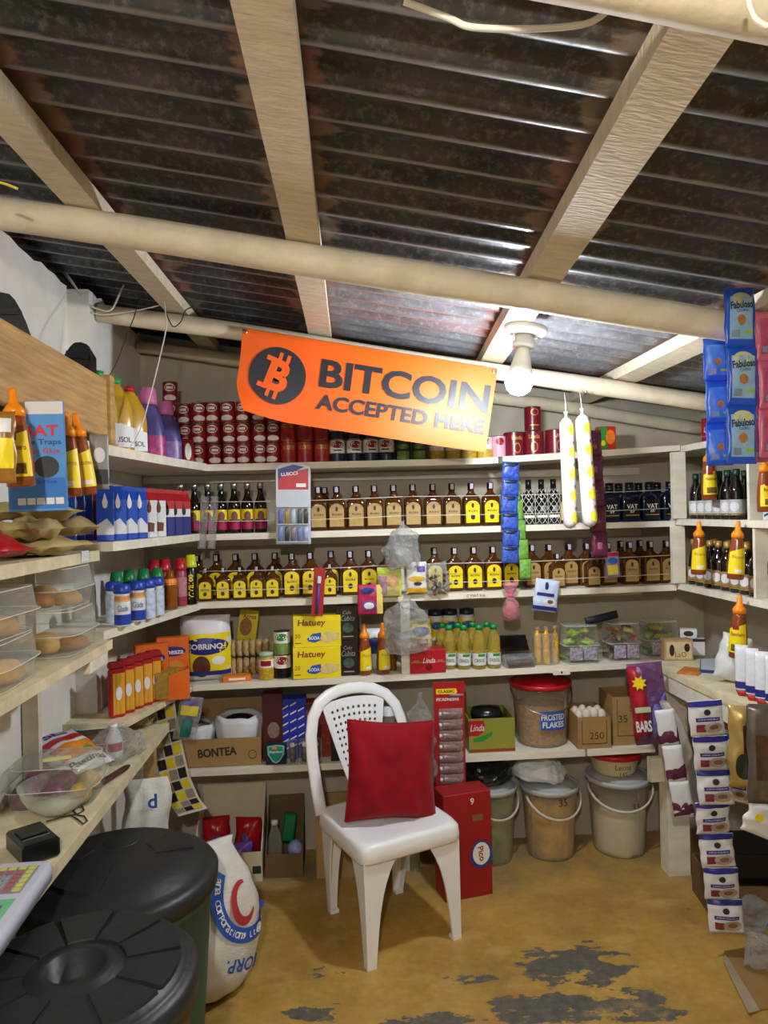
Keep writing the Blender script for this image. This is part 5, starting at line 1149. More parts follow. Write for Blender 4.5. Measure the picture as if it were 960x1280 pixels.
# hanging sauce bottles, traps
mNail = M('dark nail', '2a2622', .5, .5, var=0)
def hang(parts, px, py, X, name, label, cat, group=None, rz=0, ry=0, sc=1, rx=0, Y=None):
    "hung so that its base centre stands at photo point (px, py) in the plane x = X (or y = Y)"
    p = onX(px, py, X) if Y is None else onY(px, py, Y); return thing(name, parts, p, label, cat, group, rz=rz, ry=ry, sc=sc, rx=rx)
hang(SA, 27, 609, -.607, 'sauce_bottle', 'brown Ranchero sauce bottle hung in front of the blue trap pack', 'bottle', 'sauce bottles hung from the plank', rz=R(8), ry=R(-4), sc=.86)
hang(SAb, 88, 621, -.612, 'sauce_bottle', 'brown sauce bottle hung right of the blue trap pack', 'bottle', 'sauce bottles hung from the plank', rz=R(12), ry=R(-2), sc=.88)
hang(SAb, 107, 619, -.612, 'sauce_bottle', 'brown sauce bottle hung from the plank, furthest from the blue trap pack', 'bottle', 'sauce bottles hung from the plank', rz=R(30), ry=R(-6), sc=.90)
mSky = M('sky blue card', '4a90d8', .4, var=.15, scale=6); mSkyD = M('strong blue card', '1c6fc4', .4, var=.1); mRatR = M('red lettering', 'cc1f2a', .45, var=0)
TR = boxp(.115, .014, .235, mSky, [('header', 'rect', (-.5, .5, .88, .995), mPkW), ('lower_panel', 'rect', (-.5, .5, .02, .30), mSkyD), ('lettering', 'text', ('RAT', .10, .73, .10, .62, .03), mRatR, 2), ('lettering', 'text', ('Glue Traps', .06, .62, .065, .78, .01), mBluDk, 2), ('lettering', 'text', ('Super Glue', .06, .54, .06, .72, .01), mRatR, 2),
     ('rat_picture', 'oval', (.18, .40, .22, .10), M('grey rat print', '3a3a40', .6, var=.4, scale=40), 2), ('lettering', 'text', ('Rats & Mice', .05, .265, .035, .6, .0), mBluDk, 2)]+[('small_picture', 'rect', (-.34+.165*i, -.20+.165*i, .06, .12), mPkW, 2) for i in range(5)], .001)
hang(TR, 49, 639, -.630, 'trap_pack', 'blue RAT glue trap pack hung from the plank', 'pack', rz=R(6), ry=R(-1))
hn = printed_pillow(.048, .15, .012, M('grey hair net pack', '8d8a8a', .4, var=.2), [('face_print', 'oval', (0, .62, .3, .14), mPkW), ('dark_print', 'rect', (-.45, .45, .1, .36), M('charcoal print', '3b3a3e', .5, var=.3))], seed=4, crump=.002)
hang(hn, 125, 612, -.63, 'hair_net_pack', 'narrow grey pack with a face hung at the end of the plank', 'pack', rz=R(20))
pk = printed_pillow(.05, .13, .03, M('amber jar pack', '9a6a2a', .35, var=.3), [('label', 'rect', (-.45, .45, .2, .62), mYel), ('top_print', 'rect', (-.4, .4, .7, .9), mPkW)], seed=8); hang(pk, 2, 604, -.60, 'spice_pack', 'yellow and white spice pack at the far left edge', 'pack', rz=R(10))
# cartons on the left second shelf
mMilkB = M('blue milk carton', '1f4fb8', .4, var=.06); mMilkR = M('red milk carton', 'b0222a', .4, var=.06)
def gable(base, top, mid, drop=None):
    w = .05; b = MB(); b.cbox((0, 0, .065), (w, w, .13), .001)
    g = MB(); V = [(-w/2, -w/2, .130), (w/2, -w/2, .130), (w/2, w/2, .130), (-w/2, w/2, .130), (-w/2, 0, .158), (w/2, 0, .158), (-w/2, 0, .172), (w/2, 0, .172), (-w/2, .003, .172), (w/2, .003, .172), (w/2, .003, .158), (-w/2, .003, .158)]
    g.add(V, [(0, 1, 5, 4), (2, 3, 11, 10), (4, 5, 7, 6), (10, 11, 8, 9), (6, 7, 9, 8), (1, 2, 10, 5), (3, 0, 4, 11), (5, 10, 9, 7), (11, 4, 6, 8)], False)
    ps = [('carton_body', b.mesh('carton_body', base)), ('gable_top', g.mesh('gable_top', top))]
    for nm, poly, mt_ in mid:
        q = MB(); q.prism([(a*w, c) for a, c in poly], -w/2-.0008, -w/2); ps.append((nm, q.mesh(nm, mt_))); q2 = MB(); q2.prism([(a*w, c) for a, c in poly], -w/2-.0008, -w/2); q2.xform(Matrix.Rotation(R(90), 4, 'Z')); ps.append((nm, q2.mesh(nm, mt_)))
    return ps
drop = [(.0, .095), (.16, .065), (.12, .05), (0, .045), (-.12, .05), (-.16, .065)]
MBc = gable(mMilkB, mMilkB, [('drop_print', [(a, c+.055) for a, c in drop], mWh), ('wave_print', [(-.49, .02), (.49, .02), (.49, .045), (.1, .07), (-.49, .05)], mPkW)])
MCc = gable(mPkW, mMilkR, [('cow_print', [(-.3, .02), (.3, .02), (.34, .05), (-.2, .055)], M('chocolate print', '6b3a22', .45, var=.3)), ('drop_print', [(a, c+.04) for a, c in drop], M('chocolate print', '6b3a22', .45))])
MRc = gable(mPkW, mMilkR, [('blue_panel', [(-.5, .0), (.5, .0), (.5, .07), (-.5, .07)], mBluDk), ('red_panel', [(-.5, .10), (.5, .10), (.5, .13), (-.5, .13)], mMilkR), ('drop_print', [(a, c+.03) for a, c in drop], mInk)])
MRr = gable(mMilkR, mMilkR, [])
T2 = 1.479
seq = [(MBc, 'blue milk carton')]*4+[(MCc, 'white and brown milk carton')]*2+[(MRc, 'red, white and blue milk carton')]*3
cnt = {}
for i, (ps, nm) in enumerate(seq):
    t = i/8; x, y = -.705+.105*t, 2.245+.62*t; j = cnt.get(nm, 0); cnt[nm] = j+1
    thing('milk_carton', ps, (x, y, T2), '%s at the left shelf edge, %s from the front' % (nm, ORD[j]), 'carton', nm+'s at the shelf edge', rz=R(20+rnd.uniform(-4, 4)))
for i in range(5):
    thing('milk_carton', MRr, (-.79+.02*i, 2.42+.115*i, T2), 'red carton in the row behind the blue cartons, %s from the front' % ORD[i], 'carton', 'red cartons in the back row', rz=R(15))
for i in range(3): thing('milk_carton', MBc, (-.80, 2.19+.075*i, T2), 'blue carton in the row by the wall, %s from the front' % ORD[i], 'carton', 'blue cartons by the wall', rz=R(15))
thing('milk_tin', canMilk, (BX(222, 2.955, 1.5), 2.945, T2), 'single small red and white tin beside the cartons', 'tin')
# paper bags, sweets on the tan shelf
mPaper = M('khaki paper', 'b3a06a', .7, var=.16, scale=12, bump=.5, bscale=18)
T2b = 1.456
for i, (x, y, z, w, h, rz, lab) in enumerate(((-.79, 1.90, 0, .21, .26, 70, 'khaki paper packet at the bottom of the heap'), (-.78, 2.03, .046, .19, .22, 120, 'khaki paper packet lying across the middle of the heap'), (-.80, 1.93, .09, .19, .24, 95, 'crumpled khaki paper packet on top of the heap'), (-.755, 1.82, .046, .13, .14, 80, 'small square khaki packet at the front of the heap'))):
    b = MB(); b.pillow(w, h, .045, 12, 14, seed=i*5.1, crump=.022); thing('paper_packet', [('p', b.mesh('p', mPaper))], (x+h/2*math.sin(R(rz)), y-h/2*math.cos(R(rz)), T2b+z+.026), lab, 'packet', 'khaki paper packets', rx=R(-90), rz=R(rz))
for i, (y, z, lab) in enumerate(((1.46, .0, 'red shiny sweet bag on the left shelf nearest the viewer'), (1.675, .0, 'red sweet bag lying beside the khaki packets'))):
    b = MB(); b.pillow(.14, .18, .05, 10, 12, seed=i*2.2+1, crump=.012); q = MB(); q.pillow(.07, .07, .053, 6, 6, seed=i*2.2+1, crump=.008, z=.05)
    thing('sweet_bag', [('bag', b.mesh('bag', mCandy)), ('printed_panel', q.mesh('printed_panel', mPkW))], (-.72, y, T2b+z+.026), lab, 'sweet bag', 'sweet bags on the left shelf', rx=R(-80), rz=R(60+20*i))
lb = boxp(.055, .003, .032, mPkW, []); 
thing('price_card', [('p', lb[0][1])], (-.698, 2.04, 1.428), 'white price card on the edge of the khaki packet shelf', 'card', rz=R(90))
# bread tubs
T3 = 1.189
mBread = M('bread crust', 'a86a2c', .7, var=.3, scale=18, bump=.3); mBread2 = M('pale biscuit', 'c59a58', .7, var=.25, scale=18, bump=.3)
def loaf(rx, ry, h, mat):
    b = MB(); b.loft([(0, rx*.8, ry*.8, 2.5), (h*.25, rx, ry, 2.6), (h*.6, rx*.93, ry*.93, 2.5), (h*.9, rx*.6, ry*.6, 2.2), (h, rx*.2, ry*.2, 2)], 18); return b.mesh('bread_roll', mat)
LO = [loaf(.05, .032, .036, mBread), loaf(.042, .032, .04, mBread2), loaf(.048, .028, .05, mBread2)]
def bread_tub(x, y, z, w, d, h, n, label, rz, group='clear bread tubs', sh=None):
    o = thing('bread_tub', [clamshell(w, d, h, 20), ('bread_roll', LO[n % 3])], (x, y, z), label, 'tub', group, rz=rz)
    rb_ = [c for c in o.children if c.name.startswith('bread_roll')][0]; rb_.location = (-w*.25, -d*.1, .005)
    for i, (a, c, q) in enumerate(((.05, -.2, .3), (.3, .05, 1.2), (-.05, .22, .1), (-.28, .25, 2))[:3+n % 2]):
        c2 = bpy.data.objects.new('bread_roll', LO[(i+n) % 3]); COL.objects.link(c2); c2.parent = o; c2.location = (a*w, c*d, .005); c2.rotation_euler = (0, 0, q)
bread_tub(-.795, 1.60, T3, .22, .27, .105, 1, 'clear ribbed bread tub at the bottom of the nearer pair', R(4)); bread_tub(-.80, 1.60, T3+.1065, .22, .27, .105, 0, 'clear ribbed bread tub on top of the nearer pair', R(-2))
bread_tub(-.80, 2.00, T3, .24, .25, .12, 2, 'clear tub of biscuits at the bottom of the farther pair', R(2)); bread_tub(-.81, 2.00, T3+.1215, .24, .25, .11, 3, 'clear bread tub on top of the farther pair', R(0))
# air freshener and spray cans in the corner
T3b = 1.193
mGlB = M('cobalt blue cap', '1f3fa8', .35, var=.05); mGlO = M('orange wrap print', 'c98a3a', .45, var=.3, scale=40); mGlW = M('white blue floral wrap', 'b9c8dc', .45, var=.4, scale=50)
def glade():
    b = MB(); b.lathe([(.001, 0), (.024, 0), (.026, .004), (.026, .085), (.022, .10), (.026, .108), (.026, .112), (.001, .112)], 20); c = MB(); c.lathe([(.027, .108), (.028, .114), (.026, .132), (.020, .138), (.001, .139)], 18)
    l = MB(); l.lathe([(.0265, .006), (.0265, .04)], 20, cap=False); l2 = MB(); l2.lathe([(.0265, .082), (.0232, .1)], 20, cap=False); t = MB(); rr = .0272; t.text('Glade', 0, .06, .02, bold=.0, w=.036, fn=lambda x, y, z: (rr*math.sin(x/rr), -rr*math.cos(x/rr), z))
    return [('bottle', b.mesh('bottle', mPkW)), ('cap', c.mesh('cap', mGlB)), ('label', l.mesh('label', mGlB), [('lettering', t.mesh('lettering', mGlB))]), ('neck_label', l2.mesh('neck_label', mGlO))]
GL = glade(); GLw = [GL[0], ('cap', GL[1][1]), ('label', MB().lathe([(.0265, .006), (.0265, .098)], 20, cap=False).mesh('label', mGlW))]
for i, (px, Y) in enumerate(((153, 2.40), (172, 2.50))): thing('air_freshener', GL, (BX(px, Y, 1.25), Y, T3b), 'white Glade bottle with blue cap, %s from the front' % ORD[i], 'bottle', 'Glade bottles', rz=R(20))
for i, (px, Y) in enumerate(((142, 2.50), (185, 2.565), (196, 2.64))): thing('air_freshener', GLw, (BX(px, Y, 1.25), Y, T3b), 'white and blue flowered bottle beside the Glade bottles, %s from the front' % ORD[i], 'bottle', 'flowered bottles', rz=R(20))
def spray(capm, bodym, txt=None, h=.165, band=None):
    b = MB(); b.lathe([(.001, 0), (.023, 0), (.0245, .003), (.0245, h*.72), (.020, h*.76), (.001, h*.76)], 20); c = MB(); c.lathe([(.0245, h*.75), (.0235, h*.80), (.018, h), (.001, h+.001)], 20); ps = [('can', b.mesh('can', bodym)), ('cap', c.mesh('cap', capm))]
    if txt: rr = .0254; t = MB(); t.text(txt, 0, h*.36, .020, bold=.03, w=.10, ang=R(90), fn=lambda x, y, z: (rr*math.sin(x/rr), -rr*math.cos(x/rr), z)); ps.append(('lettering', t.mesh('lettering', mYel)))
    if band: l = MB(); l.lathe([(.0250, h*band[0]), (.0250, h*band[1])], 20, cap=False); ps.append(('label', l.mesh('label', band[2])))
    return ps
mGCap = M('green spray cap', '0e7a44', .35, var=.05); mRCap = M('red spray cap', 'b01c34', .3, var=.05)
SG = spray(mGCap, mBlack, 'VIVE100'); SR_ = spray(mRCap, M('rose can', '9a3a4c', .35, var=.3, scale=30), None, .19, (.2, .6, M('pink can label', 'b87a88', .4, var=.4, scale=60))); SV = spray(M('lime yellow cap', 'c9d22a', .35), mBlack, 'VIVE100', .20)
for i, (px, Y) in enumerate(((146, 2.585), (162, 2.67), (180, 2.70), (197, 2.735))): thing('spray_can', SG, (max(BX(px, Y, 1.25), -.83 if Y > 2.58 else -.91), Y, T3b), 'black can with green cap and yellow lettering, %s from the left' % ORD[i], 'can', 'green-capped cans', rz=R(25))
for i, (px, Y) in enumerate(((193, 2.82), (207, 2.86), (226, 2.90))): thing('spray_can', SR_, (max(BX(px, Y, 1.25), -.82), Y, T3b), 'rose can with red cap in the corner, %s from the left' % ORD[i], 'can', 'red-capped cans', rz=R(15))
thing('spray_can', SV, (BX(239, 2.94, 1.25), 2.94, T3b), 'black VIVE100 can with lime cap at the corner end', 'can', rz=R(10))
b = MB(); b.lathe([(.001, 0), (.024, 0), (.026, .004), (.026, .10), (.016, .13), (.013, .15), (.001, .15)], 20); c = MB(); c.lathe([(.0268, .095), (.0225, .118)], 20, cap=False); thing('oil_bottle', [('bottle', b.mesh('bottle', M('amber liquid', '9c5a1a', .12, var=.2, trans=.3))), ('neck_label', c.mesh('neck_label', mOrangeC))], (BX(213, 2.80, 1.25), 2.80, T3b), 'amber bottle with orange neck band among the spray cans', 'bottle')
# pasta shelf
T4 = .851
mPasta2 = M('spaghetti strands', 'd29a2a', .5, var=.35, scale=120, stretch=(1, 1, .03)); mPkR = M('pasta red print', 'a8181f', .4, var=.08)
b = MB(); b.cbox((0, 0, .085), (.056, .026, .17), .006); q = MB(); q.cbox((0, 0, .182), (.058, .028, .026), .006); w_ = MB(); w_.prism([(-.016, .012), (.024, .012), (.024, .155), (-.016, .155)], -.0142, -.0125); e = MB(); e.prism([(.011*math.cos(t)+.004, .085+.024*math.sin(t)) for t in [2*math.pi*i/14 for i in range(14)]], -.0155, -.0140)
PA = [('pack', b.mesh('pack', mPkR)), ('pack_top', q.mesh('pack_top', mRed)), ('window', w_.mesh('window', mPasta2), [('badge', e.mesh('badge', mPkW))])]
for i, (px, Y) in enumerate(((146, 2.555), (158, 2.605), (169.5, 2.655), (181, 2.70), (192, 2.745))):
    thing('spaghetti_pack', PA, (BX(px, Y, .93), Y, T4), 'red spaghetti pack standing on the low corner shelf, %s from the left' % ORD[i], 'pack', 'spaghetti packs', rz=R(32))
mLin = M('orange carton print', 'd8641a', .4, var=.12)
LN = boxp(.125, .045, .20, mLin, [('lettering', 'text', ('Lineaza', 0, .72, .11, .66, .02), mPkW, 2), ('name_panel', 'oval', (0, .72, .40, .10), mBluDk), ('picture', 'oval', (0, .38, .36, .16), mGlO)])
thing('cereal_box', LN, (BX(186, 2.82, .95), 2.86, T4), 'orange Lineaza carton behind the spaghetti', 'carton', 'orange Lineaza cartons', rz=R(24))
thing('cereal_box', LN, (BX(214, 2.90, .95), 2.935, T4+.012), 'orange Lineaza carton in the corner, half hidden', 'carton', 'orange Lineaza cartons', rz=R(12))
ps = open_box(.075, .16, .07, .115, mLin, .003); thing('display_box', ps, (BX(209, 2.78, .9), 2.79, T4), 'open orange display box at the corner shelf edge', 'carton', rz=R(-76))
for i in range(3):
    b = MB(); b.cbox((0, 0, .055), (.05, .022, .10), .002); thing('stock_cube_box', [('p', b.mesh('p', M('brown yellow pack', '9a7a2a', .45, var=.4, scale=60)))], (BX(209, 2.78, .9)-.0+.012*(i-1), 2.745+.042*i, T4+.0045), 'small brown and yellow pack in the orange display box, %s from the front' % ORD[i], 'pack', 'packs in the display box', rz=R(14))
# ---------------------------------------------------------------- things on the worktop
mSnack = M('white snack bag', 'd6d4d6', .35, var=.06); mChip = M('orange chips print', 'd9861f', .5, var=.4, scale=40)
SN = printed_pillow(.20, .25, .07, mSnack, [('chips_picture', 'rect', (-.42, .42, .22, .55), mChip), ('red_band', 'rect', (-.5, .5, .62, .74), mPkR), ('lettering', 'text', ('Pastinas', 0, .12, .09, .75, .03), mInk, 2), ('lettering', 'text', ('SES', -.05, .84, .11, .5, .03), mBluDk, 2), ('green_leaf', 'oval', (.2, .33, .12, .04), mGreenL, 2)], seed=5, crump=.010)
thing('snack_bag', SN, (-.765, 2.26, WZ+.03), 'white snack bag with orange chips lying on the worktop', 'bag', rz=R(58), rx=R(-70), sc=.86)
mPastry = M('purple pastry wrap', '7a3a5a', .4, var=.35, scale=30); mSausage = M('red sausage', 'a04a30', .4, var=.25, scale=30)
def tub_with(x, y, z, w, d, h, fill, label, rz, n=5, sticker=None):
    o = thing('pastry_tub', [clamshell(w, d, h, 20)]+[('sticker', boxp(.075, .03, .0012, M('pale yellow sticker', 'ddd98a', .5, var=.1), [])[0][1])] if sticker else [clamshell(w, d, h, 20), ('filling', fill[0])], (x, y, z), label, 'tub', 'tubs on the worktop', rz=rz)
    for c in o.children:
        if c.name.startswith('sticker'): c.location = (.0, -.01, h+.001); c.rotation_euler = (0, 0, .3)
    r_ = random.Random(n)
    for i in range(n):
        c2 = bpy.data.objects.new('filling', fill[i % len(fill)]); COL.objects.link(c2); c2.parent = o; c2.location = (w*(-.3+.6*(i % 3)/2), d*(-.25+.5*(i//3)), .006); c2.rotation_euler = (0, 0, r_.uniform(0, 3))
    return o
tub_with(-.812, 2.115, WZ, .24, .20, .115, [loaf(.045, .035, .06, mPastry), loaf(.04, .03, .055, mPastry), loaf(.035, .03, .05, M('yellow pastry', 'd2ac3c', .5, var=.3, scale=30))], 'clear tub of purple and yellow pastries at the left edge', R(4), 6, True)
tub_with(-.825, 2.525, WZ, .19, .17, .10, [loaf(.05, .022, .045, mSausage), loaf(.05, .022, .045, mSausage)], 'clear tub of red sausages in front of the spaghetti', R(12), 6)
# glass bowl
bw_ = MB(); bw_.lathe([(.001, .0), (.035, .0), (.04, .003), (.075, .03), (.092, .06), (.097, .082), (.100, .084), (.098, .078), (.088, .056), (.072, .030), (.038, .007), (.001, .006)], 40)
fl = MB(); fl.lathe([(.001, .006), (.04, .007), (.068, .03), (.001, .034)], 30)
thing('glass_bowl', [('bowl', bw_.mesh('bowl', mGlassC)), ('contents', fl.mesh('contents', M('white sugar', 'cfcabc', .8, var=.08)))], tuple(onZ(72, 1016, WZ)), 'glass bowl with a little white sugar on the worktop', 'bowl')
# knife
A_ = onZ(118, 984, WZ+.012); B_ = onZ(161, 957, WZ+.014); kb = MB(); d_ = (B_-A_)
kb.tube([A_, A_+d_*.1, A_+d_*.5, A_+d_*.9, B_], [.010, .012, .0115, .011, .006], 10, flat=.7)
bl_ = MB(); e0 = A_-d_*.05; e1 = A_-d_*.45; pv = Vector((-d_.y, d_.x, 0)).normalized()*.014
bl_.add([e0-pv+Vector((0, 0, -.004)), e0+pv+Vector((0, 0, -.004)), e1+pv*.2+Vector((0, 0, -.005)), e1-pv+Vector((0, 0, -.005))]+[e0-pv+Vector((0, 0, -.0025)), e0+pv+Vector((0, 0, -.0025)), e1+pv*.2+Vector((0, 0, -.0035)), e1-pv+Vector((0, 0, -.0035))], [(0, 1, 2, 3), (7, 6, 5, 4), (0, 4, 5, 1), (1, 5, 6, 2), (2, 6, 7, 3), (3, 7, 4, 0)], False)
thing('kitchen_knife', [('handle', kb.mesh('handle', M('brown wooden handle', '46261c', .5, var=.3, scale=30))), ('blade', bl_.mesh('blade', mTin))], (0, 0, 0), 'kitchen knife with brown wooden handle on the worktop edge', 'knife')
# crinkled clear bag with a white bottle
b = MB(); b.lathe([(.001, 0), (.026, 0), (.028, .004), (.028, .06), (.02, .085), (.012, .10), (.012, .115), (.001, .115)], 18); e = MB(); e.cyl_patch(.0285, FA-.8, FA+1.1, .03, .058); p = onZ(146, 948, WZ)
thing('cream_bottle', [('bottle', b.mesh('bottle', mPkW)), ('label', e.mesh('label', mPkR))], (p.x-.008, p.y+.0, WZ), 'small white bottle with red label inside the clear bag', 'bottle', rz=R(20))
b = MB(); b.blob([(.07, .002), (.09, .012), (.095, .04), (.08, .07), (.05, .09), (.03, .095)], 50, 11, .022, 16, 1, .85, flat=True, sub=4); thing('clear_bag', [('b', b.mesh('b', mFilm))], (p.x-.0, p.y+.0, WZ+.007), 'crinkled clear bag lying on the worktop before the spaghetti', 'bag', rz=R(60))
b = MB(); b.blob([(.05, .002), (.07, .012), (.07, .04), (.05, .07), (.02, .085)], 40, 17, .02, 18, 1, .8, flat=True, sub=4); p = onZ(196, 905, WZ); thing('clear_bag', [('b', b.mesh('b', CLEAR('pale amber film', 'efe0c4', .2, .6, .12, 'd6c7a4', 60)))], (p.x-.07, p.y-.02, WZ), 'small amber tinted clear bag at the far end of the worktop', 'bag')
# charger, scale, pen, scissors
b = MB(); b.cbox((0, 0, .024), (.085, .13, .048), .006); q = MB(); q.cbox((0, .01, .050), (.06, .05, .004), .001); l = MB(); l.box(-.03, .03, -.030, -.028, .048, .0492)
p = onZ(52, 1066, WZ); thing('black_adapter', [('case', b.mesh('case', mBlack)), ('slide_panel', q.mesh('slide_panel', M('charcoal plastic', '2c2c2e', .5, var=.05))), ('seam', l.mesh('seam', M('grey line', '77777a', .5, var=0)))], (p.x-.02, p.y+.0, WZ), 'black plastic charger case between the scale and the bowl', 'charger', rz=R(40))
mScale = M('lavender white plastic', 'c4c6dc', .35, var=.04); mKey = M('grey key', '9aa0a8', .5, var=.05); mKeyR = M('red key', 'a8606a', .5, var=.05); mKeyY = M('yellow key', 'c9c96a', .5, var=.05); mLcd = M('lcd grey', '6d7268', .2, var=.05); mLcdG = M('green panel', '6cc28a', .4, var=.05)
sb = MB(); sb.loft([(0, .125, .165, 14), (.022, .125, .165, 14), (.034, .121, .161, 12), (.036, .116, .156, 12)], 56)
ps = [('case', sb.mesh('case', mScale)), ('keypad', boxp(.105, .115, .002, M('keypad grey', '8b939a', .5, var=.03), [])[0][1]), ('display_panel', boxp(.105, .10, .002, mLcdG, [])[0][1], [('screen', boxp(.075, .05, .001, mLcd, [])[0][1])])]
p = onZ(30, 1090, WZ+.06); o = thing('shop_scale', ps, (onZ(66, 1078, WZ+.034).x-.116, onZ(66, 1078, WZ+.034).y-.155, WZ), 'pale lavender shop scale with keypad on the worktop edge', 'scale', rz=R(3))
for c in o.children:
    if c.name.startswith('keypad'):
        c.location = (.05, .075, .036); kp = c
    if c.name.startswith('display'):
        c.location = (.05, -.055, .036)
        for g in c.children: g.location = (0, 0, .002)
km = {q: boxp(.015, .014, .003, mt_, [], .001)[0][1] for q, mt_ in (('g', mKey), ('r', mKeyR), ('y', mKeyY))}
for i in range(5):
    for j in range(6):
        k_ = 'y' if i == 4 or j == 5 else ('r' if i >= 3 or j == 4 else 'g')
        c = bpy.data.objects.new('key', km[k_]); COL.objects.link(c); c.parent = kp; c.location = (-.041+.0205*i, -.047+.0188*j, .002)
        if k_ == 'g' and j < 4 and i < 3:
            t = MB(); t.text('7410852 963C'.replace(' ', '')[(i*3+j) % 10] if j < 3 else '0', 0, 0, .008, bold=0); t.xform(Matrix.Translation(Vector((0, 0, .0032))) @ Matrix.Rotation(R(-90), 4, 'X')); 
            d_ = bpy.data.objects.new('digit', t.mesh('digit', mInk)); COL.objects.link(d_); d_.parent = kp; d_.location = c.location
q0, q1 = onZ(0, 1001, WZ+.006), onZ(16, 990, WZ+.006); cord([q0-(q1-q0)*1.2, q1], .0045, 'pen', 'blue pen at the left edge of the worktop', 'pen', M('blue pen', '23409a', .35, var=0))
pts = [onZ(a, b_, WZ+.003) for a, b_ in ((58, 1027), (75, 1022), (88, 1019), (97, 1024), (104, 1030), (109, 1026), (105, 1020), (97, 1019), (92, 1014), (95, 1009), (103, 1008), (105, 1013), (98, 1017), (85, 1020))]
cord(pts, .0022, 'scissors', 'thin dark scissors lying beside the glass bowl', 'scissors', mWireD)
# strip of yellow and black cards hanging by the low shelf
mStrip = M('strip backing', 'cfcac0', .5, var=.05); mTY = M('yellow card', 'd8c41c', .45, var=.15, scale=40); mTG = M('grey card', '8f8578', .5, var=.3, scale=60); mTK = M('black card', '1d1a18', .5, var=.1)
pp = [onY(199, 872, 2.875), onY(204, 905, 2.872), onY(211, 940, 2.865), onY(219, 975, 2.85), onY(231, 1003, 2.825), onY(241, 1016, 2.80)]
assert pp
def spt(t):
    f = t*(len(pp)-1); i = min(int(f), len(pp)-2); return pp[i].lerp(pp[i+1], f-i)
sx_ = Vector((.112, -.012, .03)); rib = MB(); V = []; Fs = []
for i in range(25):
    p = spt(i/24)
    for s_ in (-.5, .5): V.append(p+sx_*s_+Vector((0, .002, 0)))
    for s_ in (.5, -.5): V.append(p+sx_*s_+Vector((0, .005, 0)))
for i in range(24):
    for j in range(4): Fs.append((4*i+j, 4*i+(j+1) % 4, 4*i+4+(j+1) % 4, 4*i+4+j))
rib.add(V, Fs, False); ps = [('backing', rib.mesh('backing', mStrip))]
for r_ in range(11):
    for c_ in range(3):
        t0, t1 = (r_+.08)/11.5, (r_+.90)/11.5; s0, s1 = -.46+.31*c_, -.46+.31*c_+.27
        mb = MB(); P = [spt(t0)+sx_*s0, spt(t0)+sx_*s1, spt(t1)+sx_*s1, spt(t1)+sx_*s0]; mb.add([p+Vector((0, -.001, 0)) for p in P]+[p+Vector((0, .0015, 0)) for p in P], [(0, 1, 2, 3), (7, 6, 5, 4), (0, 4, 5, 1), (1, 5, 6, 2), (2, 6, 7, 3), (3, 7, 4, 0)], False)
        ps.append(('card', mb.mesh('card', (mTY, mTG, mTK)[(c_+r_*(1 if r_ % 3 else 2)) % 3])))
thing('card_strip', ps, (0, 0, 0), 'curling strip of yellow and black cards hanging below the corner shelf', 'strip')
pk = printed_pillow(.09, .17, .025, mFilm, [('teal_pens', 'rect', (-.25, .2, .08, .5), M('teal pens', '1f6a62', .4, var=.4, scale=90, stretch=(6, 1, 1))), ('yellow_header', 'rect', (-.4, .35, .58, .8), M('yellow header', 'c9bb3a', .5, var=.2)), ('violet_header', 'rect', (-.4, .3, .8, .9), mSwV)], seed=3, crump=.006)
hang(pk, 230, 925, None, 'pen_pack', 'clear pack of teal pens hanging beside the card strip', 'pack', Y=2.85, rz=R(20), ry=R(12))
# ================================================================ things hung along the back shelves
mHook = M('steel', '9a9a98', .3, 1, var=0)
# lighter card
mCardG = M('grey blister card', 'b4b9c4', .35, var=.06); lw_, lh_ = .142, .335
lt_out = [(-lw_/2, 0), (lw_/2, 0), (lw_/2, lh_*.92)]+[(lw_/2*math.cos(t), lh_*.92+lh_*.08*math.sin(t)) for t in [math.pi*i/10 for i in range(1, 10)]]+[(-lw_/2, lh_*.92)]
b = MB(); b.prism(lt_out, -.003, .003); ps = [('card', b.mesh('card', mCardG))]
q = MB(); q.prism([(-.062, .225), (.062, .225), (.062, .312), (-.062, .29)], -.0042, -.003); ps.append(('red_panel', q.mesh('red_panel', M('red card print', 'b01f2a', .4, var=.25, scale=20))))
q = MB(); q.prism([(-.062, .268), (.045, .318), (.0, .328), (-.062, .310)], -.0052, -.003); ps.append(('blue_panel', q.mesh('blue_panel', mBluDk)))
q = MB(); q.text('LUICCI', -.016, .290, .014, y=-.006, bold=.03, w=.068, ang=R(6)); ps.append(('lettering', q.mesh('lettering', mPkW)))
q = MB(); q.prism([(.012, .235), (.052, .235), (.052, .25), (.012, .25)], -.005, -.003); ps.append(('price_panel', q.mesh('price_panel', mPkW)))
lcols = [M('lighter %d' % i, c, .35, var=.3, scale=60) for i, c in enumerate(('6a78b8', 'a88a4a', 'b8c4d4', '5a6266', '4c4e48', '7a8ac8', '3f4a4a', '8a7a86', '7486c0', 'a6b6dc'))]
for r_ in range(3):
    tr = MB(); tr.box(-.066, .066, -.02, -.003, .012+.072*r_-.004, .012+.072*r_); ps.append(('tray_ledge', tr.mesh('tray_ledge', mCardG)))
    for i in range(5):
        if r_ == 2: continue
        mb = MB(); x = -.052+.026*i; mb.loft([(.0, .0095, .006, 4, x, -.011), (.048, .0095, .006, 4, x, -.011), (.052, .008, .005, 3, x, -.011), (.060, .007, .005, 3, x, -.011)], 12); mb.move((0, 0, .0125+.072*r_)); ps.append(('lighter', mb.mesh('lighter', lcols[i+5*(r_ == 0)])))
hang(ps, 367, 680, None, 'lighter_card', 'arched LUICCI card of lighters hanging from the top shelf', 'card', Y=2.955, ry=R(1))
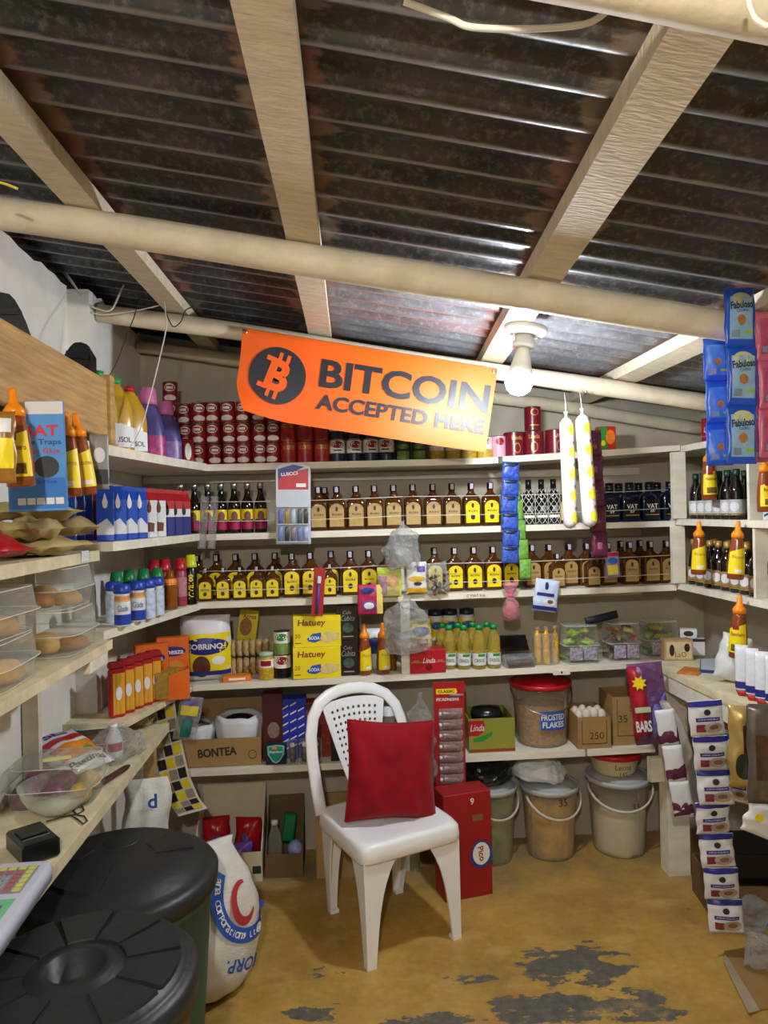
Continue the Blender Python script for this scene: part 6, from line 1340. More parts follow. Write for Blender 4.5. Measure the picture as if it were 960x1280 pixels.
# two clear slotted strips
for i, (px, lab) in enumerate(((255, 'left one of two clear slotted strips hanging before the syrup bottles'), (267, 'right one of two clear slotted strips hanging before the syrup bottles'))):
    b = MB(); b.box(-.016, .016, -.001, .001, 0, .215); ps = [('strip', b.mesh('strip', mFilm))]
    for z, h in ((.006, .03), (.12, .012), (.19, .01)): q = MB(); q.box(-.010, .010, -.0022, -.001, z, z+h); ps.append(('slot_print', q.mesh('slot_print', M('grey slot print', '8f8c88', .5, var=.2))))
    hang(ps, px-3, 686, None, 'hanging_strip', lab, 'strip', 'clear slotted strips', Y=2.955, ry=R(5))
# toothbrush pack
b = MB(); b.box(-.024, .024, -.002, .002, 0, .20); q = MB(); q.tube([(0, -.006, .01), (0, -.008, .09), (0, -.006, .13)], .006, 8); q2 = MB(); q2.cbox((0, -.009, .15), (.016, .012, .03), .003); q3 = MB(); q3.box(-.020, .020, -.003, -.002, .165, .195)
hang([('card', b.mesh('card', M('red toothbrush card', 'a8182a', .4, var=.15))), ('handle', q.mesh('handle', mSwV)), ('brush_head', q2.mesh('brush_head', mPkW)), ('header', q3.mesh('header', mPkR))], 396, 770, None, 'toothbrush_pack', 'red carded toothbrush hanging before the rum flasks', 'toothbrush', Y=2.95, ry=R(5))
# sachets on the third shelf
pk = printed_pillow(.105, .125, .015, M('crimson sachet', 'b02050', .35, var=.15, scale=20), [('yellow_side', 'rect', (.26, .5, .02, .98), M('pale yellow print', 'dcc668', .45, var=.2)), ('blue_badge', 'oval', (-.05, .30, .27, .17), mSwV), ('white_mark', 'oval', (-.05, .30, .2, .11), mPkW, 2), ('name_badge', 'oval', (-.1, .80, .28, .10), mBluDk)], seed=3, crump=.004)
hang(pk, 463, 768, None, 'soap_sachet', 'crimson sachet with violet badge hanging from the third shelf', 'sachet', Y=2.95)
pk = printed_pillow(.10, .125, .02, M('noodle pack film', 'b9b06a', .35, var=.2), [('bowl_picture', 'oval', (.15, .55, .3, .2), M('noodle photo', 'c79a6a', .5, var=.4, scale=50)), ('violet_side', 'rect', (-.45, -.1, .1, .7), M('mauve print', '9a7a86', .5, var=.4, scale=40)), ('green_edge', 'rect', (.4, .5, .02, .98), M('lime print', 'b4c83a', .45, var=.1)), ('green_top', 'rect', (-.5, .0, .78, .96), M('lime print', 'b4c83a', .45))], seed=8, crump=.005)
hang(pk, 487, 746, None, 'noodle_pack', 'lime and mauve noodle packet hanging left of the post', 'packet', Y=2.955)
pk = printed_pillow(.085, .13, .02, M('white seasoning film', 'd2cec8', .35, var=.06), [('gold_base', 'rect', (-.5, .5, .02, .16), M('gold base print', 'd2a21f', .4, var=.1)), ('gold_wave', 'oval', (0, .46, .42, .08), M('gold base print', 'd2a21f', .4)), ('violet_mark', 'rect', (.02, .42, .68, .86), mSwV), ('dark_mark', 'oval', (.05, .30, .2, .06), mInk)], seed=5, crump=.004)
hang(pk, 521, 741, None, 'seasoning_sachet', 'white and gold sachet hanging right of the post', 'sachet', Y=2.955)
b = MB(); b.pillow(.10, .13, .03, 10, 12, seed=9, crump=.010); c_ = [('film', b.mesh('film', mFilm))]
r_ = random.Random(4)
sd = MB(); sd.lathe([(.001, 0), (.006, .006), (.007, .014), (.004, .024), (.001, .027)], 8); sdm = [sd.mesh('seed', M('dark seed', '4a3f30', .6, var=.5, scale=40)), MB().lathe([(.001, 0), (.006, .006), (.007, .014), (.004, .024), (.001, .027)], 8).mesh('seed', M('pale seed', '8f8468', .6, var=.4, scale=40))]
o = hang(c_+[('seed', sdm[0])], 549, 742, None, 'seed_packet', 'clear packet of dark seeds hanging above the cooking oil', 'packet', Y=2.955, ry=R(-8))
for i in range(28):
    c = bpy.data.objects.new('seed', sdm[i % 2]); COL.objects.link(c); c.parent = o; c.location = (r_.uniform(-.036, .036), r_.uniform(-.006, .006), r_.uniform(.006, .085)); c.rotation_euler = (r_.uniform(0, 3), r_.uniform(0, 3), r_.uniform(0, 3))
pk = printed_pillow(.062, .11, .015, M('candy pack violet', '8a7aa0', .35, var=.3, scale=30), [('yellow_patch', 'rect', (-.4, .3, .12, .5), M('candy yellow', 'd8c43a', .4, var=.3)), ('red_header', 'rect', (-.5, .5, .84, .97), mPkR), ('blue_oval', 'oval', (.0, .66, .36, .12), mBl2)], seed=2, crump=.004)
hang(pk, 767, 722, None, 'sweet_pack', 'small violet and yellow sweet pack hanging before the right flasks', 'packet', Y=2.955, ry=R(-4))
pk = printed_pillow(.105, .135, .022, M('pale blue oat sachet', 'bccbe0', .35, var=.08), [('blue_band', 'rect', (-.5, .5, .04, .16), mBluDk), ('blue_label', 'rect', (-.4, .3, .48, .58), mBluDk), ('bowl_picture', 'oval', (.15, .30, .28, .13), mPkW, 2), ('oat_picture', 'oval', (.16, .32, .13, .06), M('oat print', '7a5a40', .5, var=.4), 3), ('tree_mark', 'oval', (-.05, .80, .08, .12), mBluDk)], seed=6, crump=.005)
hang(pk, 680, 764, None, 'oat_sachet', 'pale blue and navy oat sachet hanging from the third shelf', 'sachet', Y=2.95, ry=R(9))
# pink ribboned bag
b = MB(); b.blob([(.022, 0), (.034, .006), (.038, .04), (.030, .075), (.010, .098), (.006, .105), (.022, .125), (.036, .150), (.03, .158)], 28, 4, .006, 20, 1, .6); q = MB(); q.lathe([(.008, .096), (.011, .10), (.011, .106), (.008, .109)], 12); f = MB(); f.blob([(.02, .004), (.03, .008), (.033, .04), (.02, .07), (.004, .08)], 22, 2, .005, 20, 1, .55)
hang([('bag', b.mesh('bag', CLEAR('pink film', 'f2c8d4', .25, .7, .12, 'e0a8bc', 40))), ('ribbon', q.mesh('ribbon', mPink)), ('contents', f.mesh('contents', M('pale biscuits', 'b98a6a', .6, var=.4, scale=60)))], 639, 775, None, 'gift_bag', 'small pink bag tied with ribbon hanging from the third shelf', 'bag', Y=2.945)
# clear bags on the post
def bagclear(w, h, seed): b = MB(); b.blob([(w*.30, 0), (w*.42, h*.05), (w*.48, h*.25), (w*.46, h*.5), (w*.36, h*.72), (w*.16, h*.88), (w*.05, h*.94), (w*.08, h)], 48, seed, .020, 15, 1, .45, flat=True, sub=4); return b
bg1 = MB(); bg1.blob([(.03, .01), (.05, .03), (.05, .06), (.02, .09)], 30, 5, .012, 15, 1, .5, flat=True, sub=3)
for (px, py, w, h, sd_, lab) in ((503, 711, .16, .20, 3, 'crumpled clear bag hanging just below the second shelf'), (509, 815, .21, .24, 7, 'large crumpled clear bag hanging on the post below the third shelf')):
    b = bagclear(w, h, sd_); hang([('film', b.mesh('film', mFilm)), ('folded_film', bg1.mesh('folded_film', mFilm))], px, py, None, 'clear_bag', lab, 'bag', 'clear bags on the post', Y=2.925)
b = bagclear(.14, .40, 13); f = MB(); f.blob([(.03, .004), (.05, .02), (.052, .09), (.04, .15), (.01, .17)], 26, 6, .014, 18, 1, .5); hang([('film', b.mesh('film', mFilm)), ('contents', f.mesh('contents', M('brown sweets in foil', '8a6a4a', .35, .2, var=.6, scale=60)))], 527, 985, None, 'clear_bag', 'long clear bag of brown sweets hanging beside the pen card', 'bag', 'clear bags on the post', Y=2.94)
# pen card
b = MB(); b.prism([(-.062, 0), (.062, 0), (.066, .48), (-.066, .48)], -.002, .002); ps = [('card', b.mesh('card', M('red pen card', 'a3161f', .4, var=.08)))]
q = MB(); q.prism([(-.062+.008, .43), (.03, .43), (.034, .437), (.03, .452), (-.054, .452)], -.0035, -.002); t = MB(); t.text('CLASSIC', -.012, .441, .012, y=-.004, bold=.03, w=.07); ps.append(('name_badge', q.mesh('name_badge', mYel), [('lettering', t.mesh('lettering', mInk))]))
q = MB(); q.text('PICADHESIVE', -.006, .408, .013, y=-.003, bold=.03, w=.095); ps.append(('lettering', q.mesh('lettering', mPkW)))
q = MB(); q.tube([(.0, -.006, .425), (.058, -.006, .425)], .005, 8); ps.append(('pen_picture', q.mesh('pen_picture', M('mauve print', '9a7a86', .5))))
gm = MB(); gm.tube([(-.035, 0, .010), (-.030, -.002, .012), (.03, -.002, .006)], [.011, .010, .005], 10); gm2 = MB(); gm2.lathe([(.001, -.05), (.008, -.05), (.008, -.034), (.001, -.034)], 10); gm2.xform(Matrix.Translation(Vector((0, -.0, .010))) @ Matrix.Rotation(R(90), 4, 'Y')); gb = MB(); gb.pillow(.10, .042, .026, 8, 5, seed=2, crump=.003, z=-.010)
gme, gme2, gbe = gm.mesh('glue_tube', M('silver red tube', 'b08a86', .3, .3, var=.4, scale=60)), gm2.mesh('tube_cap', mPkW), gb.mesh('blister', mFilm)
o = hang(ps, 564, 996, None, 'glue_card', 'long red card of glue tubes hanging beside the chair', 'card', Y=2.94)
for i in range(8):
    for nm, me in (('glue_tube', gme), ('tube_cap', gme2), ('blister', gbe)):
        c = bpy.data.objects.new(nm, me); COL.objects.link(c); c.parent = o; c.location = (.004, -.012, .022+.0455*i)
# blue and green sachet strips
mStB = M('blue sachet', '3a5ab8', .35, var=.75, scale=95); mStBd = M('black blue print', '1d2238', .4, var=.4, scale=60); mStG = M('green sachet', '6fa344', .35, var=.5, scale=70)
ps = []
for i in range(6):
    b = MB(); b.pillow(.072, .072, .014, 8, 8, seed=i, crump=.003, z=.071*i, x=.004*math.sin(i*1.7)-.006*(5-i)*-.4); q = MB(); q.pillow(.066, .024, .0150, 6, 4, seed=i, crump=.002, z=.071*i+.046, x=.004*math.sin(i*1.7)+.0024*(5-i)); ps.append(('sachet', b.mesh('sachet', mStB), [('dark_print', q.mesh('dark_print', mStBd))]))
hang(ps, 634, 704, None, 'sachet_strip', 'strip of blue sachets hanging from the top shelf', 'strip', Y=2.945, ry=R(3))
ps = []
for i in range(5): b = MB(); b.pillow(.05, .084, .012, 8, 8, seed=i+20, crump=.004, z=.083*i, x=-.010*i); ps.append(('sachet', b.mesh('sachet', mStG)))
hang(ps, 657, 724, None, 'sachet_strip', 'narrow strip of green sachets beside the blue strip', 'strip', Y=2.955)
# hanging sausages
mSau = M('white sausage casing', 'c6c2c0', .35, var=.06, scale=60, bump=.5, bscale=160); mSauP = M('yellow sausage print', 'd8cf3a', .4, var=.15, scale=30); mLips = M('brown lip print', '8a6a66', .45, var=.3)
def sausage(h, w, side):
    b = MB(); r = w/2; b.lathe([(.001, 0), (r*.6, .006), (r*.95, .02), (r, .05), (r, h-.05), (r*.95, h-.022), (r*.6, h-.008), (r*.2, h), (.005, h+.01), (.009, h+.02), (.001, h+.024)], 20); ps = [('casing', b.mesh('casing', mSau))]
    for i in range(5):
        e = MB(); e.cyl_patch(r+.0008, FA+side-.6, FA+side+.85, .022+.082*i, .062+.082*i, 6, True); q = MB(); q.cyl_patch(r+.0012, FA+side+.05, FA+side+.75, .068+.082*i, .082+.082*i, 6, True); ps += [('round_print', e.mesh('round_print', mSauP)), ('small_print', q.mesh('small_print', mLips))]
    s_ = MB(); s_.tube([(0, 0, h+.02), (.010, .03, h+.06), (.015, .052, h+.10)], .0018, 6); ps.append(('string', s_.mesh('string', mCord))); return ps
hang(sausage(.42, .052, .45), 713, 661, None, 'hanging_sausage', 'white sausage with yellow prints hanging from the pole, left of the pair', 'sausage', 'hanging sausages', Y=2.62, ry=R(-1))
hang(sausage(.425, .055, .3), 738, 659, None, 'hanging_sausage', 'white sausage with yellow prints hanging from the pole, right of the pair', 'sausage', 'hanging sausages', Y=2.60, ry=R(-3))
mMar = M('maroon sachet', '571a35', .35, var=.25, scale=30); ps = []
for i in range(5): b = MB(); b.pillow(.062, .098, .018, 8, 8, seed=i+9, crump=.005, z=.0+.097*i, x=-.004*i); q = MB(); q.pillow(.03, .05, .0195, 6, 6, seed=i+9, crump=.004, z=.02+.097*i, x=-.004*i); ps.append(('sachet', b.mesh('sachet', mMar), [('swirl_print', q.mesh('swirl_print', M('rose print', '8a4a62', .4, var=.4, scale=60)))]))
hang(ps, 750, 697, None, 'sachet_strip', 'strip of maroon sachets hanging behind the white sausages', 'strip', Y=2.645)
hk = MB(); hk.tube([(0, 0, 0), (0, -.02, -.012), (0, -.03, 0)], .003, 6); p = onY(735, 488, 2.62); thing('hook', [('h', hk.mesh('h', mHook))], (p.x, p.y+.045, p.z), 'bent wire hook on the pole holding the sausages', 'hook')

# ================================================================ fifth shelf
S5 = lambda px, Y: (BX(px, Y, .55), Y, shz(5, BX(px, Y, .55))+.001)
mBt = M('tan carton', '9b7a4a', .7, var=.1, scale=12)
p = S5(274, 3.05); W_ = .36; ps = open_box(W_, .24, .115, .22, mBt); t = MB(); t.text('BONTEA', -.0, .06, .036, y=-.1215, bold=.03, w=.16, ang=R(3)); t2 = MB(); t2.lathe([(.016, 0), (.018, 0), (.018, .001), (.016, .001)], 20, cap=False); t2.xform(Matrix.Translation(Vector((.145, -.1205, .045))) @ Matrix.Rotation(R(90), 4, 'X'))
thing('open_carton', ps+[('lettering', t.mesh('lettering', mInk)), ('round_mark', t2.mesh('round_mark', mInk))], (p[0], 3.125, p[2]+.002), 'tan BONTEA carton holding white bags on the low shelf', 'carton')
mBagW2 = M('thin white bag film', 'd2d4d8', .4, var=.06, bump=.6, bscale=18)
def openbag(w, d, h, seed): b = MB(); b.blob([(w*.35, 0), (w*.46, h*.15), (w*.5, h*.55), (w*.53, h*.85), (w*.48, h), (w*.38, h*.96), (w*.33, h*.82), (w*.02, h*.80)], 36, seed, .016, 14, 1, d/w); return b
bn = MB(); bn.blob([(.062, .0), (.060, .012), (.03, .022), (.005, .026)], 26, 3, .004, 60, 1, .75)
thing('bean_bag', [('bag', openbag(.20, .18, .185, 3).mesh('bag', mBagW2)), ('beans', bn.mesh('beans', M('black beans', '15151a', .35, var=.4, scale=90, bump=1, bscale=120)))], (p[0]+.08, 3.115, p[2]+.006), 'open white bag of black beans in the BONTEA carton', 'bag', 'bags in the BONTEA carton')
for c in COL.objects:
    if c.name == 'beans': c.location = (0, 0, .158)
bn2 = MB(); bn2.blob([(.045, .0), (.044, .012), (.02, .02), (.005, .022)], 26, 5, .004, 60, 1, .8)
o = thing('bean_bag', [('bag', openbag(.14, .17, .155, 9).mesh('bag', mBagW2)), ('brown_beans', bn2.mesh('beans', M('speckled beans', '7a6250', .5, var=.6, scale=110, bump=1, bscale=120)))], (p[0]-.095, 3.115, p[2]+.006), 'open white bag of speckled beans at the left of the BONTEA carton', 'bag', 'bags in the BONTEA carton')
for c in o.children:
    if c.name.startswith('brown'): c.location = (0, 0, .132)
# maroon, blue, red boxes
p = S5(341, 3.03); thing('tall_carton', boxp(.085, .07, .285, M('maroon carton', '4a1a1c', .45, var=.08), [('oval_print', 'oval', (.05, .46, .3, .12), M('grey oval print', '8a7466', .5, var=.4, scale=60))]), (p[0], 3.075, p[2]), 'tall maroon carton with grey oval on the low shelf', 'carton')
p = S5(345, 3.0); mTe = M('teal print', '1f8a7a', .4, var=.2); thing('paper_pack', boxp(.085, .03, .085, mNav, [('shield_print', 'poly', [(-.42, .92), (0, .98), (.42, .92), (.4, .5), (.18, .16), (0, .06), (-.18, .16), (-.4, .5)], M('pale teal rim', '7ac0b0', .4)), ('shield', 'poly', [(-.34, .86), (0, .91), (.34, .86), (.32, .5), (.14, .22), (0, .13), (-.14, .22), (-.32, .5)], mTe, 2), ('lettering', 'text', ('Papillot', 0, .62, .15, .62, .02), mPkW, 3), ('orange_mark', 'rect', (-.18, .05, .76, .9), mOrangeC, 3)]), (p[0], 3.01, p[2]), 'small navy pack with teal shield in front of the maroon carton', 'pack')
mBlS = M('bright blue carton', '2434a8', .4, var=.1); prs = []
for j in range(6):
    for i in range(3): x0 = -.46+.32*i; z0 = .12+.14*j+.05*i; prs.append(('white_dash', 'poly', [(x0, z0), (x0+.24, z0+.055), (x0+.24, z0+.08), (x0, z0+.025)], mPkW)) if z0 < .9 else None
p = S5(368, 3.06); thing('matches_carton', boxp(.105, .08, .255, mBlS, prs), (p[0], 3.10, p[2]), 'blue carton with white dashes beside the maroon carton', 'carton')
p = S5(404, 3.06); thing('matches_carton', boxp(.14, .08, .235, M('brick red carton', '8e2c22', .45, var=.1), [('small_print', 'rect', (-.05+.15*(i % 2), .05+.15*(i % 2), .12+.12*i, .15+.12*i), M('rose print', '8a4a62', .4)) for i in range(6)]+[('header', 'rect', (-.5, .5, .86, .98), M('dark brick print', '4a1c18', .5, var=.1))]), (p[0], 3.10, p[2]), 'brick red carton behind the chair back', 'carton')
mLt = M('small grey pack', '6a665e', .35, var=.6, scale=60)
for i, px in enumerate((366, 381, 396)):
    p = S5(px, 3.005); b = MB(); b.cbox((0, 0, .05), (.045, .03, .10), .006); q = MB(); q.lathe([(.001, 0), (.011, 0), (.013, .03), (.006, .06), (.001, .062)], 10); q.move((0, -.012, .014)); e = MB(); e.prism([(.010*math.cos(t), .082+.010*math.sin(t)) for t in [2*math.pi*k_/12 for k_ in range(12)]], -.0175, -.0145)
    thing('glue_pack', [('blister', b.mesh('blister', mTub)), ('bottle', q.mesh('bottle', mLt)), ('badge', e.mesh('badge', mPkW))], (p[0], 3.0, p[2]), 'small clear blister pack before the blue carton, %s from the left' % ORD[i], 'pack', 'clear blister packs')
p = S5(424, 3.02); thing('dark_carton', boxp(.07, .06, .13, mCof, [('small_print', 'rect', (-.2, .2, .8, .88), mOrangeC)]), (p[0], 3.03, p[2]), 'small dark carton seen through the chair back', 'carton')
b = MB(); b.lathe([(.001, 0), (.03, 0), (.03, .2), (.001, .2)], 18); q = MB(); q.lathe([(.0305, .02), (.0305, .16)], 18, cap=False); p = S5(486, 3.08); thing('paper_roll', [('core', b.mesh('core', mPkW)), ('wrapper', q.mesh('wrapper', M('grey wrapper', '8c857a', .5, var=.3)))], (p[0], 3.09, p[2]), 'upright wrapped roll seen right of the chair splat', 'roll')
# right part of the fifth shelf
mOliv = M('olive green carton', '8a8a35', .45, var=.08); p = S5(612, 3.06)
ps = open_box(.20, .2, .145, .145, mOliv); r_ = boxp(.2, .2, .145, mOliv, [('red_base', 'rect', (-.5, .5, .02, .1), mBrR), ('red_panel', 'poly', [(-.5, .95), (-.18, .95), (-.14, .8), (-.18, .62), (-.3, .5), (-.5, .5)], mPkR, 1), ('lettering', 'text', ('Linda', -.32, .74, .2, .3, 0, .2), mPkW, 2), ('leaf_print', 'poly', [(-.42, .42), (-.2, .5), (0.02, .62), (.0, .5), (-.2, .34), (-.4, .32)], mGreenL, 2)])
thing('open_carton', ps+r_[1:], (p[0], 3.11, p[2]), 'olive green Linda carton left of the cereal bucket', 'carton'); b = MB(); b.blob([(.06, 0), (.075, .02), (.06, .05), (.02, .06)], 26, 9, .015, 16, 1, .9)
thing('bin_bag', [('b', b.mesh('b', mBag))], (p[0]-.0, 3.12, p[2]+.108), 'dark crumpled bag inside the olive green carton', 'bag')
# cereal bucket
mFlk = M('corn flakes', 'b58a5c', .7, var=.45, scale=70, bump=1, bscale=60); p = S5(677, 3.12); r3, h3 = .13, .27
ps = bucket_parts(r3, h3, mRedLid, CLEAR('clear bucket plastic', 'efe9dc', .16, .6, .2, 'd6cfc0'), mFlk, .62, None, False); q = MB(); q.cyl_patch(r3*.985, FA-.30, FA+.62, .085, .165, 10); q2 = MB(); rr = r3*1.0
for s_, zz, ww in (('FROSTED', .14, .11), ('FLAKES', .108, .10)): q2.text(s_, .02, zz, .026, bold=.03, w=ww, fn=lambda x, y, z: (rr*math.sin(x/rr), -rr*math.cos(x/rr), z))
hb = MB(); hb.tube([(r3*1.05*math.cos(t), -r3*.3*math.sin(t)-r3*.75*math.sin(t), h3-.03-.085*math.sin(t)) for t in [math.pi*i/20 for i in range(21)]], .0022, 6); ps += [('label', q.mesh('label', mBl2), [('lettering', q2.mesh('lettering', mPkW))]), ('handle', hb.mesh('handle', mWireS))]
thing('lidded_bucket', ps, (p[0], 3.125, p[2]), 'clear bucket of FROSTED FLAKES with red lid on the low shelf', 'bucket')
# egg boxes
p = S5(738, 3.04); ps = open_box(.145, .18, .135, .15, mBt); t = MB(); t.text('250', .01, .055, .030, y=-.0915, bold=-.005); l = MB()
fr = [(-.055, .02, .055, .022), (-.055, .10, .055, .102)]
for x0, z0, x1, z1 in fr: l.box(x0, x1, -.0912, -.0902, z0, z1)
thing('open_carton', ps+[('marking', t.mesh('marking', mInk)), ('printed_line', bxm('l', mInk, -.055, .055, -.0912, -.0902, .02, .022)[1]), ('printed_line', bxm('l', mInk, -.055, -.053, -.0912, -.0902, .022, .12)[1]), ('printed_line', bxm('l', mInk, .053, .055, -.0912, -.0902, .022, .12)[1])], (p[0], 3.08, p[2]), 'tan carton of eggs marked 250 beside the cereal bucket', 'carton')
eg = MB(); eg.lathe([(.001, 0), (.012, .002), (.019, .012), (.021, .022), (.018, .036), (.010, .048), (.001, .052)], 16); egm = eg.mesh('egg', M('white egg', 'cfc4b4', .5, var=.04))
for i in range(8): thing('egg', [('e', egm)], (p[0]-.052+.034*(i % 4), 3.035+.05*(i//4), p[2]+.105+.004*((i*7) % 3)), 'white egg in the carton marked 250, %s row, %s from left' % (('front', 'back')[i//4], ORD[i % 4]), 'egg', 'eggs in the carton', rz=i)
b = MB(); b.box(-.066, .066, -.08, .08, 0, .10); thing('egg_tray', [('t', b.mesh('t', mCardD))], (p[0], 3.08, p[2]+.0045), 'brown tray filling the egg carton below the eggs', 'tray')
p = S5(783, 3.06); t = MB(); t.text('35', -.035, .115, .032, y=-.0815, bold=-.005); t2 = MB(); t2.text('KEY', .005, .165, .02, y=-.0815, bold=.0, ang=R(-90)); ps = open_box(.16, .16, .21, .215, mBt)
thing('open_carton', ps+[('marking', t.mesh('marking', mInk)), ('lettering', t2.mesh('lettering', mInk)), ('printed_line', bxm('l', mInk, -.06, .06, -.0812, -.0802, .04, .042)[1]), ('printed_line', bxm('l', mInk, -.06, -.058, -.0812, -.0802, .042, .2)[1])], (p[0], 3.09, p[2]), 'tan carton marked 35 at the right end of the low shelf', 'carton')
# maroon and violet bag
b = MB(); b.pillow(.14, .33, .07, 12, 16, seed=4, crump=.012, pinch=-.0); q = MB(); q.pillow(.075, .30, .075, 8, 12, seed=4, crump=.010, x=-.034, z=.02, y=-.004); f = MB(); f.pillow(.085, .20, .076, 8, 10, seed=6, crump=.014, x=.025, z=.01, y=-.004)
t1 = MB(); t1.text('BARS', -.04, .09, .045, y=-.052, bold=.03, w=.06); s1 = MB(); s1.prism([(-.036+.03*math.cos(t)*(1 if i % 2 else .6), .26+.03*math.sin(t)*(1 if i % 2 else .6)) for i, t in enumerate([2*math.pi*i/16 for i in range(16)])], -.044, -.040); g1 = MB(); g1.prism([(-.066, .145), (-.006, .145), (-.006, .165), (-.066, .165)], -.052, -.048)
hang([('bag', b.mesh('bag', CLEAR('violet tinted film', 'c0a8c8', .35, .8, .15, '8a5a90', 30))), ('red_panel', q.mesh('red_panel', M('crimson bag print', 'a0122a', .4, var=.15)), [('lettering', t1.mesh('lettering', mPkW)), ('sun_print', s1.mesh('sun_print', mYel)), ('green_stripe', g1.mesh('green_stripe', M('pale green stripe', 'b9c4a8', .5)))]), ('violet_sweets', f.mesh('violet_sweets', M('violet sweets', '6a62a8', .3, var=.5, scale=60, bump=.6, bscale=40)))], 818, 930, None, 'sweet_bag', 'crimson and violet sweet bag hanging at the counter corner', 'bag', Y=2.79, ry=R(-6), rz=R(-12))
b = MB(); b.tube([(0, 0, .0), (.02, -.01, .06), (.0, 0, .13), (-.03, .0, .18)], [.03, .034, .03, .02], 10, flat=.4); hang([('b', b.mesh('b', M('grey white cloth', 'a9a59c', .8, var=.1, bump=.4)))], 846, 965, None, 'cloth_bag', 'grey and white cloth bag hanging under the counter edge', 'bag', Y=2.66, sc=1.5)

# ================================================================ right-hand shelves
R2, R3 = 1.493, 1.215
def beer(lab, capm):
    b = MB(); b.lathe([(.001, 0), (.026, 0), (.0285, .004), (.0285, .105), (.025, .125), (.013, .150), (.0115, .185), (.001, .185)], 20); c = MB(); c.lathe([(.0125, .165), (.0135, .172), (.0135, .19), (.001, .191)], 14); l = MB(); l.lathe([(.029, .022), (.029, .075)], 20, cap=False); e = MB(); e.cyl_patch(.0296, FA-.6, FA+.6, .03, .066, 6, True); l3 = MB(); l3.lathe([(.029, .016), (.029, .020)], 20, cap=False)
    return [('bottle', b.mesh('bottle', mGlassD)), ('cap', c.mesh('cap', capm)), ('label', l.mesh('label', lab), [('label_oval', e.mesh('label_oval', mPkW)), ('label_edge', l3.mesh('label_edge', mGold))])]
BE1 = beer(M('white grey label', 'b9b6b4', .45, var=.2, scale=60), M('dark green capsule', '1c3a2c', .4)); BE2 = beer(M('tan beer label', '9a7a4c', .45, var=.15), mGold)
for i in range(6): y = 2.92-.068*i; thing('wine_bottle', BE1, (1.535-.004*i, y, R2), 'dark bottle with white label on the right upper shelf, %s from the corner' % ORD[i], 'bottle', 'white-label bottles', rz=R(-50))
for i in range(4): thing('wine_bottle', BE1, (1.62, 2.90-.1*i, R2), 'white-label bottle in the second row of the right upper shelf, %s from the corner' % ORD[i], 'bottle', 'second row of white-label bottles', rz=R(-50))
b = MB(); b.box(-.02, .02, -.02, .02, 0, .2); thing('green_carton', [('c', b.mesh('c', mGreenC))], (1.56, 2.485, R2), 'narrow green carton next to the shelf divider', 'carton')
mWc = M('white printed carton', 'c2cbd8', .45, var=.2, scale=40)
for i in range(4):
    for j in range(3):
        thing('medicine_box', boxp(.06, .05, .052, mWc, [('dark_flash', 'poly', [(-.4, .2), (.3, .55), (.3, .7), (-.4, .35)], mInk)]) if i+j == 0 else MEDB, (1.525, 2.375-.058*i, R2+.0525*j), 'white printed box stacked right of the divider, %s row up, %s from divider' % (ORD[j], ORD[i]), 'box', 'white printed boxes', rz=R(-60)) if (i+j) else None
        if i+j == 0:
            MEDB = boxp(.048, .045, .052, mWc, [('dark_flash', 'poly', [(-.4, .2), (.3, .55), (.3, .7), (-.4, .35)], mInk)]); thing('medicine_box', MEDB, (1.525, 2.375, R2), 'white printed box at the bottom beside the divider', 'box', 'white printed boxes', rz=R(-60))
for i in range(8): y = 2.925-.064*i; thing('beer_bottle', BE2, (1.525, y, R3), 'dark beer bottle with tan label, %s from the corner' % ORD[i], 'bottle', 'tan-label beer bottles', rz=R(-52))
for i in range(4): thing('beer_bottle', BE2, (1.60, 2.90-.12*i, R3), 'dark beer bottle in the rear row, %s from the corner' % ORD[i], 'bottle', 'rear beer bottles', rz=R(-52))
b = MB(); b.lathe([(.001, 0), (.032, 0), (.036, .006), (.036, .05), (.032, .07), (.036, .09), (.036, .13), (.026, .165), (.02, .175), (.001, .175)], 22); c = MB(); c.lathe([(.022, .172), (.022, .195), (.001, .196)], 16); l = MB(); l.lathe([(.0365, .09), (.0365, .13), (.03, .152)], 22, cap=False)
t = MB(); rr = .0375; t.text('G', 0, .115, .03, bold=.03, fn=lambda x, y, z: (rr*math.sin(x/rr), -rr*math.cos(x/rr), z)); thing('sports_drink', [('bottle', b.mesh('bottle', M('red sports drink', 'a3121e', .15, var=.05, trans=.2))), ('cap', c.mesh('cap', mOrangeC)), ('label', l.mesh('label', mInk), [('lettering', t.mesh('lettering', mPkW))])], (1.515, 2.33, R3), 'red sports drink bottle with orange cap right of the divider', 'bottle', rz=R(-35))
b2_ = [('bottle', b.mesh('bottle', M('orange sports drink', 'c4661c', .15, var=.05, trans=.2))), ('cap', c.mesh('cap', mOrangeC)), ('label', l.mesh('label', mInk))]; thing('sports_drink', b2_, (1.525, 2.235, R3), 'orange sports drink bottle at the right edge', 'bottle')
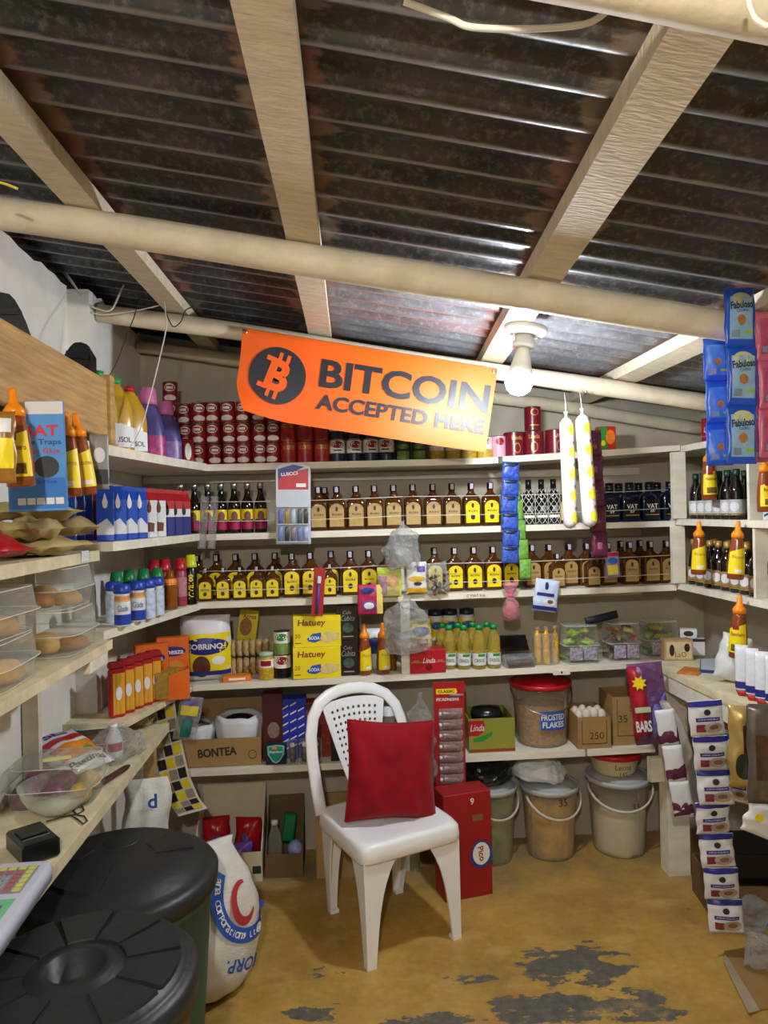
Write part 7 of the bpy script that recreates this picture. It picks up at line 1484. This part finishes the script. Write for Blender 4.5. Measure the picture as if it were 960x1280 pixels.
# hung sauce bottles at right
hang(SA, 887, 625, 1.455, 'sauce_bottle', 'brown sauce bottle hanging just below the blue sachets', 'bottle', 'sauce bottles hung at the right', sc=.93, rz=R(-10))
hang(SAb, 873, 718, 1.43, 'sauce_bottle', 'brown sauce bottle hung before the beer bottles, nearer the corner', 'bottle', 'sauce bottles hung at the right', sc=.93, rz=R(-20), ry=R(2))
hang(SAb, 919, 724, 1.43, 'sauce_bottle', 'brown sauce bottle hung before the beer bottles, beside the divider', 'bottle', 'sauce bottles hung at the right', sc=.93, rz=R(-20), ry=R(4))
hang(SA, 922, 822, 1.43, 'sauce_bottle', 'brown sauce bottle hung lowest, above the white tubes', 'bottle', 'sauce bottles hung at the right', sc=1.0, rz=R(-40), ry=R(3))
hang(SA, 957, 640, 1.455, 'sauce_bottle', 'sauce bottle at the right edge under the pink sachets', 'bottle', 'sauce bottles hung at the right', sc=.85)
# sachet strips at the top right
mFab = M('bright blue sachet', '1d55c8', .3, var=.12, scale=15); mFabL = M('pale blue panel', '8fb4d8', .35, var=.2, scale=25); mFabP = M('pink sachet', 'c2607c', .3, var=.15, scale=15); mFabPd = M('deep pink panel', 'a84a68', .35, var=.3, scale=30)
def fab(i, base, panel, txt, w=.088, h=.142, seed=0):
    ps = printed_pillow(w, h, .016, base, [('panel', 'rect', (-.38, .38, .12, .84), panel), ('rainbow', 'oval', (0, .80, .33, .11), M('pale yellow arc', 'c9cf9a', .4, var=.2)), ('lettering', 'text', (txt, 0, .70, .13, .74, .03, R(6)), mNavy, 2), ('small_lettering', 'text', ('CLORO', 0.02, .60, .045, .36, .02, R(4)), mBluDk, 2), ('fruit_print', 'oval', (-.02, .44, .14, .09), M('orange bubble print', 'b0783a', .4, var=.5, scale=60), 2), ('green_tag', 'rect', (.08, .36, .21, .26), M('lime tag', '8fc02a', .4), 2), ('barcode', 'rect', (-.33, -.08, .15, .27), M('barcode grey', '7f8ea2', .5, var=.5, scale=200, stretch=(8, 1, 1)), 2)], seed=seed, crump=.003)
    if not txt: ps = [q for q in ps if 'letter' not in q[0] and q[0] != 'rainbow']
    return ps[0][1], ps[1:]
ps = []
o = None
def strip(px, py, Y, n, base, panel, txt, label, w=.088, h=.142, rz=0, ry=0):
    p = onY(px, py, Y); o = bpy.data.objects.new('sachet_strip', None); COL.objects.link(o); o.empty_display_size = .02; put(o, p, rz, 0, ry); tag(o, label, 'sachet strip', 'sachet strips on the roof pole')
    for i in range(n):
        me, sub = fab(i, base, panel, txt, w, h, seed=i*1.3+px)
        c = bpy.data.objects.new('sachet', me); COL.objects.link(c); c.parent = o; c.location = (.003*math.sin(i*2.1), 0, h*i); kids(c, sub)
    return o
strip(927, 580, 1.747, 3, mFab, mFabL, 'Fabuloso', 'front strip of blue Fabuloso sachets hanging from the roof pole', ry=R(1), w=.080, h=.150)
strip(900, 582, 1.856, 3, mFab, M('mid blue panel', '3f78d0', .35, var=.35, scale=50), '', 'rear strip of plain blue sachets beside the Fabuloso strip', w=.07, h=.115, rz=R(-8))
strip(952, 578, 1.856, 4, mFabP, mFabPd, '', 'strip of pink sachets right behind the Fabuloso strip', w=.085, h=.10)
strip(966, 572, 1.747, 3, mFabP, mFabPd, '', 'nearer strip of pink sachets at the right edge', w=.07, h=.125)
# ---------------------------------------------------------------- on the counter
Ct = CZ+.0008
p = onZ(850, 826, Ct); thing('coffee_box', boxp(.12, .06, .09, M('tan picture carton', 'b39468', .5, var=.12), [('picture', 'rect', (-.44, .44, .1, .9), M('cream picture', 'cdbb94', .5, var=.2, scale=30)), ('figure_print', 'oval', (-.25, .5, .09, .28), mBrownP, 2), ('figure_print', 'oval', (.28, .62, .1, .2), mBrownP, 2), ('lettering', 'text', ('LaO', .05, .3, .24, .4, .0), mBrR, 2)]), (p.x, p.y+.03, Ct), 'tan carton with brown figures at the counter corner', 'carton', rz=R(-6))
thing('white_carton', boxp(.09, .05, .075, mPkW, [('green_top', 'rect', (-.5, .5, .8, .98), mDkGreen)]), (p.x+.12, p.y+.12, Ct), 'white and green carton behind the tan carton', 'carton', rz=R(-14))
thing('white_carton', boxp(.07, .04, .04, mPkW, [('oval_print', 'oval', (0, .5, .3, .3), mInk)]), (p.x+.10, p.y+.12, Ct+.0758), 'small white box with dark oval on top of another', 'carton', rz=R(-24))
p = onZ(890, 836, Ct); b = MB(); b.cbox((0, 0, .006), (.16, .21, .012), .002); q = MB(); q.box(-.076, .076, -.1, .1, .0121, .0135); thing('notebook', [('cover', b.mesh('cover', mBluDk)), ('page', q.mesh('page', M('ruled page', 'b7c0cc', .7, var=.05)))], (p.x+.04, p.y, Ct), 'open notebook with pale page on the counter', 'notebook', rz=R(-28))
p = onZ(862, 838, Ct); b = MB(); b.cbox((0, 0, .002), (.08, .13, .004), .001); thing('flyer', [('f', b.mesh('f', M('orange green flyer', 'd07a2a', .5, var=.5, scale=14)))], (p.x-.005, p.y-.02, Ct), 'orange leaflet lying beside the notebook', 'leaflet', rz=R(-40))
p = onZ(906, 858, Ct); b = MB(); b.pillow(.10, .17, .06, 12, 14, seed=7, crump=.01); thing('white_pouch', [('p', b.mesh('p', M('glossy white pouch', 'cfd0d0', .3, var=.05, bump=.3)))], (p.x+.035, p.y+.05, Ct+.012), 'plain glossy white pouch standing on the counter', 'pouch', rz=R(-30), ry=R(14), rx=R(-10))
mTubeW = M('white tube print', 'd2d4dc', .35, var=.12, scale=60)
for i, (px, py) in enumerate(((928, 868), (941, 872), (953, 876), (966, 880))):
    p = onX(px, py, 1.40); b = MB(); b.loft([(0, .020, .014, 3), (.004, .021, .0145, 3), (.05, .021, .016, 2.8), (.13, .021, .008, 3), (.155, .021, .002, 4)], 20); q = MB(); q.loft([(.006, .0216, .0151, 3), (.03, .0216, .0158, 2.9)], 20, cap=False); c = MB(); c.loft([(-.02, .014, .012, 2.4), (-.002, .020, .014, 3)], 16)
    thing('cream_tube', [('tube', b.mesh('tube', mTubeW)), ('blue_band', q.mesh('blue_band', mBluDk)), ('red_cap', c.mesh('red_cap', mPkR))], (1.40, p.y, Ct+.0205), 'white tube with blue band and red cap, %s from the white pouch' % ORD[i], 'tube', 'white tubes on the counter', rz=R(-40))
b = MB(); b.cbox((0, 0, .1), (.01, .18, .2), .002); thing('leaning_board', [('p', b.mesh('p', mShelf))], (1.735, 2.52, Ct), 'plain white board leaning on the right wall above the notebook', 'board')
# ---------------------------------------------------------------- hung under the counter
mOat = M('white oat sachet film', 'cfd0d4', .3, var=.06); mOatB = M('navy sachet band', '26267a', .35, var=.06)
def oat(seed, w=.115, h=.115):
    ps = printed_pillow(w, h, .024, mOat, [('navy_band', 'rect', (-.5, .5, .84, .99), mOatB), ('bowl_picture', 'oval', (.16, .24, .28, .15), M('porridge print', 'a89a86', .5, var=.3, scale=40)), ('bowl_centre', 'oval', (.16, .26, .14, .07), M('oat print', '7a5a40', .5), 2), ('red_panel', 'rect', (-.34, -.08, .12, .34), M('dark red panel', '7a2a3a', .5, var=.3, scale=60)), ('name_bar', 'rect', (-.34, .36, .42, .53), mOatB), ('lettering', 'text', ('AVENA HOJUELAS', .01, .475, .05, .6, .01), mPkW, 2), ('head_print', 'oval', (0, .68, .1, .09), mInk)], seed=seed, crump=.004)
    return ps[0][1], ps[1:]
prev = None
for (px, py, Y, n, lab, rz, w, h) in ((909, 1166, 2.335, 4, 'lower strip of white and navy oat sachets hanging near the floor', -12, .112, .112), (896, 1006, 2.33, 3, 'upper strip of white and navy oat sachets hanging from the counter edge', -8, .115, .118)):
    p = onY(px, py, Y); o = bpy.data.objects.new('sachet_strip', None); COL.objects.link(o); o.empty_display_size = .02; put(o, p, R(rz), 0, R(-3)); tag(o, lab, 'sachet strip', 'oat sachet strips')
    for i in range(n):
        me, sub = oat(i+py*.1, w, h); c = bpy.data.objects.new('sachet', me); COL.objects.link(c); c.parent = o; c.location = (-.006*i, .006*(i % 2), h*i); c.rotation_euler = (R(4*((i % 2)*2-1)), 0, R(3*i-3)); kids(c, sub)
p = onY(921, 1002, 2.40); o = bpy.data.objects.new('sachet_strip', None); COL.objects.link(o); o.empty_display_size = .02; put(o, p, R(-50), 0, 0); tag(o, 'rear strip of oat sachets turned edge-on behind the upper strip', 'sachet strip', 'oat sachet strips')
for i in range(3):
    me, sub = oat(i+40, .1, .118); c = bpy.data.objects.new('sachet', me); COL.objects.link(c); c.parent = o; c.location = (0, 0, .118*i); kids(c, sub)
p = onY(856, 1022, 2.56); o = bpy.data.objects.new('sachet_strip', None); COL.objects.link(o); o.empty_display_size = .02; put(o, p, R(-15), 0, R(-8)); tag(o, 'white and purple sachet strip hanging beside the counter leg', 'sachet strip')
for i in range(3):
    b = MB(); b.pillow(.07, .135, .014, 8, 10, seed=i, crump=.004); q = MB(); q.pillow(.072, .06, .016, 8, 6, seed=i, crump=.003, z=.005); c = bpy.data.objects.new('sachet', b.mesh('sachet', mOat)); COL.objects.link(c); c.parent = o; c.location = (-.004*i, 0, .135*i); kids(c, [('purple_print', q.mesh('purple_print', M('purple print', '5a2440', .4, var=.3, scale=50)))])
gb_ = printed_pillow(.10, .26, .045, M('gold foil', 'b59a58', .3, .4, var=.15, scale=10), [('brown_panel', 'rect', (-.1, .45, .4, .78), mBrownP), ('lettering', 'text', ('Cafe', .18, .60, .09, .4, .02, R(-80)), mPkW, 2), ('green_oval', 'oval', (-.1, .28, .24, .16), mDkGreen)], seed=5, crump=.010)
hang(gb_, 933, 985, None, 'coffee_bag', 'gold foil coffee bag hanging from the counter edge', 'bag', Y=2.16, rz=R(-20))
hang(printed_pillow(.10, .30, .03, M('dark silver pouch', '6a6460', .3, .5, var=.3, scale=14), [('photo_panel', 'rect', (-.3, .4, .25, .7), M('brown photo', '4a3426', .5, var=.5, scale=30))], seed=9, crump=.010), 958, 1005, None, 'foil_pouch', 'dark silver pouch hanging at the right edge', 'pouch', Y=2.05, rz=R(-15))
hang(printed_pillow(.13, .10, .03, M('glossy white pouch', 'cfd0d0', .3), [('yellow_dot', 'oval', (-.22, .55, .1, .14), mYel)], seed=11, crump=.008), 948, 1045, None, 'white_pouch', 'white packet with yellow dot below the silver pouch', 'packet', Y=2.10, ry=R(24))
# ---------------------------------------------------------------- on the floor at right
p = onZ(868, 1090, 0); ps = open_box(.32, .26, .15, .15, mCardD); thing('open_carton', ps, (1.545, 2.62, 0), 'dark brown carton on the floor under the counter', 'carton', rz=R(-8))
b = MB(); b.cbox((0, 0, .05), (.22, .2, .10), .004); thing('black_case', [('c', b.mesh('c', mBlack))], (1.575, 2.62, .155), 'black case resting on the brown carton under the counter', 'case', rz=R(-8))
for i, (px, py, w, h, lab) in enumerate(((940, 1168, .15, .12, 'crumpled clear bag on the floor before the brown carton'), (958, 1218, .14, .10, 'crumpled clear bag lying on the flattened cardboard'), (893, 1068, .12, .13, 'crumpled grey film heaped beside the counter leg'))):
    q = onZ(px, py, 0); b = MB(); b.blob([(w*.35, .004), (w*.5, h*.15), (w*.5, h*.45), (w*.35, h*.8), (w*.1, h)], 42, 21+i*4, .02, 15, 1, .8, flat=True, sub=4); thing('clear_bag', [('b', b.mesh('b', mFilm))], (q.x+.02, q.y+.03, .006 if i == 1 else .001), lab, 'bag', 'clear bags on the floor')
c1, c2, c3, c4 = onZ(905, 1190, 0), onZ(950, 1264, 0), onZ(1010, 1255, 0), onZ(985, 1180, 0)
b = MB(); b.slab([(c1.x, c1.y), (c2.x, c2.y), (c3.x, c3.y), (c4.x, c4.y)], .0005, .0055); q = MB(); d = Vector((c2.x-c1.x, c2.y-c1.y, 0)); nrm = Vector((-.03, -.012, 0))
q.add([Vector((c1.x, c1.y, .001)), Vector((c2.x, c2.y, .001)), Vector((c2.x, c2.y, .001))+nrm*1.6+Vector((0, 0, .008)), Vector((c1.x, c1.y, .001))+nrm+d*.2+Vector((0, 0, .006)), Vector((c1.x, c1.y, .004)), Vector((c2.x, c2.y, .004)), Vector((c2.x, c2.y, .004))+nrm*1.6+Vector((0, 0, .008)), Vector((c1.x, c1.y, .004))+nrm+d*.2+Vector((0, 0, .006))], [(3, 2, 1, 0), (4, 5, 6, 7), (0, 1, 5, 4), (1, 2, 6, 5), (2, 3, 7, 6), (3, 0, 4, 7)], False)
thing('cardboard_sheet', [('sheet', b.mesh('sheet', mCard)), ('torn_flap', q.mesh('torn_flap', M('torn card edge', 'a8977c', .8, var=.2)))], (0, 0, 0), 'flattened piece of torn cardboard on the floor at lower right', 'cardboard')

# price tags clipped on the shelf edge
pt = boxp(.075, .003, .022, M('white price tag', 'd6d2c6', .5, var=.05), [('ink_mark', 'rect', (-.05, .05, .3, .7), mInk)])
x = BX(702, 2.976, .86); thing('price_card', pt, (x, 2.976, shz(4, x)-.036), 'white price tag under the edge of the fourth shelf', 'card')
t = MB(); t.text('C MAT Ki6', 0, .011, .012, y=-.002, bold=0); tb = MB(); tb.box(-.05, .05, -.001, .001, 0, .022); x = BX(595, 2.976, 1.18); thing('price_card', [('strip', tb.mesh('strip', mShelf)), ('handwriting', t.mesh('handwriting', mInk))], (x, 2.978, shz(3, x)-.024), 'strip with handwriting on the edge of the third shelf', 'card')
